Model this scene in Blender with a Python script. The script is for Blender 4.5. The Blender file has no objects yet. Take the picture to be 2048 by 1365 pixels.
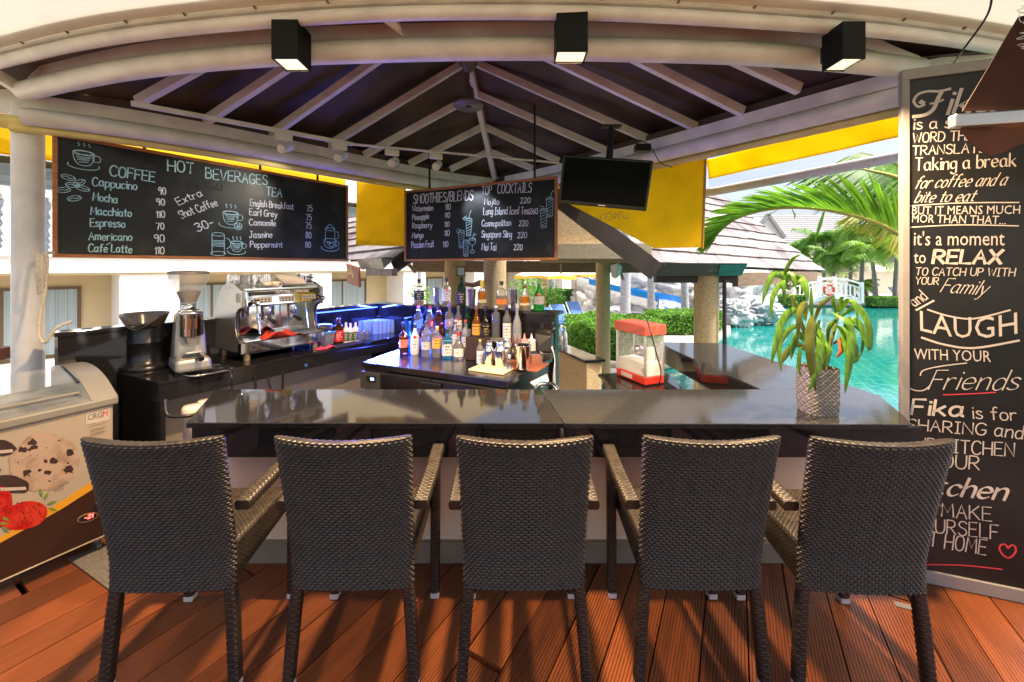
import bpy, math, random
import numpy as np
from mathutils import Vector, Matrix
R = math.radians
random.seed(7)
sc = bpy.context.scene
COL = sc.collection

# ------------------------------------------------------------------ camera
EYE = 1.8
F = 800.0            # focal length in photo pixels (2048 wide)
CX, HY = 1024.0, 535.0
cam = bpy.data.cameras.new("camera")
cam.sensor_width = 36.0
cam.lens = F / 2048 * 36.0
cam.shift_y = -(682.5 - HY) / 2048
cam.clip_start = 0.05
cam.clip_end = 2000
camo = bpy.data.objects.new("camera", cam)
camo.location = (0, 0, EYE)
camo.rotation_euler = (R(90), 0, 0)
COL.objects.link(camo)
sc.camera = camo

# ------------------------------------------------------------------ sky, sun, exposure
SUN_EL, SUN_AZ = 60.0, 104.0      # azimuth from +Y towards +X
w = bpy.data.worlds.new("World")
sc.world = w
w.use_nodes = True
nt = w.node_tree
nt.nodes.clear()
sky = nt.nodes.new("ShaderNodeTexSky")
sky.sky_type = 'NISHITA'
sky.sun_disc = False
sky.sun_elevation = R(SUN_EL)
sky.sun_rotation = R(SUN_AZ)
sky.air_density = 0.8
sky.dust_density = 7.0
sky.ozone_density = 1.0
bg = nt.nodes.new("ShaderNodeBackground")
bg.inputs[1].default_value = 0.15
out = nt.nodes.new("ShaderNodeOutputWorld")
nt.links.new(sky.outputs[0], bg.inputs[0])
nt.links.new(bg.outputs[0], out.inputs[0])
sun = bpy.data.lights.new("sun", 'SUN')
sun.energy = 2.2
sun.angle = R(0.5)
sun.color = (1.0, 0.95, 0.87)
suno = bpy.data.objects.new("sun", sun)
d = Vector((math.sin(R(SUN_AZ)) * math.cos(R(SUN_EL)), math.cos(R(SUN_AZ)) * math.cos(R(SUN_EL)), math.sin(R(SUN_EL))))
suno.rotation_euler = d.to_track_quat('Z', 'Y').to_euler()
COL.objects.link(suno)
sc.view_settings.view_transform = 'Standard'
sc.view_settings.look = 'None'
sc.view_settings.exposure = 1.5
sc.view_settings.gamma = 1.0
sc.cycles.max_bounces = 10
sc.cycles.diffuse_bounces = 5
sc.cycles.glossy_bounces = 5
sc.cycles.transmission_bounces = 10
sc.cycles.transparent_max_bounces = 12
sc.cycles.caustics_reflective = False
sc.cycles.caustics_refractive = False
sc.cycles.sample_clamp_indirect = 6.0
sc.cycles.use_denoising = True

# ------------------------------------------------------------------ helpers
def P(x, y, Y):
    "point on the ray of photo pixel (x, y) at depth Y"
    return Vector(((x - CX) / F * Y, Y, EYE - (y - HY) / F * Y))
def PZ(x, y, z):
    "point on the ray of photo pixel (x, y) at height z"
    return P(x, y, F * (EYE - z) / (y - HY))
def PV(x, A, B):
    "plan point where the pixel column x crosses the vertical plane through A and B"
    k = (x - CX) / F
    dx, dy = B[0] - A[0], B[1] - A[1]
    t = (k * A[1] - A[0]) / (dx - k * dy)
    return Vector((A[0] + dx * t, A[1] + dy * t, 0))
def PW(x, y, A, B):
    p = PV(x, A, B)
    return P(x, y, p.y)

def mat(name, col, rough=0.5, metal=0.0, var=0.12, vscale=6.0, bump=0.0, bscale=40.0, spec=0.5, trans=0.0, ior=1.45,
        emit=None, estr=0.0, coat=0.0, col2=None, thr=0.5, alpha=1.0, transl=0.0, stretch=(1, 1, 1), rvar=0.0, detail=5.0):
    m = bpy.data.materials.get(name)
    if m: return m
    m = bpy.data.materials.new(name)
    m.use_nodes = True
    t = m.node_tree
    b = t.nodes["Principled BSDF"]
    b.inputs["Roughness"].default_value = rough
    b.inputs["Metallic"].default_value = metal
    b.inputs["Specular IOR Level"].default_value = spec
    b.inputs["IOR"].default_value = ior
    b.inputs["Transmission Weight"].default_value = trans
    b.inputs["Coat Weight"].default_value = coat
    b.inputs["Alpha"].default_value = alpha
    tc = t.nodes.new("ShaderNodeTexCoord")
    mp = t.nodes.new("ShaderNodeMapping")
    mp.inputs["Scale"].default_value = stretch
    t.links.new(tc.outputs["Object"], mp.inputs[0])
    n = t.nodes.new("ShaderNodeTexNoise")
    n.inputs["Scale"].default_value = vscale
    n.inputs["Detail"].default_value = detail
    t.links.new(mp.outputs[0], n.inputs["Vector"])
    cr = t.nodes.new("ShaderNodeValToRGB")
    c = list(col)[:3]
    if col2 is None:
        lo = [max(0, q * (1 - var)) for q in c] + [1]
        hi = [min(1, q * (1 + var)) for q in c] + [1]
        cr.color_ramp.elements[0].position = 0.3
        cr.color_ramp.elements[1].position = 0.7
    else:
        lo, hi = c + [1], list(col2)[:3] + [1]
        cr.color_ramp.elements[0].position = thr - 0.08
        cr.color_ramp.elements[1].position = thr + 0.08
    cr.color_ramp.elements[0].color = lo
    cr.color_ramp.elements[1].color = hi
    t.links.new(n.outputs["Fac"], cr.inputs[0])
    t.links.new(cr.outputs[0], b.inputs["Base Color"])
    if rvar:
        mr = t.nodes.new("ShaderNodeMapRange")
        mr.inputs["To Min"].default_value = max(0, rough - rvar)
        mr.inputs["To Max"].default_value = min(1, rough + rvar)
        t.links.new(n.outputs["Fac"], mr.inputs[0])
        t.links.new(mr.outputs[0], b.inputs["Roughness"])
    if bump:
        n2 = t.nodes.new("ShaderNodeTexNoise")
        n2.inputs["Scale"].default_value = bscale
        n2.inputs["Detail"].default_value = 4
        t.links.new(mp.outputs[0], n2.inputs["Vector"])
        bp = t.nodes.new("ShaderNodeBump")
        bp.inputs["Strength"].default_value = bump
        bp.inputs["Distance"].default_value = 0.01
        t.links.new(n2.outputs["Fac"], bp.inputs["Height"])
        t.links.new(bp.outputs[0], b.inputs["Normal"])
    if emit:
        b.inputs["Emission Color"].default_value = list(emit) + [1]
        b.inputs["Emission Strength"].default_value = estr
    if transl:
        tr = t.nodes.new("ShaderNodeBsdfTranslucent")
        t.links.new(cr.outputs[0], tr.inputs[0])
        mx = t.nodes.new("ShaderNodeMixShader")
        mx.inputs[0].default_value = transl
        t.links.new(b.outputs[0], mx.inputs[1])
        t.links.new(tr.outputs[0], mx.inputs[2])
        t.links.new(mx.outputs[0], t.nodes["Material Output"].inputs[0])
    return m

class MB:
    def __init__(s):
        s.v, s.f, s.mi, s.sm, s.cur = [], [], [], [], 0
        s.M = None
    def add(s, vs, fs, smooth=False):
        o = len(s.v)
        if s.M is not None: vs = [s.M @ Vector(q) for q in vs]
        s.v += [tuple(q) for q in vs]
        for f in fs:
            s.f.append(tuple(i + o for i in f)); s.mi.append(s.cur); s.sm.append(smooth)
        return s
    def hexa(s, p):      # 4 bottom, 4 top, both counter-clockwise from above
        return s.add(p, [(3, 2, 1, 0), (4, 5, 6, 7), (0, 1, 5, 4), (1, 2, 6, 5), (2, 3, 7, 6), (3, 0, 4, 7)])
    def box(s, c, d, rz=0.0):
        x, y, z = d[0] / 2, d[1] / 2, d[2] / 2
        ca, sa = math.cos(rz), math.sin(rz)
        p = []
        for k in (-z, z):
            for (i, j) in ((-x, -y), (x, -y), (x, y), (-x, y)):
                p.append((c[0] + i * ca - j * sa, c[1] + i * sa + j * ca, c[2] + k))
        return s.hexa(p)
    def bar(s, p, q, w, h, up=(0, 0, 1)):
        p, q = Vector(p), Vector(q)
        d = (q - p).normalized()
        sd = d.cross(Vector(up))
        if sd.length < 1e-4: sd = d.cross(Vector((0, 1, 0)))
        sd.normalize()
        u = sd.cross(d).normalized()
        sd, u = sd * w / 2, u * h / 2
        return s.add([p - sd - u, p + sd - u, p + sd + u, p - sd + u, q - sd - u, q + sd - u, q + sd + u, q - sd + u],
                     [(0, 1, 2, 3), (7, 6, 5, 4), (4, 5, 1, 0), (5, 6, 2, 1), (6, 7, 3, 2), (7, 4, 0, 3)])
    def tube(s, pts, r, n=10, caps=True, smooth=True):
        pts = [Vector(q) for q in pts]
        k = len(pts)
        rs = r if isinstance(r, (list, tuple)) else [r] * k
        vs, fs = [], []
        pn = None
        for i in range(k):
            d = (pts[min(i + 1, k - 1)] - pts[max(i - 1, 0)]).normalized()
            if pn is None:
                a = Vector((0, 0, 1)) if abs(d.z) < 0.9 else Vector((0, 1, 0))
                pn = (a - d * a.dot(d)).normalized()
            else:
                pn = (pn - d * pn.dot(d))
                pn = pn.normalized() if pn.length > 1e-6 else Vector((1, 0, 0))
            b = d.cross(pn)
            for j in range(n):
                t = 2 * math.pi * j / n
                vs.append(pts[i] + (pn * math.cos(t) + b * math.sin(t)) * rs[i])
        for i in range(k - 1):
            for j in range(n):
                j2 = (j + 1) % n
                fs.append((i * n + j, i * n + j2, (i + 1) * n + j2, (i + 1) * n + j))
        s.add(vs, fs, smooth)
        if caps:
            s.add(vs[:n], [tuple(range(n - 1, -1, -1))]); s.add(vs[-n:], [tuple(range(n))])
        return s
    def lathe(s, prof, c=(0, 0, 0), n=24, smooth=True, caps=True, sq=None):
        vs, fs = [], []
        for (r, z) in prof:
            for j in range(n):
                t = 2 * math.pi * (j + .5) / n
                cx, cy = math.cos(t), math.sin(t)
                if sq:
                    e = 1.0 / ((abs(cx) ** sq + abs(cy) ** sq) ** (1.0 / sq))
                    cx, cy = cx * e, cy * e
                vs.append((c[0] + r * cx, c[1] + r * cy, c[2] + z))
        for i in range(len(prof) - 1):
            for j in range(n):
                j2 = (j + 1) % n
                fs.append((i * n + j, i * n + j2, (i + 1) * n + j2, (i + 1) * n + j))
        s.add(vs, fs, smooth)
        if caps:
            if prof[0][0] > 1e-5: s.add(vs[:n], [tuple(range(n - 1, -1, -1))])
            if prof[-1][0] > 1e-5: s.add(vs[-n:], [tuple(range(n))])
        return s
    def prism(s, poly, z0, z1):
        n = len(poly)
        area = sum(poly[i][0] * poly[(i + 1) % n][1] - poly[(i + 1) % n][0] * poly[i][1] for i in range(n))
        if area < 0: poly = poly[::-1]
        vs = [(p[0], p[1], z0) for p in poly] + [(p[0], p[1], z1) for p in poly]
        fs = [tuple(range(n - 1, -1, -1)), tuple(range(n, 2 * n))]
        fs += [(i, (i + 1) % n, n + (i + 1) % n, n + i) for i in range(n)]
        return s.add(vs, fs)
    def extr(s, O, U, V, poly, t):
        "prism of a polygon given in the plane O + a U + b V, thickened by t along U x V"
        O, U, V = Vector(O), Vector(U), Vector(V)
        N = U.cross(V).normalized()
        n = len(poly)
        area = sum(poly[i][0] * poly[(i + 1) % n][1] - poly[(i + 1) % n][0] * poly[i][1] for i in range(n))
        if area < 0: poly = poly[::-1]
        a = [O + U * p[0] + V * p[1] for p in poly]
        b = [q + N * t for q in a]
        return s.add(a + b, [tuple(range(n - 1, -1, -1)), tuple(range(n, 2 * n))] + [(i, (i + 1) % n, n + (i + 1) % n, n + i) for i in range(n)])
    def quad(s, a, b, c, d, smooth=False):
        return s.add([a, b, c, d], [(0, 1, 2, 3)], smooth)
    def grid(s, fn, nu, nv, smooth=True, closed_u=False):
        vs = [fn(i / (nu if closed_u else nu - 1), j / (nv - 1)) for j in range(nv) for i in range(nu)]
        fs = []
        for j in range(nv - 1):
            for i in range(nu if closed_u else nu - 1):
                i2 = (i + 1) % nu
                fs.append((j * nu + i, j * nu + i2, (j + 1) * nu + i2, (j + 1) * nu + i))
        return s.add(vs, fs, smooth)
    def ribbon(s, pts, O, U, V, wdt, t=0.0012, pen=None):
        "flat stroke along 2-D points in the plane O + a U + b V; pen=angle gives a broad-nib stroke"
        N = U.cross(V).normalized()
        n = len(pts)
        if n < 2: return s
        L, Rr = [], []
        for i in range(n):
            a, b = pts[max(i - 1, 0)], pts[min(i + 1, n - 1)]
            dx, dy = b[0] - a[0], b[1] - a[1]
            l = math.hypot(dx, dy) or 1e-9
            ww = wdt / 2
            if pen is not None:
                ww *= 0.35 + 1.1 * abs(math.sin(math.atan2(dy, dx) - pen))
            nx, ny = -dy / l * ww, dx / l * ww
            ex = 0
            if i == 0: ex = -wdt * .3
            if i == n - 1: ex = wdt * .3
            x, y = pts[i][0] + dx / l * ex, pts[i][1] + dy / l * ex
            L.append(O + U * (x + nx) + V * (y + ny) + N * t)
            Rr.append(O + U * (x - nx) + V * (y - ny) + N * t)
        return s.add(Rr + L, [(i, i + 1, n + i + 1, n + i) for i in range(n - 1)])
    def build(s, name, m, parent=None, bev=0.0, loc=None, rot=None, seg=2, ang=35):
        me = bpy.data.meshes.new(name)
        me.from_pydata(s.v, [], s.f)
        for q in (m if isinstance(m, (list, tuple)) else [m]): me.materials.append(q)
        me.polygons.foreach_set("material_index", s.mi)
        me.polygons.foreach_set("use_smooth", s.sm)
        me.update()
        o = bpy.data.objects.new(name, me)
        COL.objects.link(o)
        if parent is not None: o.parent = parent
        if loc is not None: o.location = loc
        if rot is not None: o.rotation_euler = rot
        if bev:
            b = o.modifiers.new("bevel", 'BEVEL')
            b.width = bev; b.segments = seg; b.limit_method = 'ANGLE'; b.angle_limit = R(ang)
        return o

def tag(o, label=None, cat=None, group=None, kind=None):
    if label: o["label"] = label
    if cat: o["category"] = cat
    if group: o["group"] = group
    if kind: o["kind"] = kind
    return o
def thing(name, label, cat, loc=(0, 0, 0), rz=0.0, group=None):
    o = bpy.data.objects.new(name, None)
    o.empty_display_size = .1
    COL.objects.link(o)
    o.location = loc; o.rotation_euler = (0, 0, rz)
    return tag(o, label, cat, group)
def dup(o, loc, rz=None, label=None, group=None, parent=None, scale=None):
    kids = list(o.children)
    c = o.copy(); COL.objects.link(c)
    if parent is not None: c.parent = parent
    if loc is not None: c.location = loc
    if rz is not None: c.rotation_euler = (0, 0, rz)
    if scale: c.scale = (scale,) * 3
    if label: c["label"] = label
    if group: c["group"] = group
    for k in kids: dup(k, None, parent=c)
    return c
def smooth_pts(pts, n=6):
    pts = [Vector(q) for q in pts]
    o = []
    for i in range(len(pts) - 1):
        a, b, c, e = pts[max(i - 1, 0)], pts[i], pts[i + 1], pts[min(i + 2, len(pts) - 1)]
        for k in range(n):
            t = k / n
            o.append(.5 * ((2 * b) + (c - a) * t + (2 * a - 5 * b + 4 * c - e) * t * t + (3 * b - a - 3 * c + e) * t ** 3))
    o.append(pts[-1])
    return o

# ------------------------------------------------------------------ handwriting: single-stroke letters (cap height 10)
G = {
'A': "0 0 3 10 6 0;1.2 4 4.8 4", 'B': "0 0 0 10;~0 10 4 9.6 4.6 7.6 3.5 5.6 0 5.2;~0 5.2 4.5 4.8 5.4 2.6 4 .4 0 0",
'C': "~6 8.5 4.5 10 2 9.8 .3 7 .2 3.2 1.8 .4 4.4 0 6 1.6", 'D': "0 0 0 10;~0 10 3.6 9.4 5.8 6.6 5.6 3 3.4 .4 0 0",
'E': "5 10 0 10 0 0 5.2 0;0 5.2 4.4 5.2", 'F': "5 10 0 10 0 0;0 5.2 4.2 5.2",
'G': "~6 8.6 4.4 10 2 9.8 .3 7 .2 3.2 1.8 .3 4.4 .2 5.8 2 5.9 4.4;6 4.4 3.6 4.4", 'H': "0 0 0 10;6 0 6 10;0 5 6 5",
'I': "1.5 0 1.5 10;0 10 3 10;0 0 3 0", 'J': "~4 10 4 3 3.4 .8 2 0 .5 .6 0 2;2 10 5.6 10", 'K': "0 0 0 10;5.4 10 0 4.2;1.6 5.6 5.8 0",
'L': "0 10 0 0 5 0", 'M': "0 0 .6 10 3.6 3 6.6 10 7.2 0", 'N': "0 0 0 10 6 0 6 10",
'O': "~3 10 .9 9 0 5 .9 1 3 0 5.1 1 6 5 5.1 9 3 10", 'P': "0 0 0 10;~0 10 4 9.6 5.2 7.4 4 5.2 0 4.6",
'Q': "~3 10 .9 9 0 5 .9 1 3 0 5.1 1 6 5 5.1 9 3 10;3.6 3 6.4 -1", 'R': "0 0 0 10;~0 10 4 9.6 5.2 7.4 4 5.2 0 4.6;2.2 4.6 5.8 0",
'S': "~5.4 8.6 3.8 10 1.4 9.6 .4 7.6 1.6 5.8 4.2 4.6 5.4 2.6 4.4 .5 2 0 0 1.6", 'T': "0 10 6 10;3 10 3 0",
'U': "~0 10 0 3.4 1 .8 3 0 5 .8 6 3.4 6 10", 'V': "0 10 3 0 6 10", 'W': "0 10 2 0 4 8 6 0 8 10", 'X': "0 0 6 10;0 10 6 0",
'Y': "0 10 3 5 6 10;3 5 3 0", 'Z': "0 10 6 10 0 0 6 0",
'a': "~4.6 5 3 6.1 1 5.4 .1 3 .8 .6 2.6 0 4.4 1.6;~4.7 6 4.6 2 4.9 .4 5.6 .1", 'b': "0 10 0 0;~0 4 1.6 6 3.6 6 4.8 4.2 4.6 1.6 3 0 1.2 .2 0 1.6",
'c': "~4.6 5 3 6.1 1 5.4 .1 3 .8 .7 2.6 0 4.6 1.2", 'd': "~4.6 4.6 3 6 1 5.4 .1 3 .8 .6 2.6 0 4.4 1.4;4.7 10 4.7 0",
'e': "~.2 3 4.7 3.4 4.2 5.4 2.6 6.1 .8 5.2 .1 3 .9 .7 2.8 0 4.7 1", 'f': "~4 9.4 3 10 2 9.4 1.6 7.6 1.6 0;0 6 3.6 6",
'g': "~4.6 5 3 6.1 1 5.4 .1 3.2 .8 1 2.6 .5 4.4 2;~4.7 6 4.7 -1.4 3.8 -3.2 2 -3.6 .4 -2.4",
'h': "0 10 0 0;~0 3.6 1.4 5.6 3 6.1 4.2 5.2 4.5 3 4.5 0", 'i': ".6 6 .6 0;.6 8.2 .6 8.8", 'j': "~1.6 6 1.6 -1.6 .8 -3.2 -.6 -3.4;1.6 8.2 1.6 8.8",
'k': "0 10 0 0;4.2 6 0 2.4;1.4 3.6 4.6 0", 'l': ".5 10 .5 0", 'm': "0 6 0 0;~0 4 1 5.8 2.4 6 3.2 4.6 3.2 0;~3.2 4 4.2 5.8 5.6 6 6.4 4.6 6.4 0",
'n': "0 6 0 0;~0 3.6 1.4 5.6 3 6.1 4.2 5.2 4.5 3 4.5 0", 'o': "~2.4 6 .7 5.3 0 3 .7 .7 2.4 0 4.1 .7 4.8 3 4.1 5.3 2.4 6",
'p': "0 6 0 -3.6;~0 4 1.6 6 3.6 6 4.8 4.2 4.6 1.6 3 0 1.2 .2 0 1.6", 'q': "~4.6 5 3 6.1 1 5.4 .1 3 .8 .6 2.6 0 4.4 1.6;4.7 6 4.7 -3.6",
'r': "0 6 0 0;~0 3.6 1 5.4 2.4 6 3.4 5.6", 's': "~3.8 5.2 2.4 6 .8 5.6 .5 4.4 2 3.2 3.8 2.2 3.9 .8 2.4 0 .8 .2 0 .9",
't': "1.6 9 1.6 1;~1.6 1 2.2 .1 3.6 .4;0 6.2 3.6 6.2", 'u': "~0 6 0 2 .8 .2 2.4 0 4 1.4 4.5 3;4.6 6 4.6 0", 'v': "0 6 2.2 0 4.4 6",
'w': "0 6 1.5 0 3 5 4.5 0 6 6", 'x': "0 0 4 6;0 6 4 0", 'y': "0 6 2.4 0;~4.8 6 2.4 0 1.2 -2.8 -.4 -3.4", 'z': "0 6 4 6 0 0 4.2 0",
'0': "~2.4 10 .7 8.8 0 5 .7 1.2 2.4 0 4.1 1.2 4.8 5 4.1 8.8 2.4 10", '1': "0 7.8 1.6 10 1.6 0",
'2': "~.2 8 1.2 9.7 3 9.9 4.4 8.4 4 6 2 3 0 0;0 0 4.8 0", '3': "~.2 9 2 10 4.2 9 4.2 7 2 5.4;~2 5.4 4.6 4.4 4.8 2 3 .1 1 .2 0 1.4",
'5': "4.4 10 .6 10 .4 5.6;~.4 5.6 2.6 6.4 4.6 5 4.6 2 2.6 .1 0 .8", '6': "~4.2 9.6 2 8 .4 5 .3 2 2 0 4 .6 4.6 3 3.4 5 1.4 4.8 .4 3",
'7': "0 10 4.6 10 1.6 0", '8': "~2.4 5.4 .6 7 .8 9.2 2.4 10 4 9.2 4.2 7 2.4 5.4 .2 3.6 .4 1 2.4 0 4.4 1 4.6 3.6 2.4 5.4",
'9': "~4.4 8.6 2.8 10 .8 9 .2 7 1.4 5.2 3.4 5.6 4.4 8 4.6 9 4.5 5 4 0", '.': ".2 0 .4 .5", ',': ".6 .6 0 -1.6", "'": ".2 10 0 8", '/': "0 -1 4 11",
'-': "0 4 3.4 4", ' ': "",
}
GC = {}
def glyph(ch):
    if ch in GC: return GC[ch]
    st, wd = [], 0
    for s in G.get(ch, "").split(";"):
        if not s: continue
        sm = s[0] == '~'
        q = [float(t) for t in s.lstrip('~').split()]
        pts = [(q[i], q[i + 1]) for i in range(0, len(q), 2)]
        if sm: pts = [(p.x, p.y) for p in smooth_pts([(a, b, 0) for a, b in pts], 4)]
        st.append(pts)
        wd = max([wd] + [p[0] for p in pts])
    if ch == ' ': wd = 2.2
    GC[ch] = (st, wd)
    return GC[ch]
def write(mb, txt, O, U, V, p0, p1, h, wdt, slant=0.0, pen=None, wob=0.0, arc=0.0, t=0.0015):
    """handwrite txt on the plane O + a U + b V from p0 to p1 (plane metres); h is the cap height"""
    gs = [glyph(c) for c in txt]
    tot = sum(g[1] for g in gs) + 1.7 * (len(gs) - 1)
    L = math.hypot(p1[0] - p0[0], p1[1] - p0[1])
    ex, ey = (p1[0] - p0[0]) / L, (p1[1] - p0[1]) / L
    k, kh = L / tot, h / 10.0
    x = 0.0
    for g in gs:
        jy = random.uniform(-wob, wob) * h
        for st in g[0]:
            q = []
            for (a, b) in st:
                u = (x + a) * k + b * kh * slant
                f = u / L - .5
                vv = b * kh + jy + arc * (f * f * 4 - 1) * h
                q.append((p0[0] + ex * u - ey * vv, p0[1] + ey * u + ex * vv))
            mb.ribbon(q, O, U, V, wdt, t, pen)
        x += g[1] + 1.7
def scribble(mb, st, O, U, V, c, k, wdt, rot=0.0, t=0.0015):
    "chalk drawing: strokes (same notation as the letters) scaled by k about c"
    ca, sa = math.cos(rot), math.sin(rot)
    for s in st.split(";"):
        if not s.strip(): continue
        s = s.strip()
        sm = s[0] == '~'
        q = [float(z) for z in s.lstrip('~').split()]
        pts = [(q[i], q[i + 1]) for i in range(0, len(q), 2)]
        if sm: pts = [(p.x, p.y) for p in smooth_pts([(a, b, 0) for a, b in pts], 5)]
        mb.ribbon([(c[0] + (a * ca - b * sa) * k, c[1] + (a * sa + b * ca) * k) for a, b in pts], O, U, V, wdt, t)
def oval(cx, cy, rx, ry, a0=0, a1=360, n=12):
    return "~" + " ".join("%.2f %.2f" % (cx + rx * math.cos(R(a0 + (a1 - a0) * i / n)), cy + ry * math.sin(R(a0 + (a1 - a0) * i / n))) for i in range(n + 1))
class Plane:
    "upright board plane seen by the camera: origin A, B along its foot; gives plane coordinates of photo pixels"
    def __init__(s, A, B):
        s.A, s.B = Vector((A[0], A[1], 0)), Vector((B[0], B[1], 0))
        s.U = (s.B - s.A).normalized()
        s.V = Vector((0, 0, 1))
        s.N = s.U.cross(s.V)
    def at(s, x, y):
        p = PW(x, y, s.A, s.B)
        return ((p - s.A).dot(s.U), p.z)
def vec_text(txt, size=1.0):
    "outline text in Blender's own built-in face -> (verts2d, faces), starting at 0,0"
    cu = bpy.data.curves.new("lettering_tmp", 'FONT')
    cu.body = txt; cu.size = size; cu.resolution_u = 2
    o = bpy.data.objects.new("lettering_tmp", cu)
    COL.objects.link(o)
    dg = bpy.context.evaluated_depsgraph_get()
    me = o.evaluated_get(dg).to_mesh()
    vs = [(v.co.x, v.co.y) for v in me.vertices]
    fs = [tuple(p.vertices) for p in me.polygons]
    o.evaluated_get(dg).to_mesh_clear()
    bpy.data.objects.remove(o); bpy.data.curves.remove(cu)
    return vs, fs
def put_text(mb, txt, O, U, V, p0, p1, h, slant=0.0, t=0.0015, arc=0.0):
    vs, fs = vec_text(txt)
    x0, x1 = min(q[0] for q in vs), max(q[0] for q in vs)
    top = vec_text("H")[0]
    ch = max(q[1] for q in top)
    L = math.hypot(p1[0] - p0[0], p1[1] - p0[1])
    ex, ey = (p1[0] - p0[0]) / L, (p1[1] - p0[1]) / L
    N = U.cross(V).normalized()
    o = []
    for (a, b) in vs:
        vv = b / ch * h
        u = (a - x0) / (x1 - x0) * L + vv * slant
        f = u / L - .5
        vv += arc * (f * f * 4 - 1) * h
        o.append(O + U * (p0[0] + ex * u - ey * vv) + V * (p0[1] + ey * u + ex * vv) + N * t)
    mb.add(o, fs)
# ------------------------------------------------------------------ shared materials
white_paint = mat("white_paint", (.74, .74, .72), .40, var=.14, vscale=5, bump=.12, bscale=26, spec=.5, rvar=.1)
white_wall = mat("white_wall", (.66, .655, .64), .8, var=.04, vscale=2)
panel_white = mat("panel_white", (.84, .72, .56), .45, var=.06, vscale=3)
beige = mat("beige", (.47, .375, .225), .8, var=.05, vscale=2)
granite = mat("granite", (.008, .008, .009), .06, rvar=.03, col2=(.045, .045, .048), thr=.62, vscale=420, spec=.6, detail=2)
granite_sky_sheen = mat("granite_sky_sheen", (.014, .015, .017), .09, col2=(.035, .037, .040), thr=.56, vscale=170, spec=.6, detail=2)  # same black granite, with grey sky reflection put into its colour
roof_brown = mat("roof_brown", (.078, .055, .040), .55, var=.55, vscale=2.2, rvar=.2, bump=.1, bscale=8)
yellow_cloth = mat("yellow_cloth", (.92, .68, .03), .75, var=.06, vscale=5, bump=.5, bscale=4, transl=.72)
cream_cloth = mat("cream_cloth", (.74, .69, .55), .8, col2=(.60, .56, .47), thr=.66, vscale=2.2, transl=.25)
brown_cloth = mat("brown_cloth", (.055, .022, .014), .8, var=.2, vscale=14)
alu = mat("alu", (.62, .62, .60), .35, metal=.8, var=.06, vscale=8)
chrome = mat("chrome", (.74, .74, .73), .12, metal=1, var=.05, vscale=5, rvar=.06)
steel = mat("steel", (.20, .20, .21), .24, metal=1, var=.05, vscale=5, rvar=.06)
black_plastic = mat("black_plastic", (.012, .012, .013), .35, var=.2)
black_metal = mat("black_metal", (.02, .02, .02), .5, var=.2, metal=.3)
wood_frame = mat("wood_frame", (.42, .165, .05), .5, var=.35, vscale=9, stretch=(1, 1, 12), spec=.4)
chalk_black = mat("chalk_black", (.010, .012, .011), .42, col2=(.034, .037, .034), thr=.60, vscale=3.5, rvar=.12, spec=.35, detail=8)
chalk_blue = mat("chalk_blue", (.28, .46, .48), .9, col2=(.46, .74, .78), thr=.44, vscale=70)
chalk_white = mat("chalk_white", (.48, .49, .52), .9, col2=(.76, .78, .82), thr=.42, vscale=70)
dark_beam = mat("dark_beam", (.045, .034, .030), .6, var=.3, vscale=5, bump=.1)
pebble = mat("pebble", (.62, .46, .26), .9, col2=(.38, .27, .15), thr=.53, vscale=75, bump=.6, bscale=80, detail=3)

def wb(mb, name, m, root, **k):
    o = mb.build(name, m, root, **k)
    if root is not None: o.location = -Vector(root.location)
    return o

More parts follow.
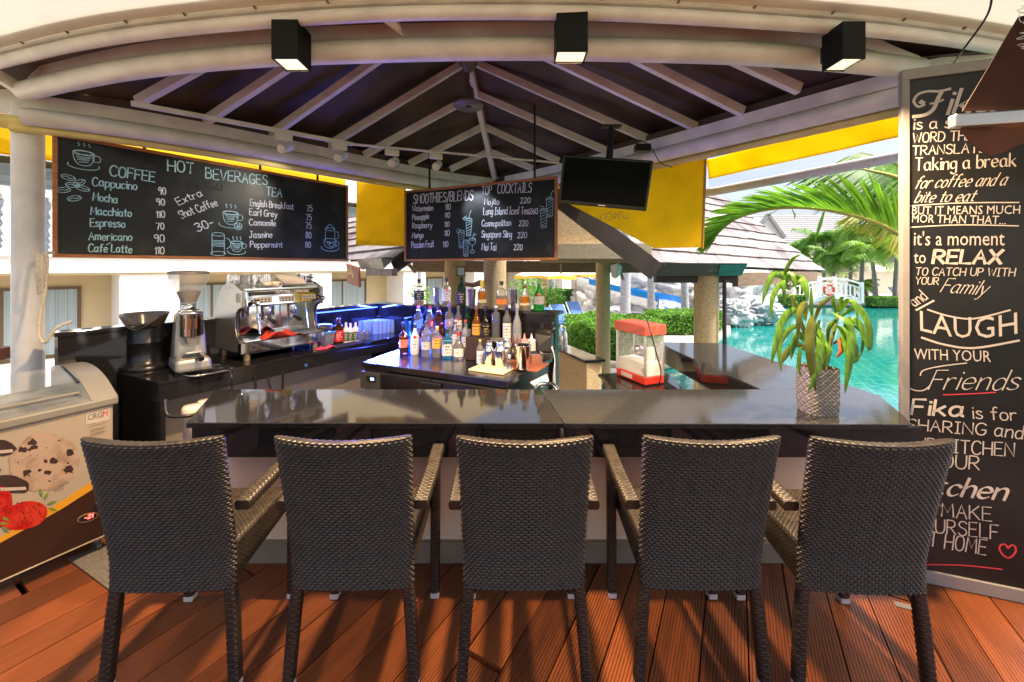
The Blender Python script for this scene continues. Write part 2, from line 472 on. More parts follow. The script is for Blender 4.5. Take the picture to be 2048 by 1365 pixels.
# ------------------------------------------------------------------ ground, deck
GZ = -0.62
def deck_material():
    m = bpy.data.materials.new("deck_wood"); m.use_nodes = True
    t = m.node_tree; b = t.nodes["Principled BSDF"]
    at = t.nodes.new("ShaderNodeAttribute"); at.attribute_name = "plank"
    tc = t.nodes.new("ShaderNodeTexCoord")
    mp = t.nodes.new("ShaderNodeMapping"); mp.inputs["Scale"].default_value = (26, 1.6, 1)
    t.links.new(tc.outputs["Object"], mp.inputs[0])
    n = t.nodes.new("ShaderNodeTexNoise"); n.inputs["Scale"].default_value = 1.3; n.inputs["Detail"].default_value = 6
    t.links.new(mp.outputs[0], n.inputs["Vector"])
    n2 = t.nodes.new("ShaderNodeTexNoise"); n2.inputs["Scale"].default_value = 2.2; n2.inputs["Detail"].default_value = 4
    t.links.new(tc.outputs["Object"], n2.inputs["Vector"])
    cr = t.nodes.new("ShaderNodeValToRGB")
    cr.color_ramp.elements[0].position = .25; cr.color_ramp.elements[0].color = (.05, .015, .006, 1)
    cr.color_ramp.elements[1].position = .8; cr.color_ramp.elements[1].color = (.26, .073, .020, 1)
    ad = t.nodes.new("ShaderNodeMath"); ad.operation = 'MULTIPLY_ADD'; ad.inputs[1].default_value = .45
    mu = t.nodes.new("ShaderNodeMath"); mu.operation = 'MULTIPLY_ADD'; mu.inputs[1].default_value = .42
    t.links.new(n.outputs["Fac"], ad.inputs[0]); t.links.new(at.outputs["Fac"], mu.inputs[0]); t.links.new(mu.outputs[0], ad.inputs[2])
    m3 = t.nodes.new("ShaderNodeMath"); m3.operation = 'MULTIPLY'; m3.inputs[1].default_value = .34
    t.links.new(n2.outputs["Fac"], m3.inputs[0]); t.links.new(m3.outputs[0], mu.inputs[2])
    t.links.new(ad.outputs[0], cr.inputs[0]); t.links.new(cr.outputs[0], b.inputs["Base Color"])
    mr = t.nodes.new("ShaderNodeMapRange"); mr.inputs["To Min"].default_value = .22; mr.inputs["To Max"].default_value = .46
    t.links.new(n2.outputs["Fac"], mr.inputs[0]); t.links.new(mr.outputs[0], b.inputs["Roughness"])
    # fine machined grooves along the board (object x is across the boards)
    sx = t.nodes.new("ShaderNodeSeparateXYZ"); t.links.new(tc.outputs["Object"], sx.inputs[0])
    w1 = t.nodes.new("ShaderNodeMath"); w1.operation = 'MULTIPLY'; w1.inputs[1].default_value = 2 * math.pi / 0.0142
    t.links.new(sx.outputs["X"], w1.inputs[0])
    w2 = t.nodes.new("ShaderNodeMath"); w2.operation = 'SINE'; t.links.new(w1.outputs[0], w2.inputs[0])
    w3 = t.nodes.new("ShaderNodeMapRange"); w3.inputs["From Min"].default_value = -1; w3.inputs["From Max"].default_value = -.55
    t.links.new(w2.outputs[0], w3.inputs[0])
    bp = t.nodes.new("ShaderNodeBump"); bp.inputs["Strength"].default_value = 1.0; bp.inputs["Distance"].default_value = .008
    t.links.new(w3.outputs[0], bp.inputs["Height"]); t.links.new(bp.outputs[0], b.inputs["Normal"])
    return m
deck_mat = deck_material()
def build_deck():
    mb, vals = MB(), []
    ang = math.atan2(446, F)                      # boards run this far right of straight ahead
    W, gap = .193, .007
    rnd = random.Random(3)
    ca, sa = math.cos(ang), math.sin(ang)
    cc = {(0.15, 1.0): 1}
    i0, i1 = -34, 24
    for i in range(i0, i1):
        x0 = i * W + .055
        v = -6.5 + rnd.uniform(-1.2, 0)
        vm = (3.3 + x0 * sa) / ca
        while v < vm - .1:
            L = rnd.uniform(1.6, 3.0)
            v1 = min(v + L, vm)
            j = rnd.uniform(-.0012, .0012); eg = rnd.choice((.004, .006, .016, .022))
            a = [(x0 + gap / 2, v + .004), (x0 + W - gap / 2, v + .004), (x0 + W - gap / 2, v1 - eg), (x0 + gap / 2, v1 - eg)]
            n0 = len(mb.f)
            mb.hexa([(p[0], p[1], -.028) for p in a] + [(p[0], p[1], j) for p in a])
            vals += [rnd.random()] * (len(mb.f) - n0)
            v = v1
    o = mb.build("deck", deck_mat)
    at = o.data.attributes.new("plank", 'FLOAT', 'FACE')
    at.data.foreach_set("value", vals)
    o.rotation_euler = (0, 0, -ang)
    tag(o, kind="structure")
    m2 = MB().box((0, -1.5, -.20), (12.5, 9.4, .3))
    tag(m2.build("deck_base", mat("deck_base", (.012, .010, .009), .9)), kind="structure")
build_deck()

# ------------------------------------------------------------------ the pavilion
ZP = 3.04
def up(px): return PZ(px[0], px[1], ZP)
LF = [up(q) for q in ((900, 341), (818, 330), (728, 313), (647, 300), (537, 275), (410, 246), (275, 207), (52, 188))]
RF = [up(q) for q in ((1066, 339), (1117, 324), (1217, 306), (1307, 286), (1393, 258), (1486, 227), (1599, 182), (1830, 132))]
CORN = up((990, 357))
APEX = P(938, 122, 4.25)
def hip(y):
    best = min((abs(HY - F * ((CORN.lerp(APEX, k / 400)).z - EYE) / (CORN.lerp(APEX, k / 400)).y - y), k) for k in range(401))
    return CORN.lerp(APEX, best[1] / 400)
def ridge(Y): return Vector((APEX.x * (.93 if Y < 3 else 1), Y, APEX.z))
LT = [hip(305), hip(255), hip(190), APEX, ridge(3.35), ridge(2.85), ridge(2.62), ridge(2.24)]
RT = [hip(305), hip(255), hip(190), APEX, ridge(3.5), ridge(2.95), ridge(2.6), ridge(2.24)]
pav = thing("bar_pavilion", "white framed bar pavilion with dark brown boarded ceiling and round tube beams", "pavilion", (0, 3.4, 0))
upz = Vector((0, 0, .055))
for (Fs, Ts) in ((LF, LT), (RF, RT)):
    ff, tt = [CORN] + Fs, [CORN] + Ts
    for i in range(len(ff) - 1):
        mb = MB()
        a, b, c, e = ff[i], ff[i + 1], tt[i + 1], tt[i]
        o = [Vector((q.x, q.y, 0)) - Vector((-.4, 3.2, 0)) for q in (a, b)]
        a2, b2 = a + o[0].normalized() * .34, b + o[1].normalized() * .34
        mb.add([q + upz for q in (a2, b2, c, e)] + [q + upz * 2 for q in (a2, b2, c, e)], [(0, 1, 2, 3), (7, 6, 5, 4), (0, 4, 5, 1), (1, 5, 6, 2), (2, 6, 7, 3), (3, 7, 4, 0)])
        wb(mb, "roof_panel", roof_brown, pav)
    for a, b in zip(Fs, Ts):
        wb(MB().bar(a + upz * .2, b + upz * .2, .050, .074), "rafter", white_paint, pav, bev=.004)
wb(MB().bar(CORN, APEX + (APEX - CORN) * .02, .062, .10), "hip_rafter", white_paint, pav, bev=.004)
wb(MB().bar(APEX, ridge(2.2), .06, .11), "ridge_beam", white_paint, pav, bev=.004)
# eaves beyond the beams keep the high sun off the bar
def outward(p, dd):
    o = Vector((p.x + .4, p.y - 3.1, 0)).normalized()
    return Vector((p.x + o.x * dd, p.y + o.y * dd, p.z))
def fit_plan(pts):
    "smooth cubic through surveyed points of a curved beam"
    a = np.array([[p.x, p.y] for p in pts]); s = np.concatenate([[0], np.cumsum(np.linalg.norm(np.diff(a, axis=0), axis=1))]); s /= s[-1]
    wgt = np.ones(len(s)); wgt[0] = wgt[-1] = 6
    cx, cy = np.polyfit(s, a[:, 0], 3, w=wgt), np.polyfit(s, a[:, 1], 3, w=wgt)
    return [Vector((np.polyval(cx, t), np.polyval(cy, t), ZP)) for t in np.linspace(0, 1, 28)]
lplan = fit_plan(LF[::-1] + [CORN])
rplan = fit_plan([CORN] + RF)
for pl in (lplan, rplan):
    mb = MB()
    n = len(pl)
    mb.add([outward(q, .03) + upz * .9 for q in pl] + [outward(q, .75) + Vector((0, 0, .06)) for q in pl], [(i, i + 1, n + i + 1, n + i) for i in range(n - 1)])
    wb(mb, "eaves", roof_brown, pav)
    mb = MB()
    mb.add([outward(q, .03) + Vector((0, 0, -.006)) for q in pl] + [outward(q, .03) + upz * 1.2 for q in pl], [(i, i + 1, n + i + 1, n + i) for i in range(n - 1)])
    wb(mb, "wall_plate", roof_brown, pav)
    mb = MB()                                            # upright plank carrying the rafters
    vs = []
    for q in pl:
        for (dd, dz) in ((-.02, -.10), (-.02, -.005), (.03, -.005), (.03, -.10)):
            vs.append(outward(q, dd) + Vector((0, 0, dz)))
    fs = [(i * 4 + j, i * 4 + (j + 1) % 4, i * 4 + 4 + (j + 1) % 4, i * 4 + 4 + j) for i in range(n - 1) for j in range(4)]
    mb.add(vs, fs)
    wb(mb, "plank_beam", white_paint, pav)
    wb(MB().tube([outward(q, .01) + Vector((0, 0, -.165)) for q in pl], .062, 16), "tube_beam", white_paint, pav)
    wb(MB().tube([outward(q, .10) + Vector((0, 0, -.245)) for q in pl], .028, 10), "blind_roll", mat("roll_cream_lit_yellow", (.72, .60, .24), .7), pav)  # yellow light falling on the cream rolls is mixed into their colour
    wb(MB().tube([outward(q, .16) + Vector((0, 0, -.20)) for q in pl], .05, 10), "blind_roll", mat("roll_cream_lit_yellow", (.72, .60, .24), .7), pav)
front = smooth_pts([PZ(x, y, ZP) for x, y in ((48, 183), (160, 157), (300, 133), (520, 112), (760, 102), (1000, 97), (1250, 100), (1500, 108), (1700, 124), (1835, 138))], 5)
wb(MB().tube(front, .064, 18), "front_tube", white_paint, pav)
mb = MB(); n = len(front); vs = []
for q in front:
    for (dy, dz) in ((.02, .085), (.02, .165), (.055, .165), (.055, .085)): vs.append(q + Vector((0, dy, dz)))
mb.add(vs, [(i * 4 + j, i * 4 + (j + 1) % 4, i * 4 + 4 + (j + 1) % 4, i * 4 + 4 + j) for i in range(n - 1) for j in range(4)])
wb(mb, "front_plank", white_paint, pav)
mb = MB(); n = len(front)
gt = []
for q in front:
    k = (q.x - APEX.x) / ((front[0].x if q.x < APEX.x else front[-1].x) - APEX.x)
    ee = LF[-1] if q.x < APEX.x else RF[-1]; re0 = ridge(2.24); s_ = (q.x - re0.x) / (ee.x - re0.x)
    s_ = max(0, min(1, s_)); e3 = re0.lerp(ee, s_); gt.append(Vector((q.x, e3.y + .02, e3.z + .085)))
mb.add([q + Vector((0, .045, .10)) for q in front] + gt, [(i, i + 1, n + i + 1, n + i) for i in range(n - 1)])
wb(mb, "light_block_panel", roof_brown, pav)  # hidden infill above the front plank, added to block light
ZO = 3.12
outer = smooth_pts([PZ(x, y, ZO) for x, y in ((-160, 168), (0, 125), (150, 90), (300, 66), (520, 44), (760, 29), (1000, 25), (1250, 29), (1500, 43), (1750, 62), (1950, 88), (2120, 120))], 5)
wb(MB().tube(outer, .036, 16), "outer_tube", white_paint, pav)
mb = MB(); n = len(outer); vs = []
for q in outer:
    for (dy, dz) in ((-.035, .036), (-.035, .062), (.03, .062), (.03, .036)): vs.append(q + Vector((0, dy, dz)))
mb.add(vs, [(i * 4 + j, i * 4 + 4 + j, i * 4 + 4 + (j + 1) % 4, i * 4 + (j + 1) % 4) for i in range(n - 1) for j in range(4)])
wb(mb, "awning_track", white_paint, pav)
mb = MB()
sf0 = [q + Vector((0, .03, .05)) for q in outer]; sf1 = [Vector((q.x * 1.06, front[min(range(len(front)), key=lambda k: abs(front[k].x - q.x * 1.03))].y + .06, 3.215)) for q in outer]
n = len(outer)
mb.add(sf0 + sf1, [(i, i + 1, n + i + 1, n + i) for i in range(n - 1)])
wb(mb, "soffit", mat("soffit_brown", (.17, .12, .10), .7, var=.25, vscale=4), pav)
for px in (62, 158, 266, 392, 530, 676, 836, 1002, 1200, 1334, 1494, 1648, 1790, 1926):
    q = min(outer, key=lambda p: abs(p.x / p.y * F + CX - px))
    wb(MB().tube([q + Vector((0, -.050, .049)), q + Vector((0, -.030, .049))], .0065, 8), "bolt", mat("bolt_steel", (.25, .24, .22), .4, metal=.8), pav)
for (px, s) in ((790, 1),):
    q = min(front, key=lambda p: abs(p.x / p.y * F + CX - px)); r = min(outer, key=lambda p: abs(p.x / p.y * F + CX - (px - 25)))
    wb(MB().add([r + Vector((0, .02, -.02)), r + Vector((.07, .02, -.02)), q + Vector((.01, -.02, .06)), q + Vector((-.01, -.02, .12)),
                 r + Vector((0, .02, .02)), r + Vector((.07, .02, .02))], [(0, 1, 2, 3), (0, 3, 4), (1, 5, 2), (4, 3, 2, 5)]), "bracket", white_paint, pav)
lc = PZ(42, 192, ZP); rc = PV(1845, (0, 2.78), (4, 2.78))
for q in (Vector((lc.x - .02, lc.y + .06, 0)), rc):
    wb(MB().lathe([(.083, GZ), (.083, 3.0)], (q.x, q.y, 0), 32), "column", white_paint, pav)
for q in (0, -1):
    wb(MB().bar(front[q], outer[4 if q == 0 else -4], .05, .07), "tie_beam", white_paint, pav)

q = front[0]
wb(MB().bar(q + Vector((.05, .10, .05)), Vector((q.x - 3, q.y + .3, q.z + .08)), .06, .34), "side_beam", white_paint, pav)
# awning cloth over the guests
mb = MB()
def awn(u, v):
    q = outer[int(round(u * (len(outer) - 1)))]
    return Vector((q.x * (1 + .25 * v), q.y - .035 - v * 3.6, q.z + .055 + .75 * v - .25 * math.sin(v * math.pi)))
mb.grid(awn, len(outer), 10)
tag(mb.build("awning", cream_cloth), "stained cream awning cloth laced to the curved beam above the guests", "awning")
mb = MB()
n = len(outer)
mb.add([q + Vector((0, -.037, .064)) for q in outer] + [q + Vector((0, -.12, .086)) for q in outer], [(i, i + 1, n + i + 1, n + i) for i in range(n - 1)])
tag(mb.build("awning_hem", mat("hem_grey", (.40, .34, .30), .7, var=.15, vscale=12)), "grey brown hem strip along the front edge of the cream awning", "hem strip")

# ------------------------------------------------------------------ yellow blinds
def blind(name, pts, label, fold=.02, hem=True):
    "cloth hung from pts (top-left, top-right, bottom-right, bottom-left), with soft folds"
    tl, tr, br, bl = [Vector(q) for q in pts]
    nrm = (tr - tl).cross(bl - tl).normalized()
    def fn(u, v):
        q = tl.lerp(tr, u).lerp(bl.lerp(br, u), v)
        return q + nrm * fold * (math.sin(u * 9 + v * 2) * .6 + math.sin(u * 23 + 1 - v * 3) * .25) * (.3 + v)
    o = MB().grid(fn, 40, 10).build(name, yellow_cloth)
    o.modifiers.new("thick", 'SOLIDIFY').thickness = .002
    return tag(o, label, "blind", "yellow cloth blinds round the bar")
def pq(x, y, Y): return P(x, y, Y)
A0, A1 = PV(-60, (-4.05, 3.0), (-2.25, 5.4)), (-2.25, 5.4)
blind("yellow_blind", [P(-60, 236, A0.y), Vector((-2.25, 5.4, 3.0)), Vector((-2.25, 5.4, 2.69)), Vector((A0.x, A0.y, 2.68))], "long yellow blind behind the hot beverages board and left column")
blind("yellow_blind", [P(714, 352, 5.35), P(812, 368, 5.35), P(810, 493, 5.3), P(711, 491, 5.3)], "square yellow blind hanging between the two chalkboards", .02)
mb = MB()
ya, yb = PV(1120, (0.45, 4.9), (1.78, 3.75)), PV(1412, (0.45, 4.9), (1.78, 3.75))
def yp(x, y): return PW(x, y, (0.45, 4.9), (1.78, 3.75))
poly = [yp(1122, 400), yp(1308, 497), yp(1404, 495), yp(1411, 318), yp(1300, 322), yp(1122, 352)]
mb.add(poly, [(0, 1, 2, 3, 4, 5)])
o = mb.build("yellow_blind", yellow_cloth); o.modifiers.new("thick", 'SOLIDIFY').thickness = .003
tag(o, "yellow blind with slanting lower edge beside the television", "blind", "yellow cloth blinds round the bar")
RB0, RB1 = P(1413, 320, 4.2), P(1830, 211, 2.85)
blind("yellow_blind", [RB0, RB1, P(1830, 268, 2.85), P(1417, 359, 4.2)], "narrow yellow valance above the white roller pole facing the pool", .012)
mb = MB().tube([P(1408, 386, 4.2), P(1425, 384, 4.15), P(1845, 305, 2.86)], .043, 16)
tag(mb.build("roller_pole", mat("pole_white", (.78, .78, .78), .35)), "white horizontal roller pole under the yellow valance facing the pool", "pole")
mb = MB().quad(P(1417, 360, 4.21), P(1830, 269, 2.86), P(1830, 304, 2.86), P(1420, 384, 4.16))
tag(mb.build("clear_blind", mat("clear_film", (.85, .88, .9), .1, alpha=.25)), "clear plastic strip between yellow valance and white roller pole", "blind")
mb = MB().bar(P(1411, 318, 3.73), P(1405, 498, 3.73), .03, .012)
tag(mb.build("blind_rail", mat("rail_ochre", (.45, .26, .05), .6)), "ochre upright edge rail at the right of the slanting yellow blind", "rail")

# ------------------------------------------------------------------ bar counters and low walls
ZC = .95
fl, bl = PZ(372, 846, ZC), PZ(432, 779, ZC)
i1, i2, o1, o2 = PZ(1521, 779, ZC), PZ(1311, 684, ZC), PZ(1722, 779, ZC), PZ(1444, 687, ZC)
c1, c2, c3 = PZ(1759, 791, ZC), PZ(1797, 838, ZC), PZ(1800, 849, ZC)
sm_ = PZ(1085, 779, ZC); sf = PZ(1128, 847, ZC)
bar = thing("bar_counter", "long polished black granite bar counter with white front panel behind the chairs", "bar counter", (0.1, 2.45, 0))
def slab(pts, m, name, root, z1, t=.03, bev=.004):
    return wb(MB().prism([(q.x, q.y) for q in pts], z1 - t, z1), name, m, root, bev=bev)
e = Vector((.0015, 0, 0))
slab([fl, sf - e, sm_ - e, bl], granite, "counter_top", bar, ZC)
slab([sf + e, c3 + Vector((.05, 0, 0)), c2 + Vector((.05, 0, 0)), c1, o1, sm_ + e], granite_sky_sheen, "counter_top", bar, ZC)
ap = fl.y + .02
wb(MB().box(((fl.x + sf.x) / 2, ap + .01, ZC - .03 - .085), (sf.x - fl.x - .03, .02, .168)), "apron", granite, bar, bev=.002)
wb(MB().box(((c3.x + .16 + sf.x) / 2, ap + .01, ZC - .03 - .085), (c3.x + .16 - sf.x, .02, .168)), "apron", granite, bar, bev=.002)
wb(MB().bar(Vector((fl.x + .03, ap + .02, ZC - .115)), Vector((bl.x + .03, bl.y, ZC - .115)), .02, .168), "apron", granite, bar, bev=.002)
by = 2.46
wb(MB().box((.12, by + .05, .445), (3.75, .1, .64)), "front_panel", panel_white, bar, bev=.003)
wb(MB().box((.12, by + .03, .0625), (3.77, .12, .125)), "skirting", mat("skirting", (.24, .20, .15), .6, var=.1), bar, bev=.003)

side = thing("side_counter", "black granite side counter running back towards the pool", "bar counter", (2.0, 3.6, 0))
slab([i1, o1 , o2, i2], granite_sky_sheen, "counter_top", side, ZC)
dv = Vector((.012, 0, 0))
wb(MB().bar(i1 + dv + Vector((0, .03, -.113)), i2 + dv + Vector((.0, -.02, -.113)), .02, .165), "apron", granite, side)
wb(MB().bar(o1 + Vector((-.05, .02, -.113)), o2 + Vector((-.05, -.02, -.113)), .02, .165), "apron", granite, side)
wb(MB().prism([(1.86, 2.95), (2.2, 2.95), (2.2, 4.0), (1.86, 4.0)], GZ, .755), "support", panel_white, side)

W0, WC, WE = Vector((-3.18, 2.80, 0)), Vector((-1.70, 5.05, 0)), Vector((.435, 4.04, 0))
ul, ur = (WC - W0).normalized(), (WE - WC).normalized()
nl, nr = Vector((-ul.y, ul.x, 0)), Vector((-ur.y, ur.x, 0))        # pointing out of the bar
ZW = 1.345
wcut = Vector((WC.x, WC.y, 0))
# outer corner of two 0.11 m thick walls
def isect(a, da, b, db):
    k = da.x * db.y - da.y * db.x
    t = ((b.x - a.x) * db.y - (b.y - a.y) * db.x) / k
    return a + da * t
def ring(off): return isect(W0 + nl * off, ul, WC + nr * off, ur)
wl = thing("bar_wall", "low black half wall behind the coffee counter", "low wall", tuple(W0))
wb(MB().prism([(q.x, q.y) for q in (W0, WC, ring(.11), W0 + nl * .11)], GZ, ZW - .03), "wall_body", granite, wl)
wb(MB().prism([(q.x, q.y) for q in (W0 - nl * .025 - ul * .02, ring(-.025), ring(.135), W0 + nl * .135 - ul * .02)], ZW - .03, ZW), "coping", granite, wl, bev=.004)
wr = thing("bar_wall", "low black half wall carrying the top row of bottles", "low wall", tuple(WE))
wb(MB().prism([(q.x, q.y) for q in (WC, WE, WE + nr * .11, ring(.11))], GZ, ZW - .03), "wall_body", granite, wr)
WEx = WE + ur * .03
wb(MB().prism([(q.x, q.y) for q in (ring(-.025), WEx - nr * .025, WEx + nr * .2, ring(.2))], ZW - .03, ZW), "coping", granite, wr, bev=.004)

ZL = 1.0
lA, lB = PZ(317, 766, ZL), W0 + ul * .30
lD = isect(lA, PZ(800, 672, ZL) - lA, WC, ur)
lc_ = thing("coffee_counter", "black granite back counter carrying the espresso machine and glasses", "back counter", (lA.x, lA.y, 0))
wb(MB().prism([(q.x, q.y) for q in (lA, lD - ur * -.003 - nr * .003, WC - nl * .003 - nr * .003, lB - nl * .003)], ZL - .025, ZL), "counter_top", granite, lc_, bev=.003)
fdir = (lD - lA); fdir.z = 0; fdir.normalize(); fn_ = Vector((fdir.y, -fdir.x, 0))
la0 = Vector((lA.x, lA.y, 0))
wb(MB().bar(la0 - fn_ * .014 + fdir * .01 + Vector((0, 0, ZL - .083)), Vector((lD.x, lD.y, ZL - .083)) - fn_ * .014 - fdir * .02, .02, .114), "apron", granite, lc_)
edir = (lB - la0).normalized()
wb(MB().bar(la0 + edir * .012 + fdir * .012 + Vector((0, 0, ZL - .083)), lB - edir * .02 + fdir * .012 + Vector((0, 0, ZL - .083)), .02, .114), "apron", granite, lc_)
wb(MB().bar(la0 + edir * .012 + fdir * .03 + Vector((0, 0, .43)), lB - edir * .02 + fdir * .03 + Vector((0, 0, .43)), .03, .86), "end_panel", granite, lc_)
bk0 = W0 + ul * .35 - nl * .006
wb(MB().bar(bk0 + Vector((0, 0, .43)), WC - nl * .006 - ul * .1 + Vector((0, 0, .43)), .01, .86), "back_board", mat("back_board", (.55, .50, .40), .7, var=.1, vscale=3), lc_)

# stainless under-counter fridge
ZS = .90
sA, sB, sC_ = PZ(724, 725, ZS), PZ(1015, 763, ZS), PZ(1092, 722, ZS)
sdir = (sB - sA).normalized(); sn = Vector((sdir.y, -sdir.x, 0))
sC2 = WC + ur * ((sC_ - WC).dot(ur)) - nr * .008
sD2 = WC + ur * .62 - nr * .008
fr = thing("bar_fridge", "stainless steel undercounter fridge with worktop and black door grips", "fridge", (sB.x, sB.y, 0))
wb(MB().prism([(q.x, q.y) for q in (sA, sB, sC2, sD2)], ZS - .05, ZS), "worktop", steel, fr, bev=.004)
ctr = (sA + sB + sC2 + sD2) / 4
ins = [q + (ctr - q).normalized() * .03 for q in (sA, sB, sC2, sD2)]
wb(MB().prism([(q.x, q.y) for q in ins], 0.02, ZS - .052), "cabinet", steel, fr)
Lf = (sB - sA).length
def fpt(s, o, z): return Vector((sA.x, sA.y, 0)) + sdir * s + sn * o + Vector((0, 0, z))
for (a, b) in ((.26, .80), (.815, Lf - .03)):
    wb(MB().bar(fpt(a, .006, .46), fpt(b, .006, .46), .03, .70), "door", steel, fr, bev=.004)
    wb(MB().bar(fpt(a, .022, .825), fpt(b, .022, .825), .035, .022), "door_grip", black_plastic, fr, bev=.005)
g = wb(MB().bar(fpt(.70, .03, .79), fpt(.92, .03, .79), .03, .055), "door_catch", black_plastic, fr, bev=.012)
pn = wb(MB().bar(fpt(.0, .006, .74), fpt(.235, .006, .74), .03, .16), "control_panel", mat("panel_grey", (.10, .10, .10), .35, metal=.6), fr, bev=.003)
wb(MB().bar(fpt(.08, .024, .765), fpt(.19, .024, .765), .006, .05), "display", black_plastic, fr)
mb = MB()
for k in range(3): mb.bar(fpt(.135 + k * .014, .029, .765), fpt(.143 + k * .014, .029, .765), .002, .022)
wb(mb, "digits", mat("led_blue", (.1, .3, .9), .5, emit=(.15, .4, 1), estr=6), fr)
# stepped bottle shelf on the worktop
st = thing("bottle_step", "dark raised shelf for spirits along the black half wall", "shelf", tuple(sD2))
q0, q1 = WC + ur * .55 - nr * .012, WC + ur * 2.05 - nr * .012
wb(MB().prism([(q.x, q.y) for q in (q0 - nr * .15, q1 - nr * .15, q1, q0)], ZS + .001, 1.02), "step_board", granite, st, bev=.003)

# pebbledash dwarf wall with black coping, small shelf with popcorn machine
tw = thing("dwarf_wall", "sandy pebbledash dwarf wall with black stone coping past the bar wall", "low wall", (1.1, 4.9, GZ))
tA, tB, tC = PZ(1176, 722, .67), PZ(1206, 719, .67), PZ(1108, 693, .67)
tdir = (tC - tA); tdir.z = 0
tl_ = tdir.normalized()
wb(MB().prism([(q.x, q.y) for q in (tA + tl_ * .03, tB + tl_ * .03, tB + tdir * 1.6, tA + tdir * 1.6)], GZ, .64), "wall_body", pebble, tw)
ex = Vector((.03, -.01, 0))
wb(MB().prism([(q.x, q.y) for q in (tA - ex, tB + ex, tB + ex + tdir * 1.6, tA - ex + tdir * 1.6)], .64, .67), "coping", granite, tw, bev=.003)
pz = .66
sh = thing("low_shelf", "black stone shelf carrying the red popcorn machine", "shelf", (1.25, 3.9, GZ))
pp = [PZ(1196, 748, pz), PZ(1262, 800, pz), PZ(1392, 800, pz), PZ(1330, 742, pz)]
wb(MB().prism([(q.x, q.y) for q in pp], pz - .03, pz), "shelf_top", granite, sh, bev=.003)
cc_ = sum(pp, Vector()) / 4
wb(MB().prism([(q.x, q.y) for q in [q + (cc_ - q) * .12 for q in pp]], GZ, pz - .031), "shelf_body", granite, sh)

# ------------------------------------------------------------------ chalkboards
def board(name, A, B, corners, label, hangers):
    pl = Plane(A, B)
    c = [Vector(pl.at(*q)) for q in corners]       # tl, tr, br, bl
    x0, x1 = (c[0].x + c[3].x) / 2, (c[1].x + c[2].x) / 2
    z0, z1 = (c[2].y + c[3].y) / 2, (c[0].y + c[1].y) / 2
    org = pl.A + pl.U * ((x0 + x1) / 2)
    t = thing(name, label, "chalkboard", (org.x, org.y, z0))
    fw = .026
    back = -pl.N * .02
    def pt(x, z): return pl.A + pl.U * x + Vector((0, 0, z))
    mb = MB().extr(pl.A + back, pl.U, pl.V, [(x0 + fw, z0 + fw), (x1 - fw, z0 + fw), (x1 - fw, z1 - fw), (x0 + fw, z1 - fw)], .012)
    wb(mb, "board_panel", chalk_black, t)
    mb = MB()
    for poly in ([(x0, z0), (x1, z0), (x1 - fw, z0 + fw), (x0 + fw, z0 + fw)], [(x1, z0), (x1, z1), (x1 - fw, z1 - fw), (x1 - fw, z0 + fw)],
                 [(x1, z1), (x0, z1), (x0 + fw, z1 - fw), (x1 - fw, z1 - fw)], [(x0, z1), (x0, z0), (x0 + fw, z0 + fw), (x0 + fw, z1 - fw)]):
        mb.extr(pl.A + back * 1.3, pl.U, pl.V, poly, .034)
    wb(mb, "board_frame", wood_frame, t, bev=.003)
    for (px, py, ht) in hangers:
        a = pl.at(px, py)
        wb(MB().bar(pt(a[0], z1 - .05) + back, pt(a[0], z1 + ht) + back, .02, .012, up=pl.N), "hanger", black_metal, t)
    O = pl.A - pl.N * .008
    return t, pl, O, (x0, x1, z0, z1)
bA, bB = PV(105, (-3.39, 2.95), (-2.0, 4.885)), PV(697, (-3.39, 2.95), (-2.0, 4.885))
b1, pl1, O1, e1 = board("chalkboard", bA, bB, ((105, 265), (697, 372), (695, 523), (105, 515)), "wide chalkboard menu of hot beverages, coffee and tea", ((290, 300, .16), (522, 345, .2), (637, 363, .2)))
def lines(L, pl, O, mb, wdt, wob=.05):
    for r in L:
        txt, xa, ya, xb, yb, h = r[:6]
        pa, pb = pl.at(xa, ya), pl.at(xb, yb)
        hh = pl.at(xa, ya - h)[1] - pa[1]
        write(mb, txt, O, pl.U, pl.V, pa, pb, hh, wdt * (r[6] if len(r) > 6 else 1), wob=wob, slant=.04)
mb = MB()
lines([("COFFEE", 219.6, 351, 309.5, 364, 21, 1.3), ("HOT", 336, 341, 388, 347, 22, 1.3), ("BEVERAGES", 412, 356, 535, 371, 21, 1.3), ("TEA", 533, 391, 564, 395, 17, 1.2),
       ("Cappucino", 185, 371, 274, 380, 17), ("Mocha", 186, 401, 235, 406, 16), ("Macchiato", 182, 429, 263, 434, 16), ("Espresso", 181, 453, 250, 455, 16),
       ("Americano", 178, 480, 264, 482, 16), ("Cafe Latte", 177, 504, 264, 506, 16)], pl1, O1, mb, .0078)
pa = pl1.at(213, 490); scribble(mb, "0 0 4 3", O1, pl1.U, pl1.V, pa, .006, .006)
wb(mb, "lettering", chalk_blue, b1)
mb = MB()
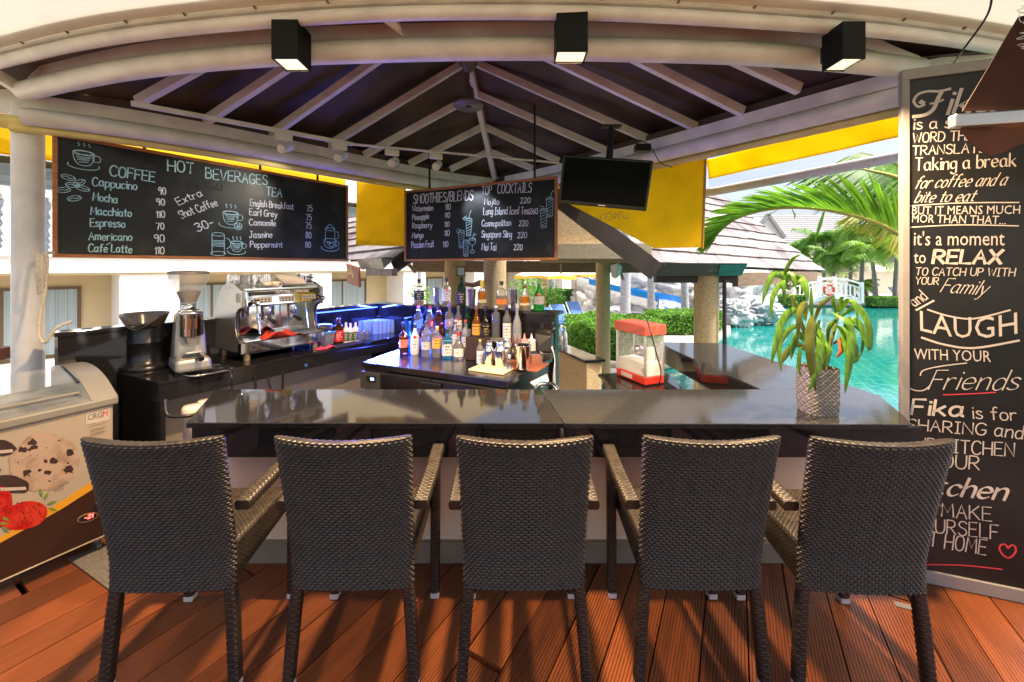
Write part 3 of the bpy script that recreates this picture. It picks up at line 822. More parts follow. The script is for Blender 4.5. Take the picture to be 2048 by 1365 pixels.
lines([("90", 317.7, 389, 332, 390, 14), ("90", 314, 411, 330, 411.5, 13), ("110", 313.5, 435, 330, 435.5, 13), ("70", 313.5, 459, 328.6, 459, 13), ("90", 309, 484, 329, 484, 15), ("110", 310.5, 508, 328.6, 508, 14),
       ("Extra", 358, 410.5, 406.5, 391, 14), ("Shot Coffee", 364, 438, 436.7, 410.5, 15), ("30-", 396, 463.5, 429, 451, 16, 1.2),
       ("English Breakfast", 501, 412, 587.5, 419.6, 13), ("Earl Grey", 499.4, 430, 555, 434.7, 13), ("Camomile", 499, 450, 552, 452.3, 12), ("Jasmine", 499.4, 475.6, 545, 476, 13), ("Peppermint", 501, 494.7, 565.4, 495.5, 12),
       ("75", 614.5, 422.6, 625.4, 423, 12), ("75", 613, 440.8, 623.6, 441, 12), ("75", 612.4, 458, 623.6, 458, 12), ("80", 612.4, 476.5, 623, 476.5, 12), ("80", 611.5, 495, 622, 495, 11)], pl1, O1, mb, .0076)
wb(mb, "price_lettering", chalk_white, b1)
mb = MB()
lines([("BEVERAGE", 380, 341, 480, 353, 17), ("Hot / Cold", 355, 374, 444, 381, 13), ("125", 352, 443, 375, 444, 13), ("90", 356, 486, 375, 487, 13), ("80-", 628, 442, 642, 443, 10), ("80-", 627, 462, 641, 462, 10), ("125", 338, 505, 372, 507, 13)], pl1, O1 + pl1.N * .0006, mb, .006)
wb(mb, "erased_lettering", mat("chalk_ghost", (.017, .019, .018), .8, col2=(.036, .038, .037), thr=.5, vscale=30), b1)
CUP = ";".join([oval(0, 4, 5, 1.5), oval(0, 4, 4.4, 1.1), "~-5 4 -4.6 0 -3.4 -3 -2 -4.2 0 -4.6 2 -4.2 3.4 -3 4.6 0 5 4", oval(6, 1, 2, 2.2), oval(0, -4.6, 7.4, 2.6, 160, 380),
               "~-3.6 2 0 1 3.4 2", "-3 -1 2.6 -.6", "-2.4 -2.4 2 -2", "~-3.4 .6 0 0 3 .8"])
STEAM = "~-3 8 -2.4 9 -3.4 10 -2.6 11;~0 8 .6 9 -.4 10 .4 11;~3 8 3.6 9 2.6 10 3.4 11"
BEAN = oval(0, 0, 4, 2) + ";~-3.6 -.6 -1 .5 1 -.4 3.6 .7"
mb = MB()
def draw(st, pl, O, px, py, s, rot=0, wd=.005, m=None):
    scribble(m or mb, st, O, pl.U, pl.V, pl.at(px, py), s, wd, rot)
draw(CUP, pl1, O1, 168, 318, .0115); draw(STEAM, pl1, O1, 168, 313, .0095, 0, .004)
for (x, y, r) in ((137, 355, -.25), (146, 370, .1), (159, 366, .75), (166, 377, -.25), (127, 380, .25), (149, 397, .35)): draw(BEAN, pl1, O1, x, y, .0095, r, .0045)
draw(CUP, pl1, O1, 462, 437, .0130); draw(STEAM, pl1, O1, 462, 437, .0125); draw(oval(0, 0, 3, 3) + ";-3 0 3 0;-1.5 -2.6 1.5 2.6;1.5 -2.6 -1.5 2.6", pl1, O1, 477, 453, .011)
draw(";".join([oval(0, 6, 3, 1), "-3 6 -3 -5", "3 6 3 -5", oval(0, -5, 3.6, 1.2), oval(4, 1, 2.2, 3, -90, 90), "-3 2.4 3 2.4", "-2.8 1.6 2.8 1.6", "-2.8 .8 2.8 .8", "-2.8 0 2.8 0", "-3 -.8 3 -.8"]), pl1, O1, 437, 490, .0165)
draw(CUP, pl1, O1, 474, 494, .0105); draw(STEAM, pl1, O1, 474, 497, .0105)
draw(";".join([oval(0, 6, 2.6, .8), "-2.6 6 -2.8 0", "2.6 6 2.8 0", "~-2.6 6.4 0 8.6 2.6 6.4", oval(3.4, 3, 1.6, 2, -90, 90), oval(0, 0, 3.4, 1), "~-3.4 0 -3 -3 0 -4.4 3 -3 3.4 0", oval(3.8, -1.6, 1.3, 1.4), oval(0, -4, 5, 2, 170, 370), oval(.6, -2.4, 1.2, 1.2), "-2 -1 -1 -2.4", "-1 -.9 .2 -2"]), pl1, O1, 661, 481, .0215, 0, .0055)
wb(mb, "chalk_drawing", chalk_blue, b1)

cA, cB = PV(810, (-1.28, 4.77), (.455, 4.0)), PV(1115, (-1.28, 4.77), (.455, 4.0))
b2, pl2, O2, e2 = board("chalkboard", cA, cB, ((810, 380), (1115, 355), (1114, 523), (808, 521)), "smaller chalkboard menu of smoothies and cocktails above the bottles", ((857, 376, .42), (1068, 359, .76)))
mb = MB()
lines([("SMOOTHIES/BLENDS", 826, 408, 945, 400, 18, 1.3), ("Watermelon", 824, 423, 865, 421.5, 11), ("Pineapple", 824, 440.6, 857, 438.3, 11), ("Raspberry", 823.7, 457, 863.5, 455.5, 11), ("Mango", 823.7, 476.3, 846, 475.5, 11), ("Passion Fruit", 822.4, 497, 867, 493.8, 13),
       ("110", 890, 419.8, 900, 419.5, 11), ("110", 889, 435.6, 899, 435.3, 10), ("110", 888.5, 454, 897.7, 453.7, 10), ("110", 888, 472, 898, 472, 11), ("110", 885.8, 495, 895.8, 494, 11)], pl2, O2, mb, .0085)
wb(mb, "lettering", chalk_white, b2)
mb = MB()
lines([("TOP", 962.8, 390.4, 982.7, 388.2, 16, 1.1), ("COCKTAILS", 994, 387, 1062, 385.2, 18, 1.1), ("Mojito", 968, 410, 997.3, 409, 12), ("220", 1040, 406.5, 1060, 406, 11), ("Long Island Iced Tea", 966, 429.7, 1057.8, 428.4, 14), ("260", 1058.6, 428, 1074.4, 428, 11),
       ("Cosmopolitan", 963, 453, 1021, 452, 12), ("220", 1037.5, 451.7, 1055, 451.7, 11), ("Singapore Sling", 962.4, 475.4, 1022.6, 475, 13), ("220", 1034.5, 476, 1052.8, 476, 11), ("Mai Tai", 963, 501, 991.3, 501, 14), ("220", 1027, 500.3, 1044, 500.3, 11)], pl2, O2, mb, .0078)
wb(mb, "cocktail_lettering", chalk_white, b2)
TALL = ";".join([oval(0, 7, 3, .9), "-3 7 -2.2 -7", "3 7 2.2 -7", oval(0, -7, 2.2, .7), "~-2 7 -1.6 8.2 -.6 7.4 .2 8.4 1 7.4 2 8", "-1.8 4 2.2 5.4", "-2 1.6 2 3.4", "-1.8 -1 2 1", "-1.6 -3.4 1.8 -1.6", "-1.4 -5.6 1.6 -4"])
mb = MB()
draw(TALL, pl2, O2, 937, 455, .0125, -.05); draw("0 8 1.4 13 2.6 15", pl2, O2, 937, 455, .0125)
draw("-6 8 -2 11 -2.6 5 -6 8;-4.6 8 -3 9.4;-4 7.4 -2.8 8", pl2, O2, 937, 455, .0125)
draw(TALL, pl2, O2, 922, 479, .0125); draw(oval(-3, 7.5, 2, 2), pl2, O2, 922, 479, .0125); draw(TALL, pl2, O2, 931, 497, .0115)
draw(";".join([oval(0, 4, 3.6, 1), "~-3.6 4 -3 0 0 -2 3 0 3.6 4", "0 -2 0 -7", oval(0, -8, 2.6, 1.4), "0 4 2 10", "1 7 4.4 8.6"]), pl2, O2, 944, 487, .0115)
draw(TALL, pl2, O2, 1087, 437, .0125); draw("~0 8 0 11 -4 12", pl2, O2, 1087, 437, .0105); draw(TALL, pl2, O2, 1099, 415, .0125); draw("0 8 2 14 4 16", pl2, O2, 1099, 415, .0105)
wb(mb, "chalk_drawing", chalk_blue, b2)

# ------------------------------------------------------------------ tall sign beside the bar
sgA = Vector((2.255, 2.315, 0)); sgB = sgA + Vector((.938, -.347, 0)) * 1.05
pl3 = Plane(sgA, sgB)
sg = thing("standing_sign", "tall black sign with white hand lettered words standing on the deck", "sign", (sgA.x + .26, sgA.y - .1, .005))
SW, SH = .565, 2.94
bk = -pl3.N * .03
wb(MB().extr(pl3.A + bk, pl3.U, pl3.V, [(.035, .075), (SW - .035, .075), (SW - .035, SH - .06), (.035, SH - .06)], .022), "sign_panel", mat("sign_black", (.012, .012, .013), .4, var=.4, vscale=3, rvar=.1), sg)
mb = MB()
for poly in ([(0, .005), (SW, .005), (SW, .075), (0, .075)], [(0, .075), (.035, .075), (.035, SH - .06), (0, SH - .06)], [(SW - .035, .075), (SW, .075), (SW, SH - .06), (SW - .035, SH - .06)], [(0, SH - .06), (SW, SH - .06), (SW, SH), (0, SH)]):
    mb.extr(pl3.A + bk * 1.2, pl3.U, pl3.V, poly, .042)
wb(mb, "sign_frame", mat("sign_frame", (.26, .25, .24), .5, var=.08), sg, bev=.003)
O3 = pl3.A - pl3.N * .008
mb, mp_ = MB(), MB()
def hnd(txt, xa, ya, xb, yb, h, wd, slant=0, pen=None, arc=0, m=None):
    pa, pb = pl3.at(xa, ya), pl3.at(xb, yb)
    write(m or mb, txt, O3, pl3.U, pl3.V, pa, pb, pl3.at(xa, ya - h)[1] - pa[1], wd * (.60 if wd < .0105 else .82), slant, pen, .02, arc)
def cap(txt, xa, ya, xb, yb, h, slant=0, arc=0):
    pa, pb = pl3.at(xa, ya), pl3.at(xb, yb)
    put_text(mb, txt, O3, pl3.U, pl3.V, pa, pb, pl3.at(xa, ya - h)[1] - pa[1], slant, arc=arc)
def rule(pts, wd, m=None):
    q = [pl3.at(*p) for p in pts]
    q = [(p.x, p.y) for p in smooth_pts([(a, b, 0) for a, b in q], 6)]
    (m or mb).ribbon(q, O3, pl3.U, pl3.V, wd)
hnd("ika", 1893, 228, 1990, 221, 48, .017, .22, .5); rule(((1902, 177), (1880, 182), (1858, 182), (1838, 188), (1829, 202), (1838, 213), (1850, 209)), .013); rule(((1886, 181), (1877, 198), (1868, 218), (1852, 229), (1828, 233)), .019); rule(((1862, 207), (1876, 204), (1888, 199)), .010); rule(((1843, 203), (1848, 206)), .022)
hnd("is a swedish", 1828, 258, 2005, 250, 22, .010); hnd("WORD THAT", 1827, 285, 1965, 279, 19, .009); hnd("TRANSLATES", 1826, 310, 1990, 304, 18, .009)
hnd("Taking a break", 1832, 341, 2033, 332, 25, .0095, 0, .6)
hnd("for coffee and a", 1830, 377, 2012, 370, 24, .0085, .4, .6); hnd("bite to eat", 1830, 405, 1948, 402, 22, .0085, .4, .6)
rule(((1820, 412), (1920, 406), (2040, 405)), .006)
cap("BUT IT MEANS MUCH", 1825, 429, 2042, 428, 16); cap("MOR THAN THAT...", 1825, 445, 2013, 449, 16)
rule(((1820, 455), (1920, 450), (2039, 452)), .006)
cap("it's a moment", 1829, 491, 2011, 491, 27); cap("to", 1829, 527, 1853, 527, 25)
hnd("RELAX", 1867, 527, 2003, 528, 26, .018, .12)
hnd("TO CATCH UP WITH", 1832, 551, 2031, 553, 15, .0075, .12); hnd("YOUR", 1832, 569, 1878, 570, 14, .0075, .1); hnd("Family", 1882, 585, 1972, 590, 28, .0085, .4, .6)
hnd("and", 1831, 614, 1858, 598, 22, .009); rule(((1834, 621), (1869, 602)), .010)
rule(((1857, 620), (1900, 633), (1950, 638), (2022, 621)), .009); rule(((1845, 676), (1890, 690), (1950, 697), (2040, 682)), .011)
cap("LAUGH", 1842, 662, 2037, 668, 40, arc=.28)
cap("WITH YOUR", 1830, 719, 1984, 725, 21); hnd("Friends", 1858, 780, 2035, 781, 38, .0095, .45, .6); rule(((1862, 772), (1848, 782), (1828, 781), (1813, 771)), .006); rule(((1842, 752), (1848, 742), (1880, 734), (1935, 727)), .006)
hnd("Fika", 1824, 830, 1928, 834, 30, .016, .2); hnd("is for", 1947, 838, 2035, 843, 25, .0095); hnd("SHARING", 1816, 861, 1973, 872, 22, .010, .1); hnd("and", 1990, 873, 2046, 880, 27, .0095, .1)
hnd("OUR KITCHEN", 1814, 900, 2030, 915, 25, .010, .1); hnd("is YOUR", 1822, 930, 1960, 942, 26, .010, .1); hnd("kitchen", 1830, 985, 2010, 1003, 36, .015, .4, .6)
hnd("so MAKE", 1832, 1030, 1985, 1044, 26, .010, .1); hnd("YOURSELF", 1828, 1062, 1998, 1081, 27, .010, .1); hnd("AT HOME", 1838, 1090, 1973, 1112, 29, .010, .12)
wb(mb, "sign_lettering", mat("sign_white", (.55, .51, .47), .6, var=.06), sg)
rule(((1888, 791), (1940, 789), (1993, 786)), .006, mp_); rule(((1850, 1131), (1930, 1133), (2006, 1141)), .007, mp_)
rule(((2018, 1098), (2012, 1091), (2004, 1092), (2001, 1100), (2008, 1112), (2019, 1118), (2029, 1112), (2034, 1103), (2031, 1094), (2024, 1093), (2018, 1099)), .008, mp_)
wb(mp_, "red_marks", mat("sign_red", (.62, .05, .07), .6), sg)

# ------------------------------------------------------------------ brown side awning edge
Yb = 1.75
ba = thing("brown_awning", "dark brown awning edge with aluminium rail hanging before the tall sign", "awning", tuple(P(1985, 260, Yb)))
def bp(x, y, Y=Yb): return P(x, y, Y)
mb = MB()
mb.add([bp(2036, 34, 1.55), bp(2500, -60, 1.2), bp(2500, 200, 1.6), bp(1924, 222), ], [(0, 1, 2, 3)])
mb.grid(lambda u, v: Vector((2.75 + 4.2 * u, 2.0 - 5.0 * v, 3.35 + .25 * u + .3 * v)), 8, 8)  # unseen cloth beyond the frame, added to keep the sun off the deck
o = wb(mb, "upper_cloth_and_sun_block", brown_cloth, ba)
wb(MB().bar(bp(1904, 244), bp(2480, 205, 1.6), .045, .055), "rail", alu, ba, bev=.006)
fl_ = [bp(1924, 262), bp(1940, 284), bp(1960, 302), bp(1980, 311), bp(2005, 306), bp(2048, 286), bp(2480, 250, 1.6)]
tp = [bp(1924, 250), bp(1940, 250), bp(1960, 249), bp(1980, 248), bp(2005, 246), bp(2048, 242), bp(2480, 215, 1.6)]
mb = MB().add(fl_ + tp, [(i, i + 1, 7 + i + 1, 7 + i) for i in range(6)])
wb(mb, "lower_flap", mat("brown_flap", (.13, .045, .022), .8, var=.2), ba)
for q in ba.children:
    if "rail" not in q.name: q.modifiers.new("thick", 'SOLIDIFY').thickness = .004
mb = MB().tube(smooth_pts([P(1985, -20, 2.0), P(1975, 30, 2.05), P(1930, 95, 2.2), P(1905, 130, 2.4)], 6), .005, 6)
tag(mb.build("cable", black_plastic), "grey cable drooping from the beam above the tall sign", "cable")
wr_ = random.Random(4)
mb = MB().tube(smooth_pts([P(2048 + wr_.uniform(-16, 30), 20 + k * 2.3 + wr_.uniform(-10, 10), 1.5) for k in range(36)], 4), .0014, 4)
tag(mb.build("wire_tangle", alu), "tangle of thin white wire hanging beside the brown awning", "wire")

# ------------------------------------------------------------------ box lamps on the front beam
def lampbox(px0, px1, py, Yn, depth, hgt, label):
    a, b = P(px0, py, Yn), P(px1, py, Yn)
    wd = b.x - a.x
    t = thing("box_lamp", label, "lamp", ((a.x + b.x) / 2, Yn + depth / 2, a.z), 0, "box lamps on the curved front beam")
    th = .006
    mb = MB()
    mb.box((-wd / 2 - th / 2, 0, hgt / 2), (th, depth, hgt)); mb.box((wd / 2 + th / 2, 0, hgt / 2), (th, depth, hgt))
    mb.box((0, -depth / 2 - th / 2, hgt / 2), (wd + 2 * th, th, hgt)); mb.box((0, depth / 2 + th / 2, hgt / 2), (wd + 2 * th, th, hgt))
    mb.box((0, 0, hgt + th / 2), (wd + 2 * th, depth + 2 * th, th))
    mb.build("lamp_housing", mat("lamp_black", (.006, .008, .007), .55, var=.15, spec=.15), t)
    MB().box((0, 0, .012), (wd - .002, depth - .002, .008)).build("lamp_glass", mat("lamp_glow", (1, .9, .75), .5, emit=(1, .78, .5), estr=.45), t)
    MB().box((0, depth / 2 + .035, hgt * .62), (.05, .055, .09)).build("lamp_bracket", black_metal, t)
    L = bpy.data.lights.new("lamp_light", 'AREA'); L.shape = 'RECTANGLE'; L.size = wd * .9; L.size_y = depth * .9
    L.energy = 42; L.color = (1, .66, .36); L.spread = R(140)
    lo = bpy.data.objects.new("lamp_light", L); COL.objects.link(lo); lo.parent = t; lo.location = (0, 0, .004)
    return t
lampbox(546, 594, 119, 2.10, .13, .20, "black box lamp glowing above the espresso machine side of the beam")
lampbox(1115, 1173, 105, 2.05, .11, .20, "black box lamp glowing above the middle of the bar")
lampbox(1686, 1727, 119, 2.10, .13, .19, "dark green black box lamp glowing above the potted plant")

# ceiling pendant
t = thing("pendant_lamp", "dark grey cone pendant with a flat round underside hanging from the ridge", "pendant", tuple(P(937, 214, 3.7)))
dz = (P(935, 125, 3.7) - P(937, 214, 3.7)).z
pm = mat("pendant_grey", (.13, .125, .11), .45, metal=.2, var=.1)
MB().lathe([(0, .0), (.135, .0), (.142, .012), (.13, .03), (.075, .055), (.055, .09), (.045, .17), (.02, .19), (.016, .2)], n=40).build("shade", pm, t)
MB().lathe([(.0, -.004), (.03, -.004), (.032, .0), (.02, .004)], n=20).build("lens", black_metal, t)
MB().tube([(0, 0, .19), (0, 0, dz - .05)], .011, 10).build("stem", pm, t)
MB().lathe([(.0, dz - .09), (.04, dz - .08), (.075, dz - .03), (.085, dz), (.075, dz + .03), (.03, dz + .05), (0, dz + .06)], n=28).build("ceiling_rose", pm, t)

# track lights
tr0, tr1, tr2 = PZ(262, 207, 2.95), PZ(705, 289, 2.95), PZ(1118, 326, 2.95)
t = thing("light_track", "thin white ceiling track carrying spotlights across the bar", "light track", tuple(tr1))
wb(MB().bar(tr0, tr1, .035, .03), "rail", white_paint, t); wb(MB().tube([tr1, tr2], .012, 8), "conduit", white_paint, t)
for (px, lit) in ((568, 0), (679, 0), (784, 1), (872, 1)):
    if px < 705:
        q = PV(px, tr0, tr1); q.z = 2.95
    else:
        q = PV(px, tr1, tr2); q.z = 2.95
    s = thing("spotlight", {568: "small white track spotlight nearest the left column", 679: "small white track spotlight over the middle of the beverages board", 784: "small white track spotlight right of the beverages board", 872: "small white track spotlight above the smoothies board"}[px], "spotlight", (q.x, q.y, q.z - .045), R(30), "white spotlights on the ceiling track")
    MB().box((0, 0, .0), (.13, .035, .06)).build("adapter", white_paint, s, bev=.004)
    MB().tube([(.02, 0, -.03), (.02, 0, -.075)], .006, 8).build("arm", white_paint, s)
    MB().tube([(.05, .05, -.06), (.0, -.02, -.10), (-.02, -.05, -.12)], [.034, .038, .038], 16).build("spot_head", white_paint, s)
# spotlight washing the beverages board
def spot(loc, target, energy, ang, col=(1, .9, .75), blend=.6):
    L = bpy.data.lights.new("track_spot_light", 'SPOT'); L.energy = energy; L.spot_size = R(ang); L.spot_blend = blend; L.color = col; L.shadow_soft_size = .03
    o = bpy.data.objects.new("track_spot_light", L); COL.objects.link(o); o.location = loc
    o.rotation_euler = (Vector(target) - Vector(loc)).to_track_quat('-Z', 'Y').to_euler()
q = PV(679, tr0, tr1); spot((q.x - .02, q.y + .10, 2.74), PW(455, 420, bA, bB), 14, 55)
q = PV(872, tr1, tr2); spot((q.x, q.y + .10, 2.74), PW(960, 430, cA, cB), 10, 50, (.8, .85, 1))

# ------------------------------------------------------------------ television
tv = thing("television", "black flat television tilted on a ceiling bracket beside the smoothies board", "television", tuple(P(1207, 365, 3.2)))
c4 = [P(1116, 407, 3.25), P(1293, 423, 3.12), P(1302, 324, 3.06), P(1118, 309, 3.19)]
U = (c4[1] - c4[0]).normalized(); V = (c4[3] - c4[0]); V = (V - U * V.dot(U)); hV = V.length; V.normalize(); N = U.cross(V)
wT = (c4[1] - c4[0]).length; O = c4[0]
wb(MB().extr(O - N * .045, U, V, [(0, 0), (wT, 0), (wT, hV), (0, hV)], .045), "tv_body", mat("tv_black", (.008, .008, .009), .25, var=.1), tv, bev=.008)
wb(MB().extr(O, U, V, [(.018, .03), (wT - .018, .03), (wT - .018, hV - .018), (.018, hV - .018)], .0012), "screen", mat("tv_screen", (.003, .003, .004), .12, var=.1, spec=.05), tv)
wb(MB().extr(O, U, V, [(wT * .46, .010), (wT * .54, .010), (wT * .54, .017), (wT * .46, .017)], .0014), "emblem", mat("tv_mark", (.35, .35, .36), .4), tv)
pa, pb = O + U * wT * .52 + V * hV * .7 - N * .06, P(1222, 256, 3.35)
wb(MB().tube([pa, O + U * wT * .52 + V * hV * 1.12 - N * .09, pb], [.026, .028, .02], 12), "bracket_pole", black_metal, tv)
wb(MB().box(pb + Vector((0, 0, .01)), (.16, .07, .015)), "bracket_plate", black_metal, tv)
mb = MB()
for (x, y, s) in ((1190, 428, 1), (1255, 425, -1)):
    mb.tube(smooth_pts([P(x + s * k * 6 + (k % 2) * 5, y + 6 + 9 * math.sin(k * 1.7) * .8, 3.15) for k in range(9)], 3), .0022, 5)
wb(mb, "cable", black_plastic, tv)
t = thing("wifi_box", "small black router box with cables on the right beam above the television", "router", tuple(P(1290, 300, 3.75)))
wb(MB().box(P(1285, 297, 3.75), (.14, .08, .07)), "box", black_plastic, t, bev=.006)
wb(MB().tube(smooth_pts([P(1270, 288, 3.72), P(1275, 280, 3.72), P(1300, 292, 3.7), P(1320, 325, 3.65), P(1345, 335, 3.6)], 5), .004, 6), "lead", black_plastic, t)
# ------------------------------------------------------------------ woven chairs
wicker = mat("wicker", (.022, .0172, .0138), .37, var=.3, vscale=30, spec=.5, rvar=.1)
wicker_dark = mat("wicker_core", (.012, .010, .009), .7)
foot_mat = mat("foot_cap", (.55, .50, .46), .45)
def weave(u, v, cw, rh, amp):
    "height of the weave at arc length u and v: strands of length cw, rows of height rh, laid like bricks"
    row = np.floor(v / rh)
    fu = (u / cw + .5 * (row % 2)) % 1.0
    fv = (v / rh) % 1.0
    return amp * (np.sin(np.pi * fu) ** .6) * (np.sin(np.pi * fv) ** .75)
def np_mesh(name, co, nu, nv, closed, m, parent, caps=False):
    "grid mesh from an array (nv, nu, 3)"
    idx = np.arange(nu * nv).reshape(nv, nu)
    a = idx[:-1, :]; b = idx[1:, :]
    if closed:
        f = np.stack([a, np.roll(a, -1, 1), np.roll(b, -1, 1), b], -1).reshape(-1, 4)
    else:
        f = np.stack([a[:, :-1], a[:, 1:], b[:, 1:], b[:, :-1]], -1).reshape(-1, 4)
    fs = [tuple(q) for q in f.tolist()]
    if caps: fs += [tuple(idx[0, ::-1].tolist()), tuple(idx[-1, :].tolist())]
    me = bpy.data.meshes.new(name)
    me.from_pydata(co.reshape(-1, 3).tolist(), [], fs)
    me.polygons.foreach_set("use_smooth", [len(q) == 4 for q in fs])
    me.materials.append(m); me.update()
    o = bpy.data.objects.new(name, me); COL.objects.link(o); o.parent = parent
    return o
def woven_loft(name, path, sizes, parent, cw, rh, amp, nper, rows_per=4, rad=.012, side=(1, 0, 0), m=None):
    """rounded-rectangle section carried along a path (list of points) with sizes (w, h) per point; strands wrap round it"""
    path = np.array([list(q) for q in path], float); sizes = np.array(sizes, float)
    seg = np.linalg.norm(np.diff(path, axis=0), axis=1); L = np.concatenate([[0], np.cumsum(seg)])
    nv = int(L[-1] / rh * rows_per) + 1
    s = np.linspace(0, L[-1], nv)
    pts = np.stack([np.interp(s, L, path[:, k]) for k in range(3)], 1)
    wv, hv = np.interp(s, L, sizes[:, 0]), np.interp(s, L, sizes[:, 1])
    tan = np.gradient(pts, axis=0); tan /= np.linalg.norm(tan, axis=1)[:, None]
    sd = np.tile(np.array(side, float), (nv, 1)); sd -= tan * (sd * tan).sum(1)[:, None]; sd /= np.linalg.norm(sd, axis=1)[:, None]
    nm = np.cross(tan, sd)
    # section outline sampled evenly
    w0, h0 = sizes[0]
    per = 2 * (w0 + h0)
    th = np.linspace(0, per, nper, endpoint=False)
    cx, cy, nx, ny = [], [], [], []
    for t in th:
        if t < w0: x, y, a, b = -w0 / 2 + t, -h0 / 2, 0, -1
        elif t < w0 + h0: x, y, a, b = w0 / 2, -h0 / 2 + t - w0, 1, 0
        elif t < 2 * w0 + h0: x, y, a, b = w0 / 2 - (t - w0 - h0), h0 / 2, 0, 1
        else: x, y, a, b = -w0 / 2, h0 / 2 - (t - 2 * w0 - h0), -1, 0
        # round the corner
        ix, iy = w0 / 2 - rad, h0 / 2 - rad
        px, py = max(-ix, min(ix, x)), max(-iy, min(iy, y))
        dx, dy = x - px, y - py; l = math.hypot(dx, dy) or 1
        cx.append((px + dx / l * rad) / (w0 / 2)); cy.append((py + dy / l * rad) / (h0 / 2)); nx.append(dx / l); ny.append(dy / l)
    cx, cy, nx, ny = map(np.array, (cx, cy, nx, ny))
    k = max(2, 2 * round(per / cw / 2)); cwa = per / k
    Hh = weave(th[None, :], s[:, None], cwa, rh, amp)
    X = cx[None, :] * wv[:, None] / 2 + nx[None, :] * Hh
    Yy = cy[None, :] * hv[:, None] / 2 + ny[None, :] * Hh
    co = pts[:, None, :] + sd[:, None, :] * X[:, :, None] + nm[:, None, :] * Yy[:, :, None]
    return np_mesh(name, co, nper, nv, True, m or wicker, parent, True)
def woven_sheet(name, fn, Lu, Lv, cw, rh, amp, parent, su=5, sv=4):
    "open sheet fn(U, V arrays in 0..1) -> (points, normals)"
    nu, nv = int(Lu / cw * su) + 1, int(Lv / rh * sv) + 1
    u, v = np.meshgrid(np.linspace(0, 1, nu), np.linspace(0, 1, nv))
    p, n = fn(u, v)
    h = weave(u * Lu, v * Lv, cw, rh, amp)
    return np_mesh(name, p + n * h[:, :, None], nu, nv, False, wicker, parent)
def make_chair():
    t = thing("wicker_chair", "chair", "bar chair", (0, 0, 0))
    # back panel: flattened ring section, wider at the top, bowed to the rear
    zb, zt = .425, 1.115
    cw, rh, amp = .0240, .0126, .0105
    nper = 2 * 23 * 8
    nv = int((zt - zb) / rh) * 6 + 1
    v = np.linspace(0, 1, nv)[:, None]; th = np.linspace(0, 1, nper, endpoint=False)[None, :]
    half = .260 + .015 * np.clip((v - .15) / .85, 0, 1) ** 1.3
    # rounded flat outline: front then rear
    a = (th * 2) % 1.0
    front_ = th < .5
    ease = .5 - .5 * np.cos(np.pi * a)
    ex = np.where(front_, -1 + 2 * a, 1 - 2 * a)
    ex = np.sign(ex) * (1 - (1 - np.abs(ex)) ** 1.25)
    thick = .024 * (1 - np.abs(ex) ** 14) ** .5
    end = np.clip((v - .965) / .035, 0, 1); thick = thick * np.sqrt(1 - end ** 2 * .75)
    sgn = np.where(front_, 1.0, -1.0)
    x = ex * half
    zz = zb + (zt - zb) * v
    yc = -.222 - .105 * np.clip((v - .18) / .82, 0, 1) ** 1.15 - .035 * (1 - ex ** 2) * (.35 + .65 * v)
    h = weave(th * 1.04 + v * 0, v * (zt - zb) + th * 0, 1.04 / 44, rh, amp) - .003
    y = yc + sgn * (thick + h * (1 - np.abs(ex) ** 14))
    x = x + np.sign(ex) * h * (np.abs(ex) ** 8)
    z = zz + 0 * th - .012 * (1 - ex ** 2) * np.clip((v - .9) / .1, 0, 1)
    co = np.stack([x, y, z], -1)
    np_mesh("backrest", co, nper, nv, True, wicker, t, True)
    # seat and apron
    def seat(u, v):
        x = (-.245 + .49 * u); y = -.205 + .45 * v
        z = .598 - .010 * np.exp(-((u - .5) ** 2 + (v - .5) ** 2) * 5)
        e = np.minimum(np.minimum(u, 1 - u) * .49, (1 - v) * .45)
        z = z - .012 * np.clip(1 - e / .015, 0, 1) ** 2
        n = np.zeros(x.shape + (3,)); n[..., 2] = 1
        return np.stack([x, y, z], -1), n
    woven_sheet("seat", seat, .49, .45, .022, .0115, .0035, t)
    MB().box((0, .02, .57), (.47, .43, .04)).build("seat_core", wicker_dark, t)
    for sx in (-1, 1):
        def ap(u, v, sx=sx):
            y = -.205 + .45 * u; zlo = .43 + .05 * u
            z = zlo + (.587 - zlo) * v
            n = np.zeros(y.shape + (3,)); n[..., 0] = sx
            p = np.stack([np.full(y.shape, .243 * sx), y, z], -1)
            return (p, n) if sx > 0 else (p[:, ::-1], n)
        woven_sheet("side_apron", ap, .45, .15, .022, .0115, .0035, t)
    def fap(u, v):
        x = .245 - .49 * u; z = .48 + .107 * v
        n = np.zeros(x.shape + (3,)); n[..., 1] = 1
        return np.stack([x, np.full(x.shape, .243), z], -1), n
    woven_sheet("front_apron", fap, .49, .107, .022, .0115, .0035, t)
    MB().box((0, .02, .49), (.468, .45, .02)).build("seat_base", wicker_dark, t)
    for sx in (-1, 1):
        # arm: from the back to the front post
        woven_loft("armrest", [(sx * .292, -.235, .775), (sx * .296, .0, .792), (sx * .290, .245, .815)], [(.062, .04)] * 3, t, .03, .0115, .0035, 28, 4, .01)
        # front leg and arm post in one upright
        woven_loft("front_leg", [(sx * .272, .232, .03), (sx * .275, .232, .795)], [(.046, .046)] * 2, t, .046, .0125, .0032, 24, 4, .012)
        MB().box((sx * .272, .232, .016), (.046, .046, .031)).build("foot_cap", foot_mat, t, bev=.005)
        woven_loft("rear_leg", [(sx * .268, -.238, .03), (sx * .250, -.225, .30), (sx * .232, -.222, .47)], [(.042, .046), (.046, .044), (.044, .036)], t, .046, .0125, .0032, 24, 4, .012)
        MB().box((sx * .268, -.238, .016), (.04, .046, .031)).build("foot_cap", foot_mat, t, bev=.005)
    return t
chair = make_chair()
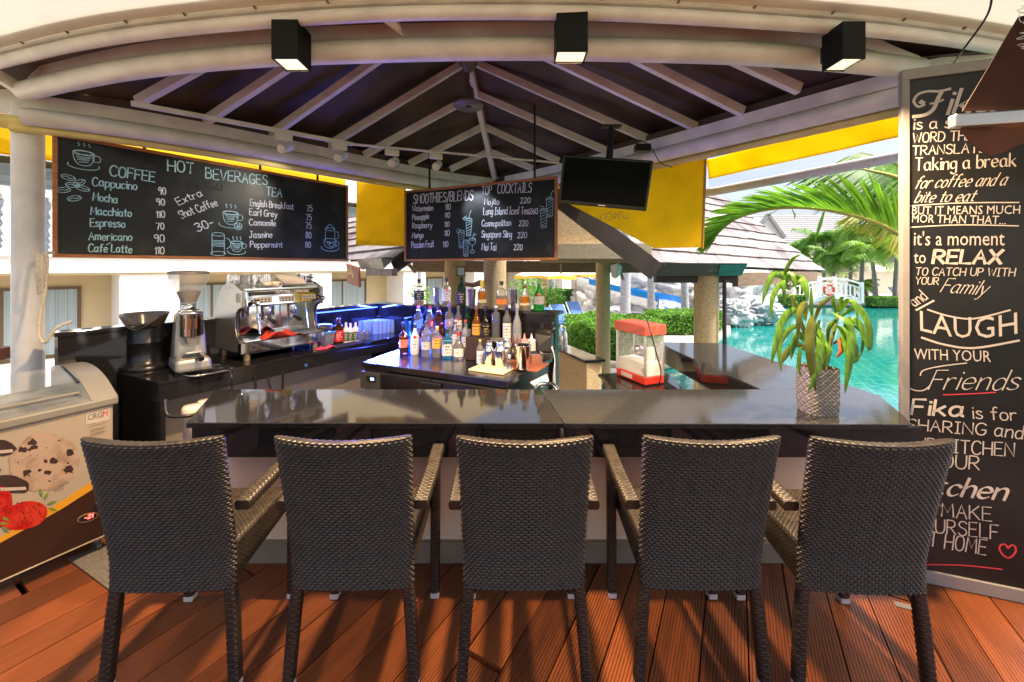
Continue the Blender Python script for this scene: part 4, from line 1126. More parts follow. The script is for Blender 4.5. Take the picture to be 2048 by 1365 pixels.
CH = [(-1.462, 1.945, 2.0, "dark wicker bar chair beside the ice cream freezer"), (-.69, 1.955, .6, "dark wicker bar chair left of the middle chair"),
      (.052, 1.955, 0, "dark wicker bar chair in the middle of the row"), (.815, 1.955, -.6, "dark wicker bar chair right of the middle chair"),
      (1.50, 1.935, -2.5, "dark wicker bar chair in front of the tall black sign")]
for i, (x, y, a, lab) in enumerate(CH):
    c = chair if i == 0 else dup(chair, None)
    c.location = (x, y, 0.001); c.rotation_euler = (0, 0, R(a)); c["label"] = lab; c["group"] = "wicker chairs along the bar"
# ------------------------------------------------------------------ grounds: terrain, paving, pool
paving = mat("paving", (.46, .43, .38), .85, var=.15, vscale=1.5, bump=.1)
tag(MB().quad((-500, -300, -.95), (500, -300, -.95), (500, 700, -.95), (-500, 700, -.95)).build("terrain", mat("soil", (.10, .14, .05), .95, var=.4, vscale=.4)), kind="structure")
ZWt = -.70
def pw_(x, y): return PZ(x, y, GZ)
edge = [Vector((1.0, 3.0, 0)), Vector((1.0, 5.6, 0)), pw_(1150, 800), pw_(1225, 748), pw_(1312, 716), pw_(1400, 692), pw_(1462, 664), pw_(1458, 634), pw_(1490, 618)]
poly = [(q.x, q.y) for q in edge] + [(15.5, 24.2), (15.5, 60), (-60, 60), (-60, -8), (1.0, -8)]
tag(MB().prism(poly, -1.0, GZ).build("pool_deck", paving), kind="structure")
far = [pw_(1490, 614.5), pw_(1640, 611), pw_(1850, 612.5), pw_(2300, 618)]
poly2 = [(q.x, q.y) for q in far] + [(90, 24), (90, 70), (15.51, 70), (15.51, 24.3)]
tag(MB().prism(poly2, -1.0, GZ).build("pool_terrace", paving), kind="structure")
tag(MB().prism([(1.01, -8), (90, -8), (90, 2.2), (1.01, 2.2)], -1.0, GZ).build("pool_path", paving), kind="structure")
def water_mat():
    m = bpy.data.materials.new("pool_water"); m.use_nodes = True
    t = m.node_tree; b = t.nodes["Principled BSDF"]
    tc = t.nodes.new("ShaderNodeTexCoord")
    mp = t.nodes.new("ShaderNodeMapping"); mp.inputs["Rotation"].default_value = (0, 0, R(28)); t.links.new(tc.outputs["Object"], mp.inputs[0])
    n0 = t.nodes.new("ShaderNodeTexNoise"); n0.inputs["Scale"].default_value = 1.6; t.links.new(tc.outputs["Object"], n0.inputs["Vector"])
    mxv = t.nodes.new("ShaderNodeMixRGB"); mxv.inputs[0].default_value = .06; t.links.new(mp.outputs[0], mxv.inputs[1]); t.links.new(n0.outputs["Color"], mxv.inputs[2])
    bt = t.nodes.new("ShaderNodeTexBrick"); bt.offset = 0; bt.inputs["Scale"].default_value = 2.2
    bt.inputs["Color1"].default_value = (.004, .14, .125, 1); bt.inputs["Color2"].default_value = (.006, .17, .15, 1); bt.inputs["Mortar"].default_value = (.05, .27, .25, 1)
    bt.inputs["Mortar Size"].default_value = .014; bt.inputs["Brick Width"].default_value = .5; bt.inputs["Row Height"].default_value = .5
    t.links.new(mxv.outputs[0], bt.inputs["Vector"]); t.links.new(bt.outputs["Color"], b.inputs["Base Color"])
    b.inputs["Roughness"].default_value = .03; b.inputs["IOR"].default_value = 1.33
    n = t.nodes.new("ShaderNodeTexNoise"); n.inputs["Scale"].default_value = 3.2; n.inputs["Detail"].default_value = 3; t.links.new(tc.outputs["Object"], n.inputs["Vector"])
    bp = t.nodes.new("ShaderNodeBump"); bp.inputs["Strength"].default_value = .16; bp.inputs["Distance"].default_value = .03
    t.links.new(n.outputs["Fac"], bp.inputs["Height"]); t.links.new(bp.outputs[0], b.inputs["Normal"])
    return m
tag(MB().quad((.9, 2.0, ZWt), (90, 2.0, ZWt), (90, 40, ZWt), (.9, 40, ZWt)).build("pool_water", water_mat()), kind="structure")
pool_tile = mat("pool_tile", (.03, .40, .42), .3, col2=(.08, .52, .52), thr=.5, vscale=9)
tag(MB().bar(far[0] + Vector((0, -.02, -.06)), far[1] + Vector((0, -.02, -.06)), .02, .14).bar(far[1] + Vector((0, -.02, -.06)), far[2] + Vector((0, -.02, -.06)), .02, .14).build("pool_edge", pool_tile), kind="structure")

# ------------------------------------------------------------------ foliage helpers
def leaf_mat(name, c, tl=.35):
    return mat(name, c, .5, var=.45, vscale=3.5, transl=tl, spec=.35)
leaf_hedge = leaf_mat("leaf_hedge", (.13, .30, .03)); leaf_dark = leaf_mat("leaf_dark", (.08, .20, .03)); leaf_lime = leaf_mat("leaf_lime", (.15, .32, .04)); palm_green = leaf_mat("palm_green", (.13, .30, .035))
palm_lime = leaf_mat("palm_lime", (.24, .42, .06), .45)
bark = mat("bark", (.30, .27, .25), .9, col2=(.18, .16, .15), vscale=9, stretch=(1, 1, 6), bump=.3)
def leaves(mb, pts, s, rnd, up=.3):
    for p in pts:
        a = Vector((rnd.gauss(0, 1), rnd.gauss(0, 1), rnd.gauss(0, 1) + up)).normalized()
        b = a.cross(Vector((rnd.gauss(0, 1), rnd.gauss(0, 1), rnd.gauss(0, 1)))).normalized()
        c = a.cross(b)
        k = s * rnd.uniform(.6, 1.3)
        p = Vector(p)
        mb.add([p - b * k * .5, p + c * k * .28, p + b * k * .5, p - c * k * .28], [(0, 1, 2, 3)])
def blob_pts(c, r, n, rnd, shell=.55):
    o = []
    for _ in range(n):
        d = Vector((rnd.gauss(0, 1), rnd.gauss(0, 1), rnd.gauss(0, 1))).normalized()
        k = shell + (1 - shell) * rnd.random() ** .6
        o.append(Vector((c[0] + d.x * r[0] * k, c[1] + d.y * r[1] * k, c[2] + d.z * r[2] * k)))
    return o
def frond(mb, base, az, L, lift, droop, n=26, wl=.55, lw=.05, rnd=random, rach=.02):
    "feather palm leaf: rachis leaving base at heading az, rising by lift and drooping"
    h = Vector((math.cos(az), math.sin(az), 0)); s = Vector((-h.y, h.x, 0))
    pts = [base + h * (L * t * (1 - .25 * droop * t)) + Vector((0, 0, lift * L * t - droop * L * t * t)) for t in [k / 9 for k in range(10)]]
    mb.tube(pts, [rach * (1 - .8 * k / 9) for k in range(10)], 5)
    for k in range(2, n):
        t = k / n
        i = min(int(t * 9), 8); f = t * 9 - i
        p = pts[i].lerp(pts[i + 1], f); d = (pts[i + 1] - pts[i]).normalized()
        l = wl * (math.sin(math.pi * min(1, .12 + .86 * t)) ** .7) * rnd.uniform(.85, 1.1)
        for sg_ in (-1, 1):
            q = (d * .55 + s * sg_ * .85 + Vector((0, 0, rnd.uniform(-.1, .1)))).normalized()
            m1 = p + q * l * .5 + Vector((0, 0, -.06 * l)); e_ = p + q * l + Vector((0, 0, -.45 * l))
            ww = d * lw * .5
            mb.add([p - ww * .5, p + ww * .5, m1 + ww, e_, m1 - ww], [(0, 1, 2, 4), (4, 2, 3)])
    return pts
def palm(x, y, h, label, seed, nf=15, L=2.1, green=palm_green, lean=0, group="palms round the pool", r=.13):
    rnd = random.Random(seed)
    t = thing("palm_tree", label, "palm", (x, y, GZ), 0, group)
    top = Vector((lean, 0, h))
    MB().tube([Vector((lean * (k / 10) ** 2, 0, h * k / 10)) for k in range(11)], [r * (1.25 - .45 * k / 10) + (.006 if k % 2 else 0) for k in range(11)], 12).build("trunk", bark, t)
    for k in range(nf):
        mb = MB()
        frond(mb, top, 2 * math.pi * k / nf * 1.618 * 2 + rnd.uniform(-.2, .2), L * rnd.uniform(.8, 1.1), rnd.uniform(.15, 1.1), rnd.uniform(.55, 1.1), 26, L * .40, L * .04, rnd)
        mb.build("frond", green, t)
    return t
def trunk_only(x, y, h, label, r, lean=0, name="tall_palm"):
    t = thing(name, label, "palm", (x, y, GZ), 0, "palms whose crowns stand above the frame")
    MB().tube([Vector((lean * k / 14, 0, h * k / 14)) for k in range(15)], [r * (1.1 - .2 * k / 14) + (.012 * r / .15 if k % 2 else 0) for k in range(15)], 14).build("trunk", mat("palm_bark", (.42, .41, .44), .9, col2=(.28, .27, .28), vscale=5, stretch=(1, 1, 9), bump=.3), t)
    return t

# ------------------------------------------------------------------ hotel wing on the left
H0 = Vector((-11.2, 10.0, 0)); hd = Vector((.616, .788, 0)).normalized(); hn = Vector((hd.y, -hd.x, 0))
HB = thing("hotel_wing", "long white hotel wing with beige recessed bays and balcony beyond the coffee counter", "hotel", tuple(H0 + Vector((0, 0, GZ))))
def hp(t, off, z): return H0 + hd * t + hn * off + Vector((0, 0, z))
def hbox(t0, t1, o0, o1, z0, z1, name, m, par=HB, bev=0):
    mb = MB().hexa([hp(t0, o1, z0), hp(t1, o1, z0), hp(t1, o0, z0), hp(t0, o0, z0), hp(t0, o1, z1), hp(t1, o1, z1), hp(t1, o0, z1), hp(t0, o0, z1)])
    o = mb.build(name, m, par, bev=bev)
    o.location = -Vector(HB.location) if par is HB else (0, 0, 0)
    return o
dark_frame = mat("window_frame", (.10, .065, .03), .5)
curtain = mat("curtain", (.25, .31, .33), .35, var=.25, vscale=2.0, stretch=(16, 16, .05), detail=1)
TE = 36
hbox(-9, TE, -1.6, -1.3, GZ, 9, "back_wall", beige)
hbox(-9, TE, -1.3, .12, 1.66, 2.06, "floor_band", white_wall)
hbox(-9, TE, -1.3, .04, 1.60, 1.66, "soffit", beige)
hbox(-9, TE, -.05, .22, 2.06, 2.16, "ledge", mat("ledge_grey", (.62, .63, .66), .8))
for k in range(-2, 7):
    t0 = 1.0 + 4.62 * k
    hbox(t0, t0 + 1.27, -1.3, 0, GZ, 1.66, "pillar", white_wall)
    hbox(t0, t0 + 1.27, -1.3, 0, 2.16, 6.5, "pillar", white_wall)
    we = 4.02 if k == -1 else 3.5
    wf = hbox(t0 + 1.28, t0 + we, -1.30, -1.24, GZ, 1.27, "window", dark_frame)
    hw = (we - 1.28) / 2
    for (a, b) in ((.08, hw - .04), (hw + .04, hw * 2 - .08)):
        g = hbox(t0 + 1.28 + a, t0 + 1.28 + b, -1.24, -1.235, GZ + .1, 1.2, "pane", curtain, wf)
    sf_ = hbox(t0 + 1.3, t0 + 4.6, -1.2, -1.1, 2.16, 4.4, "shutter", mat("shutter", (.55, .62, .68), .6, col2=(.36, .42, .47), thr=.5, vscale=6, stretch=(.01, .01, 7)))
hbox(-9, TE, -.02, .12, 3.5, 3.68, "balcony_rail", white_wall)
bal = MB().lathe([(.10, 0), (.10, .08), (.06, .1), (.1, .2), (.06, .25), (.105, .35), (.06, .4), (.11, .55), (.06, .65), (.105, .78), (.06, .85), (.10, .98), (.06, 1.05), (.06, 1.2), (.1, 1.24), (.1, 1.34)], n=14)
b0 = bal.build("baluster", white_wall, HB)
for i, t_ in enumerate([-1.6 + .36 * k for k in range(9)] + [6.9 + .36 * k for k in range(4)]):
    b_ = b0 if i == 0 else b0.copy()
    if i: COL.objects.link(b_)
    b_.parent = HB; b_.location = hp(t_, .05, 2.16) - Vector(HB.location)
tile_grey = mat("roof_tile_grey", (.30, .30, .32), .8, col2=(.19, .19, .20), thr=.5, vscale=8, bump=.3)
mb = MB()
for r_ in range(9):
    mb.hexa([hp(-9, .5 - r_ * .3, 4.3 + r_ * .22), hp(TE, .5 - r_ * .3, 4.3 + r_ * .22), hp(TE, .15 - r_ * .3, 4.54 + r_ * .22), hp(-9, .15 - r_ * .3, 4.54 + r_ * .22),
             hp(-9, .5 - r_ * .3, 4.34 + r_ * .22), hp(TE, .5 - r_ * .3, 4.34 + r_ * .22), hp(TE, .15 - r_ * .3, 4.58 + r_ * .22), hp(-9, .15 - r_ * .3, 4.58 + r_ * .22)])
o = mb.build("roof", tile_grey, HB); o.location = -Vector(HB.location)

# ------------------------------------------------------------------ neighbouring shingle pavilion: columns, gable, roofs
shingle = mat("shingle", (.24, .215, .215), .85, col2=(.12, .095, .10), thr=.60, vscale=1.7, bump=.2, bscale=25)
shingle_dark = mat("shingle_edge", (.10, .07, .06), .85)
SH_ = thing("shingle_pavilion", "shingle roofed pavilion with pebbledash columns and dark gable boards beyond the bar", "pavilion", (2.6, 5.8, GZ))
def col_(px, Y, r, ztop, name="column"):
    x = (px - CX) / F * Y
    wb(MB().lathe([(r, GZ), (r, ztop)], (x, Y, 0), 32), name, pebble, SH_)
col_(1206, 8.6, .155, 2.35); col_(1412, 5.75, .163, 1.70); col_(910, 6.9, .175, 2.2); col_(990, 6.2, .175, 2.2)
ap_ = P(1052, 326, 5.3); re_ = P(1312, 524, 5.3); le_ = P(788, 520, 5.4)
dn = Vector((0, 0, -.13))
wb(MB().bar(ap_ + dn, re_ + dn, .06, .25), "gable_board", dark_beam, SH_)
wb(MB().bar(ap_ + dn + Vector((0, .01, 0)), P(786, 529, 6.4), .05, .30), "gable_board", dark_beam, SH_)
gy = 5.75
g0 = [P(1080, 345, gy), P(1318, 526, gy), P(1080, 526, gy)]
wb(MB().extr((0, gy, 0), Vector((1, 0, 0)), Vector((0, 0, 1)), [(q.x, q.z) for q in g0], .06), "gable_wall", pebble, SH_)
wb(MB().bar(P(1085, 503, gy - .10), P(1300, 503, gy - .10), .14, .22), "lintel", mat("lintel_sand", (.42, .36, .25), .85, var=.12, vscale=30), SH_, bev=.004)
wb(MB().bar(P(826, 533, 9.2), P(1316, 535, 9.2), .1, .26), "fascia", mat("fascia_brown", (.20, .13, .085), .7, var=.25, vscale=5, stretch=(1, 1, 8)), SH_)
wb(MB().quad(P(800, 520, 6.4), P(1316, 524, 5.9), P(1340, 521, 9.2), P(820, 519, 9.2)), "ceiling", mat("ceiling_wood", (.34, .25, .15), .7, var=.2, vscale=8, stretch=(1, 8, 1)), SH_)
for (xa, ya, xb, yb, Y) in ((812, 524, 832, 545, 7.0), (1122, 528, 1122, 548, 8.0), (1235, 526, 1246, 560, 8.6), (1008, 524, 996, 545, 7.5)):
    wb(MB().bar(P(xa, ya, Y), P(xb, yb, Y), .03, .06), "brace", mat("brace_tan", (.42, .33, .22), .7), SH_)
def shingle_roof(E1, E2, T1, T2, rows, name, wmin=.26, wmax=.5, th=.025, seed=1):
    rnd = random.Random(seed); mb = MB(); mb2 = MB()
    nrm = (E2 - E1).cross(T1 - E1).normalized()
    if nrm.z < 0: nrm = -nrm
    for r_ in range(rows):
        v0, v1 = r_ / rows, min(1, (r_ + 1.12) / rows)
        L = (E1.lerp(T1, v0) - E2.lerp(T2, v0)).length
        u = rnd.uniform(-.3, 0) / L
        while u < 1:
            wu = rnd.uniform(wmin, wmax) / L
            a, b = max(u, 0) + .003 / L, min(u + wu, 1) - .003 / L
            if b > a:
                def S(uu, vv, dz): return (E1.lerp(E2, uu)).lerp(T1.lerp(T2, uu), vv) + nrm * dz
                j = rnd.uniform(0, .008); s = rnd.uniform(-.012, .012) / max(.01, (E1 - T1).length)
                mb.hexa([S(a, v0 + s, .03 + j), S(b, v0 + s, .03 + j), S(b, v1, .0), S(a, v1, .0), S(a, v0 + s, .03 + th + j), S(b, v0 + s, .03 + th + j), S(b, v1, th), S(a, v1, th)])
            u += wu
    wb(mb, name, shingle, SH_)
    o = wb(MB().add([E1 - nrm * .01, E2 - nrm * .01, T2 - nrm * .01, T1 - nrm * .01], [(0, 1, 2, 3)]), "roof_board", shingle_dark, SH_)
rE1, rE2, rT1, rT2 = P(1306, 530, 5.45), P(1648, 545, 8.6), P(1235, 352, 7.6), P(1440, 392, 9.6)
shingle_roof(rE1, rE2, rT1, rT2, 9, "roof_shingles")
lE1, lE2 = P(700, 523, 7.0), P(790, 519, 5.45)
shingle_roof(lE1, lE2, P(690, 440, 9.0), P(930, 402, 7.5), 7, "roof_shingles", seed=4)
# eaves, gutters
gm = mat("gutter_brown", (.11, .075, .075), .55, var=.3, vscale=14, col2=(.24, .21, .21), thr=.66)
mb = MB().hexa([P(1312, 553, 5.55), P(1482, 551, 5.55), P(1482, 551, 5.75), P(1312, 553, 5.75), P(1308, 526, 5.38), P(1495, 527, 5.38), P(1495, 527, 5.75), P(1308, 526, 5.75)])
wb(mb, "gutter", gm, SH_, bev=.004)
mb = MB().hexa([P(1436, 552.3, 5.535), P(1483, 551.6, 5.535), P(1483, 551, 5.6), P(1436, 552, 5.6), P(1440, 530, 5.365), P(1495, 529, 5.365), P(1495, 529, 5.6), P(1440, 530, 5.6)])
wb(mb, "gutter_reflection", mat("gutter_teal_reflection", (.05, .20, .18), .5, var=.2), SH_)  # teal reflection painted as a coloured piece over the brown gutter
wb(MB().bar(P(1310, 556, 5.75), P(1472, 556, 5.75), .12, .14), "eaves_beam", dark_beam, SH_)
wb(MB().bar(P(1470, 560, 5.8), P(1630, 553, 8.4), .08, .20), "eaves_beam", mat("fascia_brown", (.20, .13, .085), .7), SH_)
wb(MB().tube([P(1449, 560, 5.6), P(1449, 720, 5.6)], .028, 10), "downpipe", mat("downpipe", (.035, .037, .04), .45), SH_)
mb = MB().hexa([P(722, 540, 6.7), P(768, 538, 5.6), P(768, 538, 5.9), P(722, 540, 6.9), P(714, 521, 6.7), P(762, 516, 5.5), P(790, 517, 5.7), P(722, 521, 6.9)])
wb(mb, "gutter", mat("gutter_moss", (.26, .24, .19), .45, var=.3, vscale=6), SH_)
wb(MB().bar(P(737, 545, 6.3), P(789, 545, 5.5), .08, .10), "eaves_beam", mat("eaves_grey", (.22, .18, .16), .7, var=.2, vscale=10), SH_)
# things fixed to it
t = thing("hanging_sign", "small red brown plank sign with gold script hanging under the far shingle eaves", "sign", tuple(P(708, 572, 6.6)))
q = [P(695, 528, 6.7), P(718, 535, 6.3), P(720, 575, 6.3), P(697, 566, 6.7)]
U = (q[1] - q[0]).normalized(); Vv = (q[0] - q[3]).normalized(); Nn = U.cross(Vv)
wb(MB().add([p - Nn * .02 for p in (q[3], q[2], q[1], q[0])] + [p + Nn * .02 for p in (q[3], q[2], q[1], q[0])], [(3, 2, 1, 0), (4, 5, 6, 7), (0, 1, 5, 4), (1, 2, 6, 5), (2, 3, 7, 6), (3, 0, 4, 7)]), "board", mat("sign_terracotta", (.33, .13, .08), .6, var=.25, vscale=3, stretch=(9, 9, .3)), t)
mb = MB(); scribble(mb, "~0 2 1 4 2 2 1 0 3 2;~4 3 5 5 6 3 5 1 4 2;~8 4 7 2 9 0 10 3;~9 -1 8 2", q[3] + Nn * .021, U, Vv, (.05, .14), .028, .014)
wb(mb, "script", mat("sign_gold", (.75, .62, .25), .5), t)
mb = MB()
for k in range(26):
    p = P(732, 552, 6.2) + Vector((0, 0, -.0155 * k))
    mb.box(p, (.012, .012, .011) if k % 2 else (.006, .018, .013))
tag(mb.build("rain_chain", black_metal), "dark rain chain hanging from the far gutter above the corner of the half wall", "chain")
t = thing("framed_notice", "small framed green notice hanging before the pebbledash column", "notice", tuple(P(922, 553, 6.0)))
wb(MB().bar(P(922, 533.5, 6.0), P(922, 553, 6.0), .13, .02, up=(0, 1, 0)), "frame", black_metal, t); wb(MB().bar(P(922, 535.5, 5.985), P(922, 551, 5.985), .10, .01, up=(0, 1, 0)), "paper", mat("notice", (.55, .66, .60), .6, col2=(.35, .45, .4), thr=.6, vscale=60), t)
t = thing("wall_bracket", "carved brown wooden bracket on the pebbledash column behind the bottles", "bracket", tuple(P(950, 575, 6.0)))
wb(MB().tube([P(914, 571, 5.95), P(925, 568, 5.95), P(945, 571, 5.98), P(962, 566, 6.05)], [.012, .03, .035, .05], 10), "arm", mat("carved_wood", (.22, .12, .07), .6, var=.3), t)
t = thing("outdoor_speaker", "pale grey outdoor speaker fixed on the pebbledash column", "speaker", tuple(P(1230, 545, 8.3)))
wb(MB().hexa([P(1222, 556, 8.3), P(1232, 560, 8.1), P(1240, 552, 8.3), P(1232, 548, 8.5), P(1220, 530, 8.3), P(1237, 526, 8.05), P(1246, 533, 8.3), P(1232, 533, 8.5)]), "speaker_body", mat("speaker_grey", (.50, .54, .52), .5), t, bev=.03)
wb(MB().tube([P(1221, 540, 8.5), P(1212, 540, 8.55)], .03, 8), "bracket", mat("speaker_bracket", (.2, .2, .2), .5), t)

# ------------------------------------------------------------------ hedges, parasols, sun beds, trunks
def hedge(poly, z1, n, label, seed):
    rnd = random.Random(seed); mb = MB()
    xs = [p[0] for p in poly]; ys = [p[1] for p in poly]
    def inside(x, y, k=1):
        c = False
        for i in range(len(poly)):
            a, b = poly[i], poly[i - 1]
            if (a[1] > y) != (b[1] > y) and x < (b[0] - a[0]) * (y - a[1]) / (b[1] - a[1]) + a[0]: c = not c
        return c
    pts = []
    while len(pts) < n * .5:
        x, y = rnd.uniform(min(xs), max(xs)), rnd.uniform(min(ys), max(ys))
        if inside(x, y): pts.append((x, y, z1 - abs(rnd.gauss(0, .05)) + .05 * math.sin(x * 3) * math.sin(y * 4)))
    per = []
    for i in range(len(poly)):
        a, b = Vector(poly[i] + (0,)), Vector(poly[(i + 1) % len(poly)] + (0,))
        per.append(((b - a).length, a, b))
    tot = sum(p[0] for p in per)
    for l, a, b in per:
        for _ in range(int(n * .6 * l / tot)):
            q = a.lerp(b, rnd.random()); dz = rnd.random()
            o_ = Vector((rnd.gauss(0, .05), rnd.gauss(0, .05), 0))
            pts.append((q.x + o_.x, q.y + o_.y, GZ + .05 + (z1 - GZ - .07) * dz))
    leaves(mb, pts, .085, rnd)
    t = thing("hedge", label, "hedge", (sum(xs) / len(xs), sum(ys) / len(ys), GZ))
    wb(mb, "foliage", leaf_hedge, t)
    c = Vector((t.location.x, t.location.y, 0))
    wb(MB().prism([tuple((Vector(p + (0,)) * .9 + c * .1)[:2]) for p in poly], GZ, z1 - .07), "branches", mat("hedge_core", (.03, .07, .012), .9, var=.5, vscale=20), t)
hedge([(1.68, 12.6), (1.72, 11.4), (2.2, 10.4), (3.0, 10.1), (3.9, 10.6), (4.3, 11.6), (4.1, 12.6), (2.9, 13.3)], .32, 9000, "clipped green hedge with rounded end beside the round column", 1)
hedge([(5.0, 15.2), (5.2, 14.2), (6.6, 14.2), (7.9, 15.0), (7.6, 16), (5.6, 16)], .15, 7000, "clipped green hedge behind the popcorn machine", 2)
hedge([(1.2, 21.5), (3.9, 21.5), (3.9, 22.4), (1.2, 22.4)], .6, 3500, "far green hedge behind the blue sun beds", 3)
hedge([(14.6, 24.6), (18.4, 24.6), (18.4, 25.6), (14.6, 25.6)], .05, 3500, "low hedge at the far pool edge before the white footbridge", 4)
hedge([(22.0, 24.3), (27, 24.6), (27, 25.4), (22.0, 25.2)], .0, 3500, "low hedge at the far pool edge right of the white footbridge", 5)
# curb of the planting bed
mb = MB().tube(smooth_pts([Vector((1.5, 12.8, GZ + .03)), Vector((1.45, 11.2, GZ + .03)), Vector((2.0, 10.0, GZ + .03)), Vector((3.1, 9.6, GZ + .03)), Vector((4.4, 10.3, GZ + .03)), Vector((4.8, 11.6, GZ + .03))], 5), .12, 8)
tag(mb.build("kerb", mat("kerb_stone", (.52, .45, .36), .85, var=.15, vscale=4)), "pale stone kerb round the clipped hedge", "kerb")
canopy_m = mat("canopy", (.74, .70, .58), .8, var=.06, transl=.4); canopy_y = mat("valance_yellow", (.80, .50, .05), .8, transl=.3)
pole_wood = mat("pole_wood", (.36, .16, .07), .5)
def parasol(x, y, h, r, label, val=True, n=8):
    t = thing("parasol", label, "parasol", (x, y, GZ), 0, "white parasols round the pool")
    MB().lathe([(.02, .0), (.02, h + .55)], n=10).build("pole", pole_wood, t)
    MB().lathe([(.24, 0), (.22, .07), (.05, .09), (.04, .12)], n=16).build("base", mat("parasol_base", (.4, .4, .38), .8), t)
    mb = MB(); vs = [(0, 0, h + .6)]; N_ = n * 6
    for j in range(N_):
        a = 2 * math.pi * j / N_; f = (j % 6) / 6; sag = 1 - .10 * math.sin(math.pi * f)
        vs.append((r * sag * math.cos(a), r * sag * math.sin(a), h + .04 * math.sin(math.pi * f)))
    mb.add(vs, [(0, 1 + j, 1 + (j + 1) % N_) for j in range(N_)]); mb.build("canopy", canopy_m, t)
    if val:
        mb = MB(); a = vs[1:]
        mb.add(a + [(q[0] * 1.0, q[1] * 1.0, q[2] - .12 - .03 * math.cos(6 * j)) for j, q in enumerate(a)], [(j, (j + 1) % N_, N_ + (j + 1) % N_, N_ + j) for j in range(N_)])
        mb.build("valance", canopy_y, t)
    for k in range(n):
        a = 2 * math.pi * k / n
        MB().tube([(0, 0, h + .1), (r * .55 * math.cos(a), r * .55 * math.sin(a), h + .26)], .01, 5).build("rib", pole_wood, t)
    return t
parasol(.083 * 15.5, 15.5, 2.08, 1.2, "white parasol with yellow valance behind the green gin bottle")
parasol(.160 * 17.2, 17.2, 2.1, 1.25, "white parasol with yellow valance beside the round column")
parasol(.815 * 31, 31, 2.05, 1.5, "white parasol standing behind the arched white footbridge", False)
parasol(.90 * 30, 30, 2.1, 1.6, "cream parasol under the palms right of the footbridge", False)
cushion = mat("cushion_blue", (.06, .14, .36), .8, var=.1); bed_white = mat("bed_white", (.78, .78, .76), .5)
def bed(x, y, rz, label, m=cushion):
    t = thing("sun_bed", label, "sun bed", (x, y, GZ), rz, "sun beds by the pool")
    mb = MB().box((0, .45, .3), (.66, 1.2, .05)); mb.build("bed_frame", bed_white, t, bev=.01)
    for (a, b) in ((-.28, -.05), (.28, -.05), (-.28, 1.0), (.28, 1.0)): MB().box((a, b, .14), (.06, .06, .275)).build("leg", bed_white, t)
    MB().box((0, .45, .36), (.6, 1.15, .06)).build("mattress", m, t, bev=.02)
    MB().bar((0, -.12, .34), (0, -.58, .98), .66, .05, up=(0, 1, .5)).build("back_frame", bed_white, t, bev=.02)
    MB().bar((0, -.10, .40), (0, -.53, .99), .56, .06, up=(0, 1, .5)).build("back_cushion", m, t, bev=.02)
    return t
bed(1.95, 14.9, R(205), "blue cushioned sun bed nearest the end of the black half wall"); bed(2.75, 16.2, R(205), "blue cushioned sun bed left of the round column below the parasol"); bed(1.35, 13.6, R(205), "blue cushioned sun bed half hidden by the black wall end")
dk = mat("cushion_navy", (.04, .06, .10), .8)
for k in range(3): bed(24.6 + k * 1.5, 28.5, R(200), ["navy sun bed on the far terrace nearest the footbridge", "middle navy sun bed on the far terrace under the palms", "navy sun bed on the far terrace beside the tall sign"][k], dk)
for (px, Y, w_, ln, lab) in ((1250, 15.5, 18, .1, "thick grey palm trunk right of the round column"), (1302, 17, 13, 0, "slim grey palm trunk behind the popcorn machine"), (1371, 16.5, 13, -.2, "grey palm trunk left of the square shadowed eaves column"), (834, 15, 8, .5, "slim leaning palm trunk before the hotel wing"),
                              (1058, 24, 10, 0, "pale trunk far behind the green bottle"), (1100, 22, 11, .6, "leaning trunk behind the white parasols"), (1070, 26, 8, -.4, "thin trunk between the far parasol poles")):
    trunk_only((px - CX) / F * Y, Y, 9, lab, w_ / 2 * Y / F, ln)
def bush(px, y, Y, r, label, n=260, m=None, s=.16, name="bush"):
    rnd = random.Random(int(px)); c = P(px, y, Y); mb = MB()
    for k in range(5):
        cc = c + Vector((rnd.uniform(-.6, .6) * r, rnd.uniform(-.4, .4) * r, rnd.uniform(-.4, .5) * r))
        leaves(mb, blob_pts(cc, (r * .7, r * .7, r * .6), n // 5, rnd, .3), s, rnd)
    t = thing(name, label, "bush" if name == "bush" else "tree", (c.x, c.y, GZ))
    wb(mb, "foliage", m or leaf_hedge, t); wb(MB().tube([(c.x, c.y, GZ), (c.x, c.y, c.z)], [.05 * r, .02 * r], 6), "stem", bark, t)
bush(838, 590, 14.5, .55, "small bright green bush at the foot of the leaning palm", 260, leaf_lime, .12)
bush(1062, 585, 20, 1.1, "bushy green shrub behind the far parasol pole", 700, leaf_hedge, .16); bush(1104, 600, 19, .8, "round shrub with a white flower ball near the sun beds", 500, leaf_dark, .14)

# ------------------------------------------------------------------ rocks and water slide
rock_m = mat("rock", (.30, .30, .32), .85, col2=(.58, .57, .56), thr=.42, vscale=1.4, bump=.8, bscale=5)
def rock(c, r, label, seed, sub=5, name="rock"):
    from mathutils import noise
    bm_v, fs = [], []
    mb = MB()
    n, m_ = 96, 56
    def fn(u, v):
        a, b = 2 * math.pi * u, math.pi * (v - .5)
        d = Vector((math.cos(a) * math.cos(b), math.sin(a) * math.cos(b), math.sin(b)))
        q = d * 1.6 + Vector((seed * 3.1, seed * 1.7, 0))
        k = 1 + .30 * noise.noise(q) + .16 * noise.noise(q * 2.3) + .07 * noise.noise(q * 5.1)
        k += .10 * (abs(noise.noise(q * 1.4))) - .22 * max(0, .18 - abs(noise.noise(q * 2.1 + Vector((9, 3, 1))))) / .18 + .04 * noise.noise(q * 12)
        return Vector((c[0] + d.x * r[0] * k, c[1] + d.y * r[1] * k, c[2] + d.z * r[2] * k))
    mb.grid(fn, n, m_, True, True)
    return tag(mb.build(name, rock_m), label, "rock", "rocks round the water slide")
